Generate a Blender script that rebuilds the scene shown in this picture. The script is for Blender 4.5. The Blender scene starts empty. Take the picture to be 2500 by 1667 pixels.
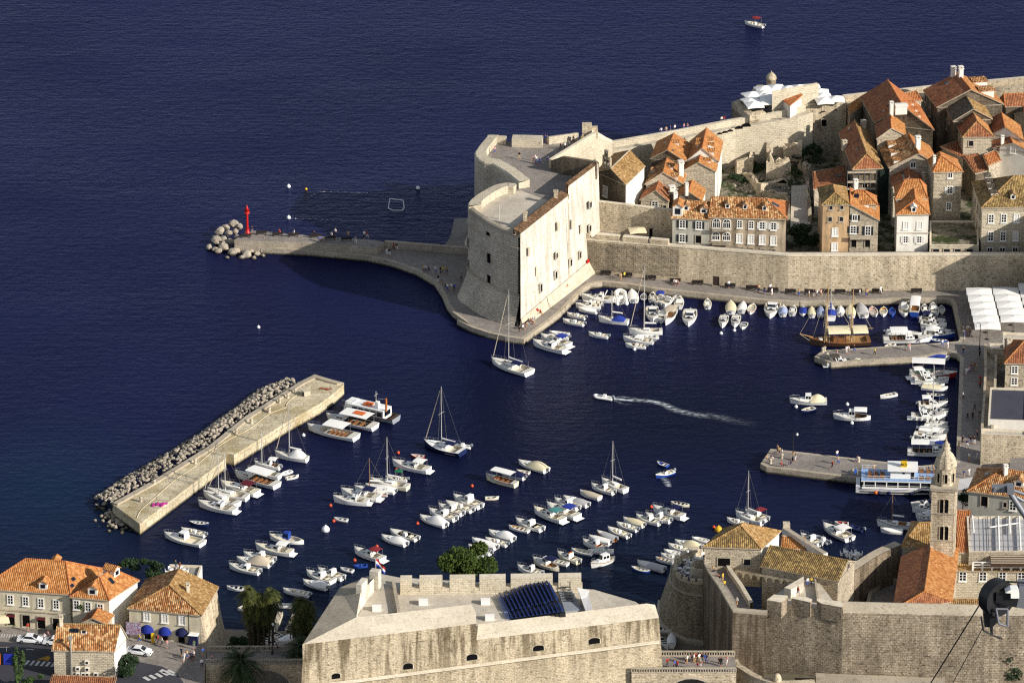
import bpy,math,random
from mathutils import Vector,Matrix
R=random.Random(7)
rad=math.radians
S=bpy.context.scene
COL=S.collection
# ------------------------------------------------------------------ camera
CAM_H,CAM_DEP,CAM_F=400.0,22.5,13000.0
cam=bpy.data.cameras.new('camera')
cam.sensor_fit='HORIZONTAL'; cam.sensor_width=36.0
cam.lens=36.0*CAM_F/2500.0
cam.clip_start=1.0; cam.clip_end=60000.0
cam_o=bpy.data.objects.new('camera',cam); COL.objects.link(cam_o)
cam_o.location=(0,0,CAM_H); cam_o.rotation_euler=(rad(90-CAM_DEP),0,0)
S.camera=cam_o
S.render.resolution_x,S.render.resolution_y=1024,682
# ------------------------------------------------------------------ sky, sun, exposure
SUN_EL,SUN_AZ=25.0,30.0
sd=Vector((math.cos(rad(SUN_EL))*math.cos(rad(SUN_AZ)),-math.cos(rad(SUN_EL))*math.sin(rad(SUN_AZ)),math.sin(rad(SUN_EL))))
W=bpy.data.worlds.new('World'); S.world=W; W.use_nodes=True
nt=W.node_tree; nt.nodes.clear()
wo=nt.nodes.new('ShaderNodeOutputWorld'); bg=nt.nodes.new('ShaderNodeBackground'); sky=nt.nodes.new('ShaderNodeTexSky')
sky.sky_type='NISHITA'; sky.sun_disc=False
sky.sun_elevation=rad(SUN_EL); sky.sun_rotation=math.atan2(sd.x,sd.y)
sky.air_density=1.0; sky.dust_density=0.6; sky.ozone_density=2.0
hs=nt.nodes.new('ShaderNodeHueSaturation'); hs.inputs['Saturation'].default_value=0.5
nt.links.new(sky.outputs[0],hs.inputs['Color']); nt.links.new(hs.outputs[0],bg.inputs[0]); bg.inputs[1].default_value=0.095
nt.links.new(bg.outputs[0],wo.inputs[0])
sl=bpy.data.lights.new('sun','SUN'); sl.energy=4.4; sl.angle=rad(0.5); sl.color=(1.0,0.935,0.84)
so=bpy.data.objects.new('sun',sl); COL.objects.link(so)
so.rotation_euler=sd.to_track_quat('Z','Y').to_euler()
S.render.engine='CYCLES'; S.cycles.use_denoising=False; S.cycles.filter_width=1.25
S.view_settings.view_transform='Standard'; S.view_settings.look='None'
S.view_settings.exposure=0.42; S.view_settings.gamma=1.0
# ------------------------------------------------------------------ survey: a point of the photograph + its height above the sea -> metres
ZO={'0':(0,0,1),'1':(0,800,3.357),'2':(0,1200,3.357),'3':(600,1200,3.357),'4':(600,800,3.357),'5':(1200,1200,3.357),'6':(1200,800,3.357),'7':(1800,1200,3.357),'8':(1800,800,3.357),'9':(450,400,3.357),'10':(1100,280,4.2),'11':(1080,560,4.2),'12':(1500,280,4.2),'13':(1740,100,4.2),'14':(1940,280,4.2),'15':(1600,600,5.107),'16':(2040,600,5.107),'17':(2100,140,5.8725),'18':(2200,740,7.84),'19':(1750,0,11.76),'20':(380,1000,5.8725),'A':(740,920,9.046),'B':(2060,1100,7.84),'C':(2300,1080,11.76),'D':(280,1480,9.8),'E':(0,1500,9.388),'F':(2350,1360,7.84),'G':(1940,700,7.84),'H':(2220,880,6.032),'I':(1590,1340,5.227),'J':(2200,1080,5.227),'K':(560,1420,6.35),'L':(1180,1380,7.84)}
SD,CD=math.sin(rad(CAM_DEP)),math.cos(rad(CAM_DEP))
def uv(z,x,y):
 a,b,s=ZO[z]; return a+x/s,b+y/s
def P(zone,x,y,z):
 u,v=uv(zone,x,y)
 a,b=(u-1250)/CAM_F,(833.5-v)/CAM_F
 d=Vector((a,CD+b*SD,-SD+b*CD))
 return Vector((0,0,CAM_H))+d*((z-CAM_H)/d.z)
def zat(p,zone,x,y):
 u,v=uv(zone,x,y); k=(833.5-v)/CAM_F
 return CAM_H+p[1]*(k*CD-SD)/(CD+k*SD)
def atY(zone,x,y,Y):
 u,v=uv(zone,x,y)
 a,b=(u-1250)/CAM_F,(833.5-v)/CAM_F
 d=Vector((a,CD+b*SD,-SD+b*CD))
 return Vector((0,0,CAM_H))+d*(Y/d.y)
def PL(zone,pts,z):return[P(zone,x,y,z) for x,y in pts]
# ------------------------------------------------------------------ materials
MATS={}
def srgb(c):
 if isinstance(c,str):
  c=tuple(int(c[i:i+2],16)/255 for i in(0,2,4))
 return tuple((x/12.92 if x<=0.04045 else((x+0.055)/1.055)**2.4) for x in c)
class NB:
 def __init__(s,name):
  s.m=bpy.data.materials.new(name); s.m.use_nodes=True
  s.t=s.m.node_tree; s.t.nodes.clear()
  s.out=s.n('OutputMaterial'); s.b=s.n('BsdfPrincipled'); s.l(s.b.outputs[0],s.out.inputs[0])
 def n(s,typ,**kw):
  nd=s.t.nodes.new('ShaderNode'+typ)
  for k,v in kw.items():
   if hasattr(nd,k):setattr(nd,k,v)
   else:s.set(nd.inputs[k.replace('_',' ')],v)
  return nd
 def set(s,sock,v):
  if hasattr(v,'is_output') or hasattr(v,'links'):s.l(v,sock)
  elif isinstance(v,(tuple,list)) and sock.type=='RGBA':sock.default_value=(*v[:3],1)
  else:sock.default_value=v
 def l(s,a,b):s.t.links.new(a,b)
 def uvm(s,sx=1,sy=1):
  u=s.n('UVMap'); m=s.n('Mapping'); s.l(u.outputs[0],m.inputs[0]); m.inputs['Scale'].default_value=(sx,sy,1); return m.outputs[0]
 def pos(s,sc=(1,1,1)):
  g=s.n('NewGeometry'); m=s.n('Mapping'); s.l(g.outputs['Position'],m.inputs[0]); m.inputs['Scale'].default_value=sc; return m.outputs[0]
 def noise(s,vec,scale,detail=4,rough=0.55,col=False):
  nd=s.n('TexNoise'); s.l(vec,nd.inputs['Vector']); nd.inputs['Scale'].default_value=scale
  nd.inputs['Detail'].default_value=detail; nd.inputs['Roughness'].default_value=rough
  return nd.outputs['Color' if col else 'Fac']
 def ramp(s,fac,stops,mode='LINEAR'):
  r=s.n('ValToRGB'); s.l(fac,r.inputs[0]); r.color_ramp.interpolation=mode
  e=r.color_ramp.elements
  while len(e)<len(stops):e.new(0.5)
  for el,(p,c) in zip(e,stops):
   el.position=p; el.color=(*((c,c,c) if isinstance(c,(int,float)) else c),1)
  return r.outputs[0]
 def mix(s,fac,a,b,blend='MIX'):
  m=s.n('Mix'); m.data_type='RGBA'; m.blend_type=blend
  s.set(m.inputs[0],fac); s.set(m.inputs[6],a); s.set(m.inputs[7],b); return m.outputs[2]
 def math(s,op,a,b=0.0):
  m=s.n('Math'); m.operation=op; s.set(m.inputs[0],a); s.set(m.inputs[1],b); return m.outputs[0]
 def bump(s,h,strength=0.5,dist=0.1):
  b=s.n('Bump'); s.l(h,b.inputs['Height']); b.inputs['Strength'].default_value=strength; b.inputs['Distance'].default_value=dist
  s.l(b.outputs[0],s.b.inputs['Normal'])
 def fin(s,col,rough=0.8,spec=0.3,metal=0.0):
  s.set(s.b.inputs['Base Color'],col); s.set(s.b.inputs['Roughness'],rough)
  s.b.inputs['Specular IOR Level'].default_value=spec; s.b.inputs['Metallic'].default_value=metal
  return s.m
def plain(name,c,rough=0.5,spec=0.4,metal=0.0,var=0.08):
 if name in MATS:return MATS[name]
 s=NB(name); c=srgb(c)
 n=s.noise(s.pos(),0.9,3)
 f=s.ramp(n,[(0.3,1-var),(0.7,1+0.0)])
 MATS[name]=s.fin(s.mix(1.0,(*c,1),f,'MULTIPLY'),rough,spec,metal); return MATS[name]
def stone(name,c,c2=None,bw=0.9,bh=0.4,mortar=0.55,spots=0.35,stain=0.3,streak=0.0,big=0.25,bump=0.5,tint=None,rough=0.9,tide=False,brow=None):
 """coursed limestone: blocks on the metric UVs, uneven tone, dark weathered pits and run-off streaks"""
 s=NB(name); c=srgb(c); c2=srgb(c2) if c2 else tuple(x*0.75 for x in c)
 u=s.uvm()
 br=s.n('TexBrick'); s.l(u,br.inputs['Vector'])
 for k,v in(('Scale',1.0),('Mortar Size',0.045),('Mortar Smooth',0.3),('Brick Width',bw),('Row Height',bh),('Bias',-0.2)):br.inputs[k].default_value=v
 br.inputs['Color1'].default_value=(*c,1); br.inputs['Color2'].default_value=(*c2,1); br.inputs['Mortar'].default_value=(*[x*mortar for x in c],1)
 big_n=s.noise(s.pos(),0.16,4,0.6)
 col=s.mix(1.0,br.outputs[0],s.ramp(big_n,[(0.30,1-big),(0.68,1.08)]),'MULTIPLY')
 pit=s.noise(s.pos((1,1,1.6)),1.5,5,0.68)
 col=s.mix(1.0,col,s.ramp(pit,[(0.37,1-spots),(0.46,1.0)]),'MULTIPLY')
 fine=s.noise(s.pos(),4.2,2,0.6)
 col=s.mix(1.0,col,s.ramp(fine,[(0.3,1-stain),(0.66,1.08)]),'MULTIPLY')
 if streak:
  st=s.noise(s.pos((0.55,0.55,0.05)),1.4,4,0.62)
  k=1.0
  if brow:
   g=s.n('NewGeometry'); sp=s.n('SeparateXYZ'); s.l(g.outputs['Position'],sp.inputs[0]); mr=s.n('MapRange'); s.l(sp.outputs[2],mr.inputs[0])
   for i,v in enumerate((brow[0],brow[1],0.15,1.0)):mr.inputs[i+1].default_value=v
   k=mr.outputs[0]
  col=s.mix(k,col,s.mix(1.0,col,s.ramp(st,[(0.42,(1-streak,1-streak*1.04,1-streak*1.1)),(0.56,1.0)]),'MULTIPLY'))
 if tint:
  t=s.noise(s.pos((0.3,0.3,0.3)),0.55,3,0.6)
  col=s.mix(s.ramp(t,[(0.5,0.0),(0.72,0.7)]),col,(*srgb(tint),1))
 if tide:
  g=s.n('NewGeometry'); sp=s.n('SeparateXYZ'); s.l(g.outputs['Position'],sp.inputs[0])
  col=s.mix(1.0,col,s.ramp(s.math('ADD',sp.outputs[2],s.math('MULTIPLY',pit,0.5)),[(0.42,(.13,.13,.10)),(0.80,1.0)]),'MULTIPLY')
 h=s.math('ADD',s.math('MULTIPLY',br.outputs[1],-0.7),pit)
 s.bump(h,bump,0.12)
 MATS[name]=s.fin(col,rough,0.2); return MATS[name]
def plaster(name,c,dirt=0.25,streak=0.2,rough=0.85):
 s=NB(name); c=srgb(c)
 n=s.noise(s.pos(),0.35,5,0.6); st=s.noise(s.pos((0.8,0.8,0.07)),1.0,4,0.6)
 f=s.noise(s.pos(),3.0,2)
 col=s.mix(1.0,(*c,1),s.ramp(n,[(0.32,1-dirt),(0.6,1.0)]),'MULTIPLY')
 col=s.mix(1.0,col,s.ramp(st,[(0.36,1-streak),(0.55,1.0)]),'MULTIPLY')
 col=s.mix(1.0,col,s.ramp(f,[(0.3,0.92),(0.7,1.0)]),'MULTIPLY')
 s.bump(f,0.2,0.03)
 MATS[name]=s.fin(col,rough,0.2); return MATS[name]
def tiles(name,c1,c2,c3,moss=0.0,mossc='5a4a38',pitch=0.34,contrast=0.3):
 """barrel tiles: rounded columns down the slope (metric UVs), every tile its own shade of c1..c3, lichen patches"""
 s=NB(name); c1,c2,c3=srgb(c1),srgb(c2),srgb(c3)
 u=s.n('UVMap'); sp=s.n('SeparateXYZ'); s.l(u.outputs[0],sp.inputs[0])
 cu=s.math('DIVIDE',sp.outputs[0],pitch); cv=s.math('DIVIDE',sp.outputs[1],0.42)
 cb=s.n('CombineXYZ'); s.l(s.math('FLOOR',cu),cb.inputs[0]); s.l(s.math('FLOOR',s.math('ADD',cv,s.math('MULTIPLY',s.math('FLOOR',cu),0.37))),cb.inputs[1])
 wn=s.n('TexWhiteNoise',noise_dimensions='2D'); s.l(cb.outputs[0],wn.inputs[0])
 big=s.noise(s.pos(),0.33,4,0.6)
 mixv=s.math('ADD',s.math('MULTIPLY',wn.outputs[0],0.55),s.math('MULTIPLY',big,0.5))
 col=s.ramp(mixv,[(0.22,c1),(0.52,c2),(0.82,c3)])
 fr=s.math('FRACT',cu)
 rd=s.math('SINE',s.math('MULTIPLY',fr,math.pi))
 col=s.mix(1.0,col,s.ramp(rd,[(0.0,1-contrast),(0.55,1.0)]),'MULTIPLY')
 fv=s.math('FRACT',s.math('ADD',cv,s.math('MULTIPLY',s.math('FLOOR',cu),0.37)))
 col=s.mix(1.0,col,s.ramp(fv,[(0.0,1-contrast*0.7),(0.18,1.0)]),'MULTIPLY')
 if moss:
  mn=s.noise(s.pos(),0.75,6,0.7)
  col=s.mix(s.ramp(mn,[(0.56-0.2*moss,0.0),(0.72-0.2*moss,0.85)]),col,(*srgb(mossc),1))
 gr=s.noise(s.pos(),2.4,3,0.6)
 col=s.mix(1.0,col,s.ramp(gr,[(0.3,0.8),(0.65,1.05)]),'MULTIPLY')
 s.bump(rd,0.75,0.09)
 MATS[name]=s.fin(col,0.85,0.2); return MATS[name]
def M(name):return MATS[name]
# ------------------------------------------------------------------ mesh building
class MB:
 """collects faces and links them as ONE mesh object with metric UVs"""
 def __init__(s):s.v=[]; s.f=[]; s.mi=[]; s.sm=[]
 def add(s,vs,fs,mi=0,smooth=False):
  o=len(s.v); s.v+=[tuple(v) for v in vs]
  for f in fs:s.f.append(tuple(o+i for i in f)); s.mi.append(mi); s.sm.append(smooth)
 def quad(s,a,b,c,d,mi=0):s.add([a,b,c,d],[(0,1,2,3)],mi)
 def tri(s,a,b,c,mi=0):s.add([a,b,c],[(0,1,2)],mi)
 def poly(s,pts,mi=0):s.add(pts,[tuple(range(len(pts)))],mi)
 def box(s,c,d,rz=0.0,mi=0,top=None,up=None):
  """c = centre of the bottom face, d = size; top = size factor of the top face"""
  hx,hy,h=d[0]/2,d[1]/2,d[2]; t=top or 1.0
  tx,ty=(t,t) if isinstance(t,(int,float)) else t
  cs,sn=math.cos(rz),math.sin(rz)
  vs=[]
  for k,(fx,fy) in((0,(1,1)),(1,(tx,ty))):
   for x,y in((-hx,-hy),(hx,-hy),(hx,hy),(-hx,hy)):
    x,y=x*fx,y*fy
    vs.append((c[0]+x*cs-y*sn,c[1]+x*sn+y*cs,c[2]+k*h))
  s.add(vs,[(3,2,1,0),(4,5,6,7),(0,1,5,4),(1,2,6,5),(2,3,7,6),(3,0,4,7)],mi)
 def prism(s,poly,z0,z1,mi=0,mt=None,cap=True,bot=False):
  """poly: ring of (x, y[, ...]); z1 may be a list with one height per corner"""
  n=len(poly); zt=z1 if isinstance(z1,(list,tuple)) else[z1]*n; zb=z0 if isinstance(z0,(list,tuple)) else[z0]*n
  ar=sum(poly[i][0]*poly[(i+1)%n][1]-poly[(i+1)%n][0]*poly[i][1] for i in range(n))
  if ar<0:poly=list(poly)[::-1]; zt=list(zt)[::-1]; zb=list(zb)[::-1]
  vs=[(p[0],p[1],z) for p,z in zip(poly,zb)]+[(p[0],p[1],z) for p,z in zip(poly,zt)]
  s.add(vs,[(i,(i+1)%n,n+(i+1)%n,n+i) for i in range(n)],mi)
  if cap:s.add(vs[n:],[tuple(range(n))],mi if mt is None else mt)
  if bot:s.add(vs[:n],[tuple(range(n-1,-1,-1))],mi)
 def tube(s,a,b,r,n=6,mi=0,r2=None,cap=True,smooth=True):
  a,b=Vector(a),Vector(b); r2=r if r2 is None else r2
  d=(b-a); L=d.length
  if L<1e-6:return
  q=d.to_track_quat('Z','Y'); ex,ey=q@Vector((1,0,0)),q@Vector((0,1,0))
  vs=[]
  for p,rr in((a,r),(b,r2)):
   for i in range(n):
    t=2*math.pi*i/n; vs.append(p+ex*(math.cos(t)*rr)+ey*(math.sin(t)*rr))
  s.add(vs,[(i,(i+1)%n,n+(i+1)%n,n+i) for i in range(n)],mi,smooth)
  if cap:s.add(vs[n:],[tuple(range(n))],mi); s.add(vs[:n],[tuple(range(n-1,-1,-1))],mi)
 def path(s,pts,r,n=5,mi=0):
  for a,b in zip(pts[:-1],pts[1:]):s.tube(a,b,r,n,mi)
 def lathe(s,c,prof,n=12,mi=0,smooth=True,a0=0.0,a1=2*math.pi):
  full=abs(a1-a0-2*math.pi)<1e-4; m=n if full else n+1
  vs=[]
  for r,z in prof:
   for i in range(m):
    t=a0+(a1-a0)*i/n; vs.append((c[0]+r*math.cos(t),c[1]+r*math.sin(t),c[2]+z))
  fs=[]
  for k in range(len(prof)-1):
   for i in range(n):
    j=(i+1)%m; fs.append((k*m+i,k*m+j,(k+1)*m+j,(k+1)*m+i))
  s.add(vs,fs,mi,smooth)
 def loft(s,rings,mi=0,closed=True,smooth=False,capa=False,capb=False,mis=None):
  n=len(rings[0]); vs=[p for r in rings for p in r]; m=n if closed else n-1
  o=len(s.v); s.v+=[tuple(v) for v in vs]
  for k in range(len(rings)-1):
   for i in range(m):
    j=(i+1)%n
    s.f.append((o+k*n+i,o+k*n+j,o+(k+1)*n+j,o+(k+1)*n+i)); s.mi.append(mis[i] if mis else mi); s.sm.append(smooth)
  if capa:s.f.append(tuple(o+i for i in range(n-1,-1,-1))); s.mi.append(mi); s.sm.append(False)
  if capb:s.f.append(tuple(o+(len(rings)-1)*n+i for i in range(n))); s.mi.append(mi); s.sm.append(False)
 def ball(s,c,r,n=8,mi=0,sq=1.0):
  k=max(3,n//2)
  s.lathe(c,[(r*math.sin(math.pi*i/k)+1e-4,-r*sq*math.cos(math.pi*i/k)) for i in range(k+1)],n,mi)
 def mesh(s,name,mats):
  me=bpy.data.meshes.new(name); me.from_pydata(s.v,[],s.f)
  for m in(mats if isinstance(mats,(list,tuple)) else[mats]):me.materials.append(M(m) if isinstance(m,str) else m)
  me.polygons.foreach_set('material_index',s.mi); me.polygons.foreach_set('use_smooth',s.sm)
  uvl=me.uv_layers.new(name='UVMap').data
  for p in me.polygons:
   nz=p.normal
   if abs(nz.z)>0.985 or nz.length<1e-6:tu,tv=Vector((1,0,0)),Vector((0,1,0))
   else:tu=Vector((-nz.y,nz.x,0)).normalized(); tv=nz.cross(tu)
   for li in p.loop_indices:
    co=me.vertices[me.loops[li].vertex_index].co; uvl[li].uv=(co.dot(tu),co.dot(tv))
  return me
 def build(s,name,mats,parent=None,**kw):
  o=bpy.data.objects.new(name,s.mesh(name,mats)); COL.objects.link(o)
  if parent:
   o.parent=parent
   if parent.name in WORLDP:o.matrix_parent_inverse=WORLDP[parent.name]
  for k,v in kw.items():o[k]=v
  return o
WORLDP={}
def link(name,me,parent=None,loc=(0,0,0),rz=0.0,sc=None):
 o=bpy.data.objects.new(name,me); COL.objects.link(o)
 if parent:
  o.parent=parent
  if parent.name in WORLDP:o.matrix_parent_inverse=WORLDP[parent.name]
 o.location=loc; o.rotation_euler=(0,0,rz)
 if sc:o.scale=sc
 return o
def thing(name,label,cat,loc=(0,0,0),rz=0.0,group=None):
 o=bpy.data.objects.new(name,None); COL.objects.link(o); o.empty_display_size=0.5
 o.location=loc; o.rotation_euler=(0,0,rz); return tag(o,label,cat,group)
def wthing(name,label,cat,loc,group=None):
 o=thing(name,label,cat,loc,0,group); WORLDP[o.name]=Matrix.Translation(-Vector(loc)); return o
def tag(o,label,cat,group=None):
 o['label']=label; o['category']=cat
 if group:o['group']=group
 return o
def copy_tree(o,parent=None):
 c=o.copy(); COL.objects.link(c)
 if parent:c.parent=parent
 for ch in list(o.children):copy_tree(ch,c)
 return c
def struct(o):o['kind']='structure'; return o
def offset(poly,d,closed=True):
 """polygon moved outwards by d (counter-clockwise ring) in plan"""
 n=len(poly); out=[]
 for i in range(n):
  p=Vector(poly[i][:2]); a=Vector(poly[i-1][:2]); b=Vector(poly[(i+1)%n][:2])
  if not closed and i==0:a=p-(b-p)
  if not closed and i==n-1:b=p+(p-a)
  e1=(p-a).normalized(); e2=(b-p).normalized()
  n1=Vector((e1.y,-e1.x)); n2=Vector((e2.y,-e2.x)); k=n1+n2
  k=k/max(0.35,k.length_squared/2) if k.length>1e-6 else n1
  out.append((p.x+k.x*d,p.y+k.y*d))
 return out
def lerp(a,b,t):return a+(b-a)*t
def smooth_path(pts,k=6):
 """Catmull-Rom through the points"""
 out=[]; n=len(pts); pts=[Vector(p) for p in pts]
 for i in range(n-1):
  p0,p1,p2,p3=pts[max(i-1,0)],pts[i],pts[i+1],pts[min(i+2,n-1)]
  for j in range(k):
   t=j/k; out.append(0.5*((2*p1)+(p2-p0)*t+(2*p0-5*p1+4*p2-p3)*t*t+(3*p1-p0-3*p2+p3)*t**3))
 out.append(pts[-1]); return out
ORD=['','second','third','fourth','fifth','sixth','seventh','eighth','ninth','tenth','eleventh','twelfth','thirteenth','fourteenth','fifteenth','sixteenth','seventeenth','eighteenth','nineteenth','twentieth']
REG=[]
def reg(o,look,place,cat,group=None):
 tag(o,look+' '+place,cat,group); REG.append((o,look,place)); return o
# ------------------------------------------------------------------ palette
stone('limestone_pale','d6cbb4','c6b99f',spots=0.30,stain=0.18,big=0.2,mortar=0.75)
stone('limestone_white','dcd5c6','d0c7b6',bw=1.0,bh=.5,spots=0.24,stain=0.14,big=0.14,mortar=0.84,streak=0.24,bump=0.3)
stone('limestone_wall','e0d0b4','cbb99c',bw=0.8,bh=0.42,spots=0.55,stain=0.28,big=0.22,streak=0.2,mortar=.75)
stone('bastion_stone','d6cab6','bfb29e',bw=1.1,bh=0.55,spots=0.3,stain=0.2,mortar=0.45)
stone('rampart_stone','c2b29a','a6967e',bw=0.7,bh=0.45,spots=0.6,stain=0.45,big=0.38,streak=0.25)
stone('fort_stone','d8c9ac','c4b292',bw=0.55,bh=0.3,spots=0.48,stain=0.36,big=0.22,streak=0.66,mortar=0.8,brow=(8,17))
stone('coping_stone','ded2bc','d2c6ae',bw=3.0,bh=2.0,spots=0.2,stain=0.18,big=0.12,mortar=0.9,bump=0.2)
stone('coping_grey','b9ad99','aca08c',bw=3.0,bh=2.0,spots=0.3,stain=0.2,big=0.2,mortar=0.9,bump=0.2)
stone('tower_stone','e2d3b8','c8b89c',bw=1.0,bh=0.5,spots=0.4,stain=0.25,big=0.25,streak=0.35)
stone('house_stone','d4c6ae','b8aa94',bw=0.6,bh=0.3,spots=0.5,stain=0.35,big=0.25)
stone('house_stone_pale','d6cab2','c2b59c',bw=0.7,bh=0.32,spots=0.3,stain=0.2,big=0.15)
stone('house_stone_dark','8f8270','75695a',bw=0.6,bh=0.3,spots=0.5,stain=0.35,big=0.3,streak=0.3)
stone('quay_stone','beb29e','a89c8a',bw=1.5,bh=0.8,spots=0.28,stain=0.22,big=0.25,mortar=0.7,bump=0.25,tide=True)
stone('paving_grey','9c948c','8a837c',bw=0.9,bh=0.6,spots=0.25,stain=0.25,big=0.25,mortar=0.75,bump=0.2)
stone('paving_pale','c4bbab','b6ac9b',bw=1.2,bh=1.2,spots=0.15,stain=0.12,big=0.14,mortar=0.92,bump=0.15)
stone('breakwater_stone','ddd0b2','c9ba96',bw=2.4,bh=1.6,spots=0.42,stain=0.35,big=0.3,tint='93804f',mortar=0.6,tide=True)
stone('rock','b8ad9c','a89c8a',bw=9,bh=9,spots=0.35,stain=0.3,big=0.25,mortar=1.0,tide=True)
plaster('plaster_cream','d8ceb4'); plaster('plaster_white','ece7dc',0.12,0.12); plaster('plaster_ochre','cfae86',0.3,0.35)
plaster('plaster_grey','b8b5a8',0.15,0.15); plaster('plaster_stucco','c4b298',0.45,0.5); plaster('concrete','9a978f',0.3,0.2); plaster('flat_roof','4a4a55',0.15,0.05)
plaster('asphalt','43434a',0.25,0.0); plaster('kerb_grey','8c867c',0.2,0.0)
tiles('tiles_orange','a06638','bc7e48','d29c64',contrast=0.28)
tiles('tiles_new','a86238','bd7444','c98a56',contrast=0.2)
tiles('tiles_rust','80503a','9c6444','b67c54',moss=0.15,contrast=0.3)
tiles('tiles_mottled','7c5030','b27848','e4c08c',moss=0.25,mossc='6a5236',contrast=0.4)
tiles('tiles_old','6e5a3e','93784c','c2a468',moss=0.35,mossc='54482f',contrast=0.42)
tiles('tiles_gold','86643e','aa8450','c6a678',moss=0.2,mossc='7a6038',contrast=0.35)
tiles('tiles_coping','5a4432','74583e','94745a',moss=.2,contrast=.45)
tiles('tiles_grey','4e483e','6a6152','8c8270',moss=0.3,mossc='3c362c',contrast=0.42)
plain('boat_white','f2f1ec',0.28,0.5,var=0.04); plain('boat_cream','e6dcc2',0.4,var=0.06); plain('boat_deck','dcd8cc',0.55,var=0.08)
plain('boat_blue','2a4a9c',0.35); plain('boat_navy','1c2850',0.4); plain('boat_red','a02c26',0.4); plain('boat_floor','cfc7b6',0.7,var=0.2)
plain('boat_interior','4c463e',0.8,var=0.2); plain('boat_grey','8b9098',0.6); plain('wood','8a5c34',0.6,var=0.2); plain('wood_dark','4a3526',0.6,var=0.25); plain('teak','b08a5a',0.6,var=0.15)
plain('canvas_white','f0eee8',0.8,0.2,var=0.05); plain('canvas_cream','e4d8b4',0.85,0.2,var=0.08); plain('canvas_blue','2b3f96',0.8,0.2); plain('canvas_navy','1b2147',0.8,0.2)
plain('canvas_red','8c2f34',0.8,0.2); plain('canvas_maroon','5e2128',0.8,0.2); plain('canvas_green','1f6a4c',0.8,0.2); plain('canvas_teal','4f8a8a',0.8,0.2); plain('canvas_grey','b5b4b4',0.85,0.2,var=0.08)
plain('canvas_lavender','98a4c4',0.8,0.2); plain('canvas_orange','b8682c',0.8,0.2); plain('canvas_beige','c9bba4',0.85,0.2); plain('canvas_pink','c49a8c',0.8,0.2); plain('canvas_yellow','c49a3c',0.8,0.2)
plain('window_glass','141a26',0.12,0.6); plain('black_rubber','1a1a1c',0.5); plain('steel','a8abb0',0.35,0.5,0.7); plain('mast_alloy','d6d3cc',0.35,0.5,0.3); plain('rope','cdbf9f',0.9); plain('rigging','8d8a84',0.5)
plain('shutter_dark','20262a',0.6); plain('shutter_white','d8d6d0',0.6); plain('frame_white','e9e6de',0.6,var=0.05); plain('dark_opening','0e0d0e',0.9,0.1); plain('door_wood','3a2a22',0.7)  # dark_opening: near-black sheet that paints the shade inside openings
plain('paint_red','b81e1c',0.4); plain('paint_yellow','d9b416',0.5); plain('paint_blue','2334a0',0.5); plain('paint_orange','d66a24',0.5); plain('deck_blue','8fb0dc',0.6); plain('iron','1d1f22',0.5); plain('iron_grey','83868e',0.45,0.5,0.4)
plain('car_white','eef0f2',0.2,0.6,var=0.02); plain('awning_blue','1f2f86',0.8,0.2); plain('road_paint','c9c8c6',0.8,var=0.25); plain('road_yellow','b08420',0.8,var=0.3); plain('seat_blue','1e356f',0.5); plain('net_green','1c2a22',0.95)
plain('cloth_magenta','b4308c',0.8); plain('seaweed','9c5638',0.9,var=0.35); plain('buoy_white','efefec',0.4); plain('buoy_orange','d0502a',0.5); plain('buoy_yellow','e0b020',0.5); plain('bench_dark','26201e',0.6)
plain('sand','7d7365',0.95,var=0.3); plain('earth','6c6452',0.95,var=0.35); plain('trunk','5a4a38',0.9,var=0.3)
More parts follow.
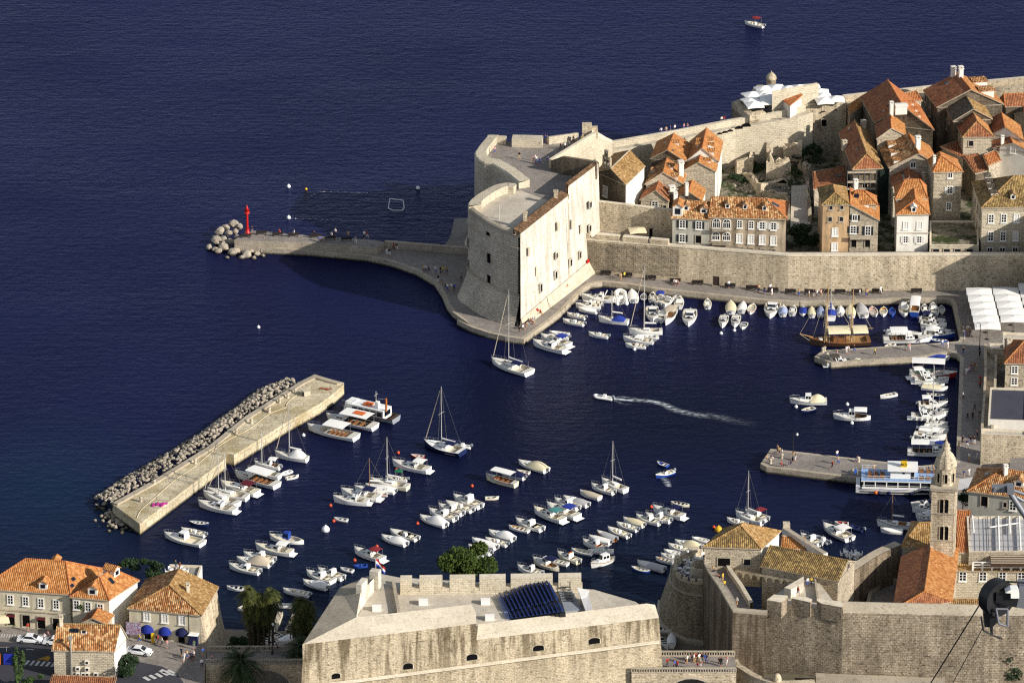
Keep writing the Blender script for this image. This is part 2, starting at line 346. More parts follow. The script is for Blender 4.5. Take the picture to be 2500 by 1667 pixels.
# ------------------------------------------------------------------ water
def sea():
 s=NB('sea_water')
 g=s.n('NewGeometry'); sp=s.n('SeparateXYZ'); s.l(g.outputs['Position'],sp.inputs[0])
 big=s.noise(s.pos(),0.016,3,0.6)
 deep=s.mix(s.ramp(big,[(0.35,0.0),(0.65,1.0)]),(0.0052,0.0068,0.0330),(0.0072,0.0092,0.0440))
 green=(0.0040,0.0098,0.0150); teal=(0.0045,0.0190,0.0440)
 yy=s.n('MapRange'); s.l(sp.outputs[1],yy.inputs[0]); yy.inputs[1].default_value=905; yy.inputs[2].default_value=838
 col=s.mix(s.math('MULTIPLY',yy.outputs[0],0.9),deep,green)
 def spot(cx,cy,rx,ry,c,k):
  global_n=s.n('Vector'+'Math'); global_n.operation='SUBTRACT'; s.l(g.outputs['Position'],global_n.inputs[0]); global_n.inputs[1].default_value=(cx,cy,0)
  d=s.n('VectorMath'); d.operation='DIVIDE'; s.l(global_n.outputs[0],d.inputs[0]); d.inputs[1].default_value=(rx,ry,1)
  ln=s.n('VectorMath'); ln.operation='LENGTH'; s.l(d.outputs[0],ln.inputs[0])
  return s.mix(s.math('MULTIPLY',s.ramp(ln.outputs['Value'],[(0.0,1.0),(1.0,0.0)]),k),col,c)
 col=spot(-85,895,26,42,teal,0.8)
 col=spot(15,862,60,30,green,0.5)
 col=spot(30,925,95,62,(0.0030,0.0050,0.0130),0.95)
 w1=s.n('TexWave',wave_type='BANDS',bands_direction='Y'); s.l(s.pos((0.10,0.5,1)),w1.inputs['Vector'])
 for k,v in(('Scale',0.32),('Distortion',9.0),('Detail',3.0),('Detail Scale',1.6)):w1.inputs[k].default_value=v
 n1=s.noise(s.pos((0.9,1.0,1)),0.42,5,0.66); n2=s.noise(s.pos((1,1.0,1)),1.5,3,0.6); n3=s.noise(s.pos((0.22,0.42,1)),0.10,2,0.5)
 h=s.math('ADD',s.math('MULTIPLY',n1,1.0),s.math('MULTIPLY',n2,0.28))
 h=s.math('ADD',h,s.math('ADD',s.math('MULTIPLY',w1.outputs[1],0.06),s.math('MULTIPLY',n3,1.2)))
 far=s.n('MapRange'); s.l(sp.outputs[1],far.inputs[0]); far.inputs[1].default_value=900; far.inputs[2].default_value=1120; far.inputs[3].default_value=0.55; far.inputs[4].default_value=1.3
 b=s.n('Bump'); s.l(h,b.inputs['Height']); s.l(far.outputs[0],b.inputs['Distance']); s.l(s.ramp(s.noise(s.pos((.5,1,1)),.03,3,.6),[(.3,.32),(.7,.62)]),b.inputs['Strength'])
 df=s.n('BsdfDiffuse'); s.l(col,df.inputs[0]); gl=s.n('BsdfGlossy'); gl.inputs['Roughness'].default_value=.16; gl.inputs[0].default_value=(.36,.40,.66,1)
 fr=s.n('Fresnel'); fr.inputs[0].default_value=1.33; mx=s.n('MixShader'); s.l(b.outputs[0],fr.inputs['Normal']); s.l(b.outputs[0],gl.inputs['Normal'])
 s.l(s.math('MULTIPLY',fr.outputs[0],.62),mx.inputs[0]); s.l(df.outputs[0],mx.inputs[1]); s.l(gl.outputs[0],mx.inputs[2]); s.t.nodes.remove(s.b); s.l(mx.outputs[0],s.out.inputs[0]); MATS['sea_water']=s.m
 m=MB(); m.quad((-15000,-800,0),(15000,-800,0),(15000,40000,0),(-15000,40000,0))
 struct(m.build('sea','sea_water'))
sea()
QZ=1.3
# ------------------------------------------------------------------ quays (one sheet of land with its quay walls) and piers
MOLE_IN=PL('9',[(625,690),(1050,712),(1500,755),(1700,800),(1900,870),(2050,960),(2115,1060),(2150,1150),(2200,1215),(2350,1320)],QZ)
FORT_FRONT=PL('11',[(150,925),(300,1003),(480,1062),(650,1098),(835,1125)],QZ)
WEST_IN=PL('11',[(1200,862),(1445,606),(1520,556),(1640,536),(1900,560)],QZ)
NORTH_IN=PL('15',[(0,535),(400,578),(1000,640),(1400,682),(1750,698),(2349,690)],QZ)+PL('16',[(700,664),(1370,660),(1420,672),(1455,700),(1550,1150),(1530,1188)],QZ)
PIER_A=PL('8',[(1640,125),(1100,160),(700,185),(632,237),(772,288),(985,272),(1440,247),(1720,202),(1795,212),(1826,245)],QZ)
EAST_IN=PL('8',[(1808,700),(1793,1100)],QZ)
PIER_B=PL('8',[(1500,1130),(275,990),(190,1112),(240,1140),(985,1232),(1560,1300)],QZ)
BACK=PL('8',[(1640,1500)],QZ)+[Vector((80,852,QZ)),Vector((90,830,QZ)),Vector((260,830,QZ)),Vector((260,1052,QZ)),Vector((100,1056,QZ)),Vector((20,1040,QZ))]
REAR=PL('9',[(2310,445),(2215,445),(2180,600),(2120,690),(1580,645)],QZ)+PL('9',[(640,640)],QZ)
inner=MOLE_IN+FORT_FRONT+WEST_IN+NORTH_IN+PIER_A+EAST_IN+PIER_B
ring=inner+BACK+REAR
m=MB(); m.prism([(p.x,p.y) for p in ring],-2.5,QZ,0,1)
struct(m.build('quay',['quay_stone','paving_grey']))
m=MB()
pts=[(p.x,p.y) for p in inner]
off=offset(pts,-0.75,closed=False)
for i in range(len(pts)-1):
 m.quad((*pts[i],QZ+.004),(*pts[i+1],QZ+.004),(*off[i+1],QZ+.004),(*off[i],QZ+.004))
 a,b=Vector(pts[i]),Vector(pts[i+1])
struct(m.build('quay_kerb','coping_grey'))
# ------------------------------------------------------------------ mole: raised deck with its front wall, parapet and stair
mole=thing('mole','long low stone mole with a raised upper deck ending in boulders','mole')
dk=PL('9',[(410,622),(610,634),(1060,645),(1500,682),(1585,690)],2.75)+PL('9',[(1640,642),(1570,626),(1000,585),(560,546)],2.75)
m=MB(); m.prism([(p.x,p.y) for p in dk],-1.5,2.75,0,1); m.build('upper_deck',['quay_stone','paving_grey'],mole)
m=MB(); pa=PL('9',[(1640,690),(1800,702),(2330,745)],QZ)
off=offset([(p.x,p.y) for p in pa],-0.9,False)
m.prism([(p.x,p.y) for p in pa]+off[::-1],QZ+0.003,2.7,0,1); m.build('parapet',['quay_stone','coping_grey'],mole)
m=MB(); a,b=P('9',1545,690,QZ),P('9',1630,695,QZ)
for i in range(6):
 t0,t1=i/6,(i+1)/6; p=lerp(b,a,(t0+t1)/2); m.box((p.x,p.y-0.2,QZ+.002),((b-a).length/6.02,1.5,1.35*t1))
m.build('stair','coping_grey',mole)
# ------------------------------------------------------------------ detached breakwater
bw=thing('breakwater','detached stone breakwater platform with weathered ochre top','breakwater')
bp=PL('2',[(925,102),(1145,262)],2.3)+PL('1',[(1720,1172),(1850,1068),(1852,1028),(1918,1042),(2345,775)],2.3)+PL('4',[(600,625),(725,535),(805,462),(690,432),(565,394),(440,455),(0,735)],2.3)+PL('1',[(1700,988),(1250,1265)],2.3)
m=MB(); m.prism([(p.x,p.y) for p in bp],-2.5,2.3,0,0)
m.build('platform','breakwater_stone',bw)
m=MB(); pts=[(p.x,p.y) for p in bp[7:]]+[(bp[0].x,bp[0].y)]; off=offset(pts,-1.1,False)
for i in range(2,len(pts)-1):m.prism([pts[i],pts[i+1],off[i+1],off[i]],2.302,2.62)
m.build('edge_kerb','coping_grey',bw)
def blob(c,r,rnd,sub=1,sq=0.75):
 """one irregular boulder: jittered icosphere"""
 import bmesh
 bm=bmesh.new(); bmesh.ops.create_icosphere(bm,subdivisions=sub,radius=1.0)
 ax=Matrix.Rotation(rnd.uniform(0,6.3),3,'Z')@Matrix.Rotation(rnd.uniform(-.6,.6),3,'X'); sc=Vector((rnd.uniform(.75,1.2),rnd.uniform(.7,1.1),rnd.uniform(sq*.8,sq*1.2)))
 vs=[]
 for v in bm.verts:
  q=v.co*rnd.uniform(.82,1.12); q=Vector((q.x*sc.x,q.y*sc.y,q.z*sc.z)); q=ax@q; vs.append(Vector(c)+q*r)
 fs=[tuple(v.index for v in f.verts) for f in bm.faces]; bm.free(); return vs,fs
rr=random.Random(3); m=MB()
back=bp[7:]; edge=[bp[0]]+bp[::-1]
edge=PL('2',[(925,102)],2.0)+PL('1',[(1250,1260),(1700,985)],2.0)+PL('4',[(0,735),(250,575),(440,455)],2.0)
outer=PL('1',[(745,1405),(1040,1215),(1600,890)],0)+PL('4',[(-60,640),(100,510),(330,428)],0)
for k in range(len(edge)-1):
 L=(edge[k+1]-edge[k]).length
 for i in range(int(L*17)):
  t=rr.random(); w=rr.random()**0.9; a=lerp(edge[k],edge[k+1],t); b=lerp(outer[k],outer[k+1],t)
  p=lerp(a,b,w); p.z=2.0-2.2*w**2.6+rr.uniform(-.2,.2)
  m.add(*blob(p,rr.uniform(0.2,0.52),rr))
for i in range(150):
 a=P('2',rr.uniform(745,1000),rr.uniform(90,300),0); b=P('2',930+rr.uniform(0,200),120+rr.uniform(20,240),0)
 p=lerp(a,b,rr.random()); p.z=rr.uniform(-.3,.45); m.add(*blob(p,rr.uniform(.3,.65),rr))
o=m.build('rubble','rock'); o['kind']='stuff'
for n,(x,y) in enumerate([(1290,600),(1110,700)]):pass
rr=random.Random(11)
heads=[(405,545,1.7),(340,565,1.5),(290,590,1.8),(365,600,1.3),(265,645,1.9),(320,640,1.3),(205,690,1.2),(325,690,2.3),(380,655,1.5),(405,720,2.3),(440,655,1.2),(420,590,1.2),(455,560,1.1),(470,690,1.2),(510,745,2.1),(545,715,1.3),(600,735,1.5),(470,760,1.0),(570,765,1.0),(250,705,1.2),(645,745,.9),(350,760,.8),(280,715,1.1),(430,625,1.0)]
for n,(x,y,r) in enumerate(heads):
 m=MB(); p=P('9',x,y+8,0.2); vs,fs=blob((0,0,0),r*.66,rr,2,0.8)
 m.add(vs,fs); o=m.build('boulder','rock'); o.location=(p.x,p.y,max(0.15,(650-y)/3.357/11*0.3+0.9))
 reg(o,('huge' if r>2 else 'large' if r>1.4 else 'small')+' grey limestone boulder','at the head of the mole','boulder','boulders at the head of the mole')
# ------------------------------------------------------------------ round sea fortress
FZ,FF=21.0,19.5
arc=PL('10',[(710,1190),(610,1166),(480,1120),(350,1054),(262,995),(205,955),(178,915),(190,885),(230,845),(330,777),(450,717),(575,692),(675,700)],FZ)
arc=smooth_path(arc[:-1],4)
gap=PL('10',[(675,700),(700,690)],FZ)
west=PL('10',[(560,577),(420,500),(345,488),(285,462),(253,425),(245,385),(290,315),(340,255),(385,205)],FZ)
rear=PL('10',[(640,210),(950,218),(1290,178),(1490,172)],FZ)
wallB=P('10',1030,462,FZ); white_mid=P('10',1200,800,FZ); white_end=P('10',1508,490,22.6)
xy=lambda ps:[(p[0],p[1]) for p in ps]
fort=thing('sea_fortress','massive round stone sea fortress with white flank wall and rooftop platform','fortress')
outline=arc+gap+west+rear+[P('10',1300,300,FZ),wallB,P('10',1140,432,23.3),P('10',1492,486,23.3),white_end,white_mid]
m=MB(); _d=Vector((white_mid.x-arc[0].x,white_mid.y-arc[0].y)).normalized(); _n=Vector((-_d.y,_d.x,0))*1.1
body=[arc[0]+_n*.6]+arc[1:]+gap+west+rear+[P('10',1300,300,FZ),wallB,P('10',1140,432,23.3),P('10',1492,486,23.3)+_n*.6,white_mid+_n]
o2=xy(body)
CZ=7.4
m.prism(o2,CZ,FF,0,1)
m.build('wall',['bastion_stone','paving_grey'],fort)
na=len(arc)
a_xy=xy(arc+gap+west); base=offset(a_xy,-2.6,False)
if(Vector(base[5])-Vector(a_xy[na//2])).length<(Vector(offset(a_xy,2.6,False)[5])-Vector(a_xy[na//2])).length:pass
ctr=Vector((sum(p[0] for p in a_xy[:na])/na,sum(p[1] for p in a_xy[:na])/na))
if(Vector(base[na//2])-ctr).length<(Vector(a_xy[na//2])-ctr).length:base=offset(a_xy,2.6,False)
m=MB(); rings=[]
for t in(0.0,0.35,0.7,1.0):
 k=(1-t)**1.35; rings.append([(lerp(p[0],b[0],k),lerp(p[1],b[1],k),lerp(QZ-1.0,CZ,t)) for p,b in zip(a_xy,base)])
m.loft(rings,0,False); m.build('battered_base','bastion_stone',fort)
m=MB(); o_c=offset(a_xy,0.28 if base!=offset(a_xy,-2.6,False) else-0.28,False); i_c=a_xy
m.loft([[(*p,CZ-.22) for p in i_c],[(*p,CZ-.12) for p in o_c],[(*p,CZ+.16) for p in o_c],[(*p,CZ+.24) for p in i_c]],0,False)
m.loft([[(*p,17.0) for p in i_c[:na]],[(*p,17.1) for p in o_c[:na]],[(*p,17.35) for p in o_c[:na]],[(*p,17.45) for p in i_c[:na]]],0,False)
m.build('cordon','coping_grey',fort)
def parapet(pts,width,z0,z1,side,slope=0.25):
 """thick breastwork along pts (outer top edge), its top sloping outwards"""
 o=xy(pts); inn=offset(o,side*width,False); mm=MB()
 ring=lambda q,z:[(x,y,z) for x,y in q]
 mm.loft([ring(o,z0),ring(o,z1-slope),ring(offset(o,side*.25,False),z1-.02),ring(inn,z1+.15),ring(inn,z0)],0,False)
 for q in(0,-1):mm.add([(*o[q],z0),(*o[q],z1-slope),(*inn[q],z1+.15),(*inn[q],z0)],[(0,1,2,3)])
 return mm
sgn=1 if(Vector(offset(xy(arc),1.0,False)[na//2])-ctr).length<(Vector(xy(arc)[na//2])-ctr).length else-1
parapet(arc[:na//2+1],0.9,FF,FF+1.0,sgn).build('parapet','coping_grey',fort)
parapet(arc[na//2:]+gap[:1],2.6,FF,FZ,sgn).build('parapet','limestone_pale',fort)
parapet([gap[1]]+west[:6],2.4,FF,FZ,sgn).build('parapet','limestone_pale',fort)
parapet(west[5:],2.2,FF,FZ,sgn).build('parapet','limestone_pale',fort)
parapet(PL('10',[(385,205),(575,212)],FZ),1.5,FF,FZ,sgn).build('parapet','limestone_pale',fort)
parapet(PL('10',[(640,210),(950,218)],FZ),3.2,FF,FZ+.2,sgn).build('parapet','limestone_pale',fort)
parapet(PL('10',[(988,220),(1290,178)],FZ),1.2,FF,FZ,sgn).build('parapet','limestone_pale',fort)
m=MB(); p=P('10',1398,250,FF); m.box((p.x,p.y+1,FF),(2.0,2.0,2.9)); m.box((p.x+1.6,p.y+1,FF),(1.3,1.6,2.2)); m.build('turret','limestone_wall',fort)
c0,c1,c2=arc[0],white_mid,white_end
d=Vector((c2.x-c0.x,c2.y-c0.y)).normalized(); nrm=Vector((d.y,-d.x))
b0=P('11',780,1052,QZ); b1=c0+(c2-c0)*.93; b1=Vector((b1.x+nrm.x*.9,b1.y+nrm.y*.9,QZ)); b0=Vector((c0.x+nrm.x*.7-d.x*1.6,c0.y+nrm.y*.7-d.y*1.6,QZ))
m=MB()
m.add([(b0.x+.25,b0.y-.1,QZ-.2),(b1.x+.25,b1.y-.1,QZ-.2),(c1.x+.12,c1.y-.05,FZ-.4),(c0.x+.12,c0.y-.05,FZ-.4)],[(0,1,2,3)])
e1=Vector((lerp(b0,b1,1.06).x,lerp(b0,b1,1.06).y))
m.add([(b1.x+.25,b1.y-.1,QZ-.2),(e1.x+.25,e1.y-.1,QZ),(c2.x+.12,c2.y-.05,22.6),(c1.x+.12,c1.y-.05,22.6),(c1.x+.12,c1.y-.05,FZ-.4)],[(0,1,2,3,4)])
m.add([(c0.x,c0.y,FF),(c1.x,c1.y,FF),(c1.x,c1.y,FZ-.4),(c0.x,c0.y,FZ-.4)],[(0,1,2,3)])
m.build('flank_wall','limestone_white',fort)
m=MB()
f1=lerp(b0,b1,.97)
pb=[Vector((b0.x,b0.y))+nrm*1.0,Vector((f1.x,f1.y))+nrm*1.7]
m.add([(*pb[0],QZ),(*pb[1],QZ),(f1.x+nrm.x*.35,f1.y+nrm.y*.35,QZ+2.6),(b0.x+nrm.x*.35,b0.y+nrm.y*.35,QZ+1.8)],[(0,1,2,3)])
m.add([(*pb[0],QZ),(b0.x+nrm.x*.35,b0.y+nrm.y*.35,QZ+1.8),(b0.x,b0.y,QZ)],[(0,1,2)])
m.add([(*pb[1],QZ),(f1.x,f1.y,QZ),(f1.x+nrm.x*.35,f1.y+nrm.y*.35,QZ+2.6)],[(0,1,2)])
m.build('sloped_foot','limestone_pale',fort)
def coping(a,b,z,w,mat,h=.55):
 dd=Vector((b.x-a.x,b.y-a.y)).normalized(); nn=Vector((-dd.y,dd.x)); mm=MB()
 A,B=Vector((a.x,a.y))-nn*.3,Vector((b.x,b.y))-nn*.3; A2,B2=A+nn*w,B+nn*w
 mm.add([(*A,z),(*B,z),(*B2,z+h),(*A2,z+h)],[(0,1,2,3)])
 mm.add([(*A2,z+h),(*B2,z+h),(*B2,FF),(*A2,FF)],[(0,1,2,3)]); mm.add([(*A,z),(*A2,z+h),(*A2,FF)],[(0,1,2)])
 mm.add([(*A,z-.15),(*B,z-.15),(*B,z),(*A,z)],[(0,1,2,3)])
 mm.add([(*B,z),(*B2,z+h),(*B2,FF),(*B,FF)],[(0,3,2,1)])
 return mm
coping(c0,c1,FZ-.35,1.7,'').build('tile_coping','tiles_coping',fort)
coping(c1,c2,22.65,.8,'',.3).build('tile_coping','tiles_coping',fort)
for x,y,h in((765,1060,1.9),(1080,820,1.5)):
 m=MB(); p=P('10',x,y+30,FZ); m.box((p.x,p.y,FF),(.8,.8,h+1.3)); m.box((p.x,p.y,FF+h+1.3),(1.0,1.0,.2)); m.build('chimney','limestone_wall',fort)
m=MB(); q0,q1=P('10',1140,432,23.3),P('10',1494,486,23.3); q9=P('10',1030,470,21.5)
o=xy([q9,q0,q1]); inn=offset(o,-.7,False); m.prism(o+inn[::-1],FF,[21.5,23.3,23.3,23.3,23.3,21.5]); m.build('inner_wall','house_stone_dark',fort)
m=MB(); w1,w2=P('10',1035,463,21.4),P('10',1490,182,21.6); o=xy([w1,w2]); inn=offset(o,-.7,False)
m.prism(o+inn[::-1],14,[21.4,21.6,21.6,21.4],0,1); m.build('stair_wall',['limestone_pale','coping_stone'],fort)
m=MB(); w3=P('10',1500,178,21.4); w4=P('10',1600,268,18.0); w5=P('10',1660,300,16.5)
m.prism([(w3.x-1,w3.y),(w4.x,w4.y),(w5.x,w5.y),(w5.x,w5.y+2),(w4.x,w4.y+2),(w3.x-1,w3.y+2)],3,[21.4,18,16.6,16.6,18,21.4],0,1); m.build('ramp_wall',['limestone_pale','coping_stone'],fort)
m=MB(); p=P('10',500,1075,FF); m.tube((p.x,p.y,FF),(p.x,p.y,FF+3.2),.09,6); m.build('flagpole','mast_alloy',fort)
m=MB(); pp=[arc[2],arc[6],arc[na//2+3],arc[-3],P('10',720,780,FF),P('10',1000,880,FF),P('10',720,1100,FF)]
m.poly([(lerp(ctr.x,q.x,.84),lerp(ctr.y,q.y,.84),FF+.004) for q in pp[:4]]+[(q.x,q.y,FF+.004) for q in pp[4:]]); m.build('roof_slab','paving_pale',fort)
def opening(parent,p,nrm2,w,h,name='window',frame='coping_grey',dark='dark_opening',arch=False,depth=.14,fw=.18):
 """window recess standing against a wall: stone surround proud of the wall, dark sheet inside it painting the recess shade; p = sill centre"""
 n=Vector((nrm2[0],nrm2[1],0)).normalized(); t=Vector((-n.y,n.x,0)); mm=MB(); p=Vector(p)
 def fr(x0,x1,z0,z1,d0,d1,mi):
  vs=[]
  for d in(d0,d1):
   for x,z in((x0,z0),(x1,z0),(x1,z1),(x0,z1)):vs.append(p+t*x+n*d+Vector((0,0,z)))
  mm.add(vs,[(4,5,6,7),(0,1,5,4),(1,2,6,5),(2,3,7,6),(3,0,4,7)],mi)
 fr(-w/2-fw,-w/2,-fw,h+fw,-.1,depth,0); fr(w/2,w/2+fw,-fw,h+fw,-.1,depth,0); fr(-w/2,w/2,h,h+fw,-.1,depth,0); fr(-w/2,w/2,-fw,0,-.1,depth+.1,0)
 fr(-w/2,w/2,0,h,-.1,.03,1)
 return mm.build(name,[frame,dark],parent)
def on_arc(zone,x,y,ring,zsel):
 """nearest ring vertex to the pixel column, for things set into the curved wall"""
 u,v=uv(zone,x,y); best=None
 for i,q in enumerate(ring[:-1]):
  for t in(0,.25,.5,.75):
   r=Vector((lerp(q[0],ring[i+1][0],t),lerp(q[1],ring[i+1][1],t))); dd=r.y*CD-(zsel-CAM_H)*SD; uu=1250+CAM_F*r.x/dd
   e=Vector(ring[i+1])-Vector(q); nn=Vector((e.y,-e.x)).normalized()
   if nn.dot(r-ctr)<0:nn=-nn
   if nn.y<.3 and(best is None or abs(uu-u)<best[0]):best=(abs(uu-u),r,nn)
 return best[1],best[2]
for zn,x,y,w,h in(('11',480,345,1.3,2.1),('11',482,565,1.3,2.0),('10',388,1240,1.4,.8),('11',268,180,1.3,2.0),('11',268,410,1.3,2.0),('10',655,1225,.5,.5)):
 r,nn=on_arc(zn,x,y,a_xy,12); z=zat((r.x,r.y),zn,x,y); opening(fort,(r.x,r.y,z),nn,w,h,'embrasure','bastion_stone')
for zn,x,y,w,h in(('11',1002,635,.9,1.6),('11',1155,500,.9,1.5),('11',1162,292,.8,1.1),('11',1308,372,.9,1.4),('11',1403,292,.8,1.4),('10',1420,1195,.9,1.3),('10',1425,950,.9,1.2)):
 u,v=uv(zn,x,y); t=None
 for i in range(0,400):
  q=lerp(b0,b1,i/300); dd=q.y*CD-(12-CAM_H)*SD
  if 1250+CAM_F*q.x/dd>=u:t=q; break
 if t is None:t=b1
 z=zat((t.x,t.y),zn,x,y); k=(z-QZ)/(FZ-QZ)
 opening(fort,(t.x+.2-.1*k,t.y-.1,z),nrm,w,h,'window','limestone_white')
for k,z,h in((.12,15,1.5),(.22,9.5,1.7),(.5,15.5,1.6),(.68,13.5,1.8),(.8,11,1.7)):
 q=lerp(b0,b1,k); opening(fort,(q.x+.06,q.y,z),nrm,.8,h,'blocked_window','limestone_white','limestone_pale',depth=.035,fw=.08)
m=MB(); q0,q1=lerp(b0,b1,.63),lerp(b0,b1,.63); m.tube((q0.x+.25,q0.y,2.5),(q0.x+.1,q0.y,19.5),.1,6); m.build('drain_pipe','limestone_pale',fort)
m=MB(); q=lerp(b0,b1,.87); z=zat((q.x,q.y),'11',1360,355)
m.box((q.x+nrm.x*.4,q.y+nrm.y*.4,z),(.08,1.1,1.0),math.atan2(d.y,d.x)-rad(90)); m.build('sign','paint_red',fort)
# ------------------------------------------------------------------ harbour wall with walk and merlons
HW=[P('11',1437,440,QZ),P('15',1650,556,QZ),P('16',1600,560,QZ)]; HW.append(HW[2]+(HW[2]-HW[1])*3)
hwall=thing('harbour_wall','long pale harbour rampart facing the basin with a white coping line','wall')
zt=[8.7,9.0,9.2,9.6]
o=xy(HW); inn=offset(o,-1.0,False); walk=offset(o,-4.2,False)
for i in range(3):
 m=MB(); m.add([(*o[i],QZ-.3),(*o[i+1],QZ-.3),(*o[i+1],zt[i+1]-.35),(*o[i],zt[i]-.35)],[(0,1,2,3)]); m.build('wall_face','limestone_wall' if i else 'limestone_wall',hwall)
m=MB(); e=offset(o,.12,False)
for i in range(3):
 m.loft([[(*e[i],zt[i]-.35),(*e[i+1],zt[i+1]-.35)],[(*e[i],zt[i]),(*e[i+1],zt[i+1])],[(*inn[i],zt[i]),(*inn[i+1],zt[i+1])],[(*inn[i],zt[i]-1.1),(*inn[i+1],zt[i+1]-1.1)]],0,False)
m.build('coping','coping_stone',hwall)
m=MB()
for i in range(3):m.quad((*inn[i],zt[i]-1.1),(*inn[i+1],zt[i+1]-1.1),(*walk[i+1],zt[i+1]-1.1),(*walk[i],zt[i]-1.1))
for i in range(3):m.quad((*walk[i],zt[i]-1.1),(*walk[i+1],zt[i+1]-1.1),(*walk[i+1],2),(*walk[i],2))
m.build('wall_walk','paving_grey',hwall)
for x0,x1 in((1350,1405),(1468,1660),(1690,1900),(1925,2075)):
 m=MB(); L0,L1=[max(0.0,min(1.0,((x-1350)/(2080-1350))*.42)) for x in(x0,x1)]
 A,B=lerp(HW[0],HW[1],L0),lerp(HW[0],HW[1],L1); q=xy([A,B]); w=offset(q,-1.25,False); f=offset(q,.1,False)
 m.prism(f+w[::-1],8.55,9.75,0,1); m.build('merlon',['limestone_wall','coping_stone'],hwall)
q=lerp(HW[0],HW[1],.66); zz=QZ
dd=Vector((HW[1].x-HW[0].x,HW[1].y-HW[0].y)).normalized(); hn=(dd.y,-dd.x)
qd=P('15',757,510,QZ); opening(hwall,(qd.x,qd.y+.12,QZ+.2),hn,1.3,2.0,'door','coping_grey','door_wood')
qd=P('16',1470,560,QZ); opening(hwall,(qd.x,qd.y+.1,zat((qd.x,qd.y),'16',1470,400)),(0,-1),1.2,1.0,'window','limestone_wall')
# ------------------------------------------------------------------ terrace with its back wall left of the houses, town ground behind
TZ=8.0
ter=[P('10',1400,1230,TZ),P('10',2300,1320,TZ),P('10',2290,1262,TZ),P('10',1485,1190,TZ)]
bk=[P('10',1488,1192,TZ),P('10',2290,1265,TZ)]
m=MB(); m.prism(xy([HW[0],lerp(HW[0],HW[1],.47),bk[1],bk[0]]),2,TZ); struct(m.build('terrace_ground','paving_grey'))
tw=thing('terrace_wall','tall grey retaining wall behind the small rampart terrace','wall')
o=xy(bk); inn=offset(o,-1.0,False); m=MB(); z0,z1=zat(bk[0],'10',1490,890),zat(bk[1],'10',2265,985)
m.prism(o+inn[::-1],TZ-.5,[z0,z1,z1,z0],0,1); m.build('wall_face',['limestone_wall','coping_stone'],tw)
m=MB(); p=P('10',2065,1240,TZ);
opening(tw,(lerp(bk[0],bk[1],.72).x,lerp(bk[0],bk[1],.72).y,TZ),(0,-1),1.1,1.7,'door','coping_grey')
m=MB(); gx,gy=34,14
def gz(x,y):return 6.0+max(0,y-998)*.05+.5*math.sin(x*.21+y*.13)*(1 if 58>x>30 else.2)
SWg=[P('10',1600,268,16.0),P('12',640,152,16.8),P('12',1560,-15,18.4),P('13',930,650,19.2)]
def ymax(x):
 for a,b in zip(SWg[:-1],SWg[1:]):
  if x<=b.x:return lerp(a.y,b.y,max(0,(x-a.x)/(b.x-a.x)))-2.0
 return lerp(SWg[-1].y,1046,min(1,(x-SWg[-1].x)/12))
gp=[]
for j in range(gy+1):
 for i in range(gx+1):
  x=16+i*3.6; y0=1003.5-min(1.0,(x-16)/42)*10; y=lerp(y0,ymax(x),j/gy); gp.append((x,y,gz(x,y)))
m.add(gp,[(j*(gx+1)+i,j*(gx+1)+i+1,(j+1)*(gx+1)+i+1,(j+1)*(gx+1)+i) for j in range(gy) for i in range(gx)],0,True)
s=NB('ruin_ground'); n1=s.noise(s.pos(),0.35,5,.65); n2=s.noise(s.pos(),1.6,4,.65)
c=s.mix(s.ramp(n1,[(.42,0),(.56,1)]),(*srgb('3a4428'),1),(*srgb('8a8272'),1)); c=s.mix(1.0,c,s.ramp(n2,[(.35,.55),(.6,1.1)]),'MULTIPLY')
MATS['ruin_ground']=s.fin(c,.95,.1); struct(m.build('town_ground','ruin_ground'))
# ------------------------------------------------------------------ sea wall behind the quarter, from the fortress to the right edge
swall=thing('sea_wall','pale town wall along the open sea with corbelled wall walk','wall')
SWp=PL('12',[(0,262),(640,150),(1190,45)],16.0); SWp=[P('10',1600,268,16.0)]+[P('12',0,262,16.0),P('12',640,152,16.8),P('12',1190,45,17.6),P('12',1560,-15,18.4),P('13',800,690,19.0),P('13',930,650,19.2)]
zt=[p.z for p in SWp]; o=xy(SWp); inn=offset(o,.8,False); wk=offset(o,3.4,False)
m=MB(); m.prism(o+inn[::-1],3,zt+zt[::-1],0,1); m.build('sea_parapet',['limestone_pale','coping_stone'],swall)
m=MB(); wz=[z-1.3 for z in zt]
for i in range(len(o)-1):
 m.quad((*inn[i],wz[i]),(*inn[i+1],wz[i+1]),(*wk[i+1],wz[i+1]),(*wk[i],wz[i]),1); m.quad((*wk[i],2),(*wk[i+1],2),(*wk[i+1],wz[i+1]+.5),(*wk[i],wz[i]+.5))
m.build('wall_face',['limestone_pale','paving_pale'],swall)
for x,y,w in((1010,185,.35),(1068,178,.6),(1130,165,.7),(1195,150,.7),(1275,122,.9),(1355,100,1.1)):
 u,v=uv('12',x,y)
 for i in range(len(wk)-1):
  for k in range(20):
   q=Vector((lerp(wk[i][0],wk[i+1][0],k/20),lerp(wk[i][1],wk[i+1][1],k/20)))
   if abs(1250+CAM_F*q.x/(q.y*CD+385*SD)-u)<4:
    e=Vector(wk[i+1])-Vector(wk[i]); nn=Vector((e.y,-e.x)).normalized(); break
  else:continue
  break
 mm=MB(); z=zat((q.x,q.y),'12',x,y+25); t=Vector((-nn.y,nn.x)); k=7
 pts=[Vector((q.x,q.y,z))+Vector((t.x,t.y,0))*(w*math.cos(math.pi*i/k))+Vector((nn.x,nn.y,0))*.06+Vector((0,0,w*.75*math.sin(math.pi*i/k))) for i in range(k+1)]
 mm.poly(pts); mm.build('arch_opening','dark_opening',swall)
def pier_strip(zone,x,y,x2,y2,w,mat,name,zb=4.0):
 pass
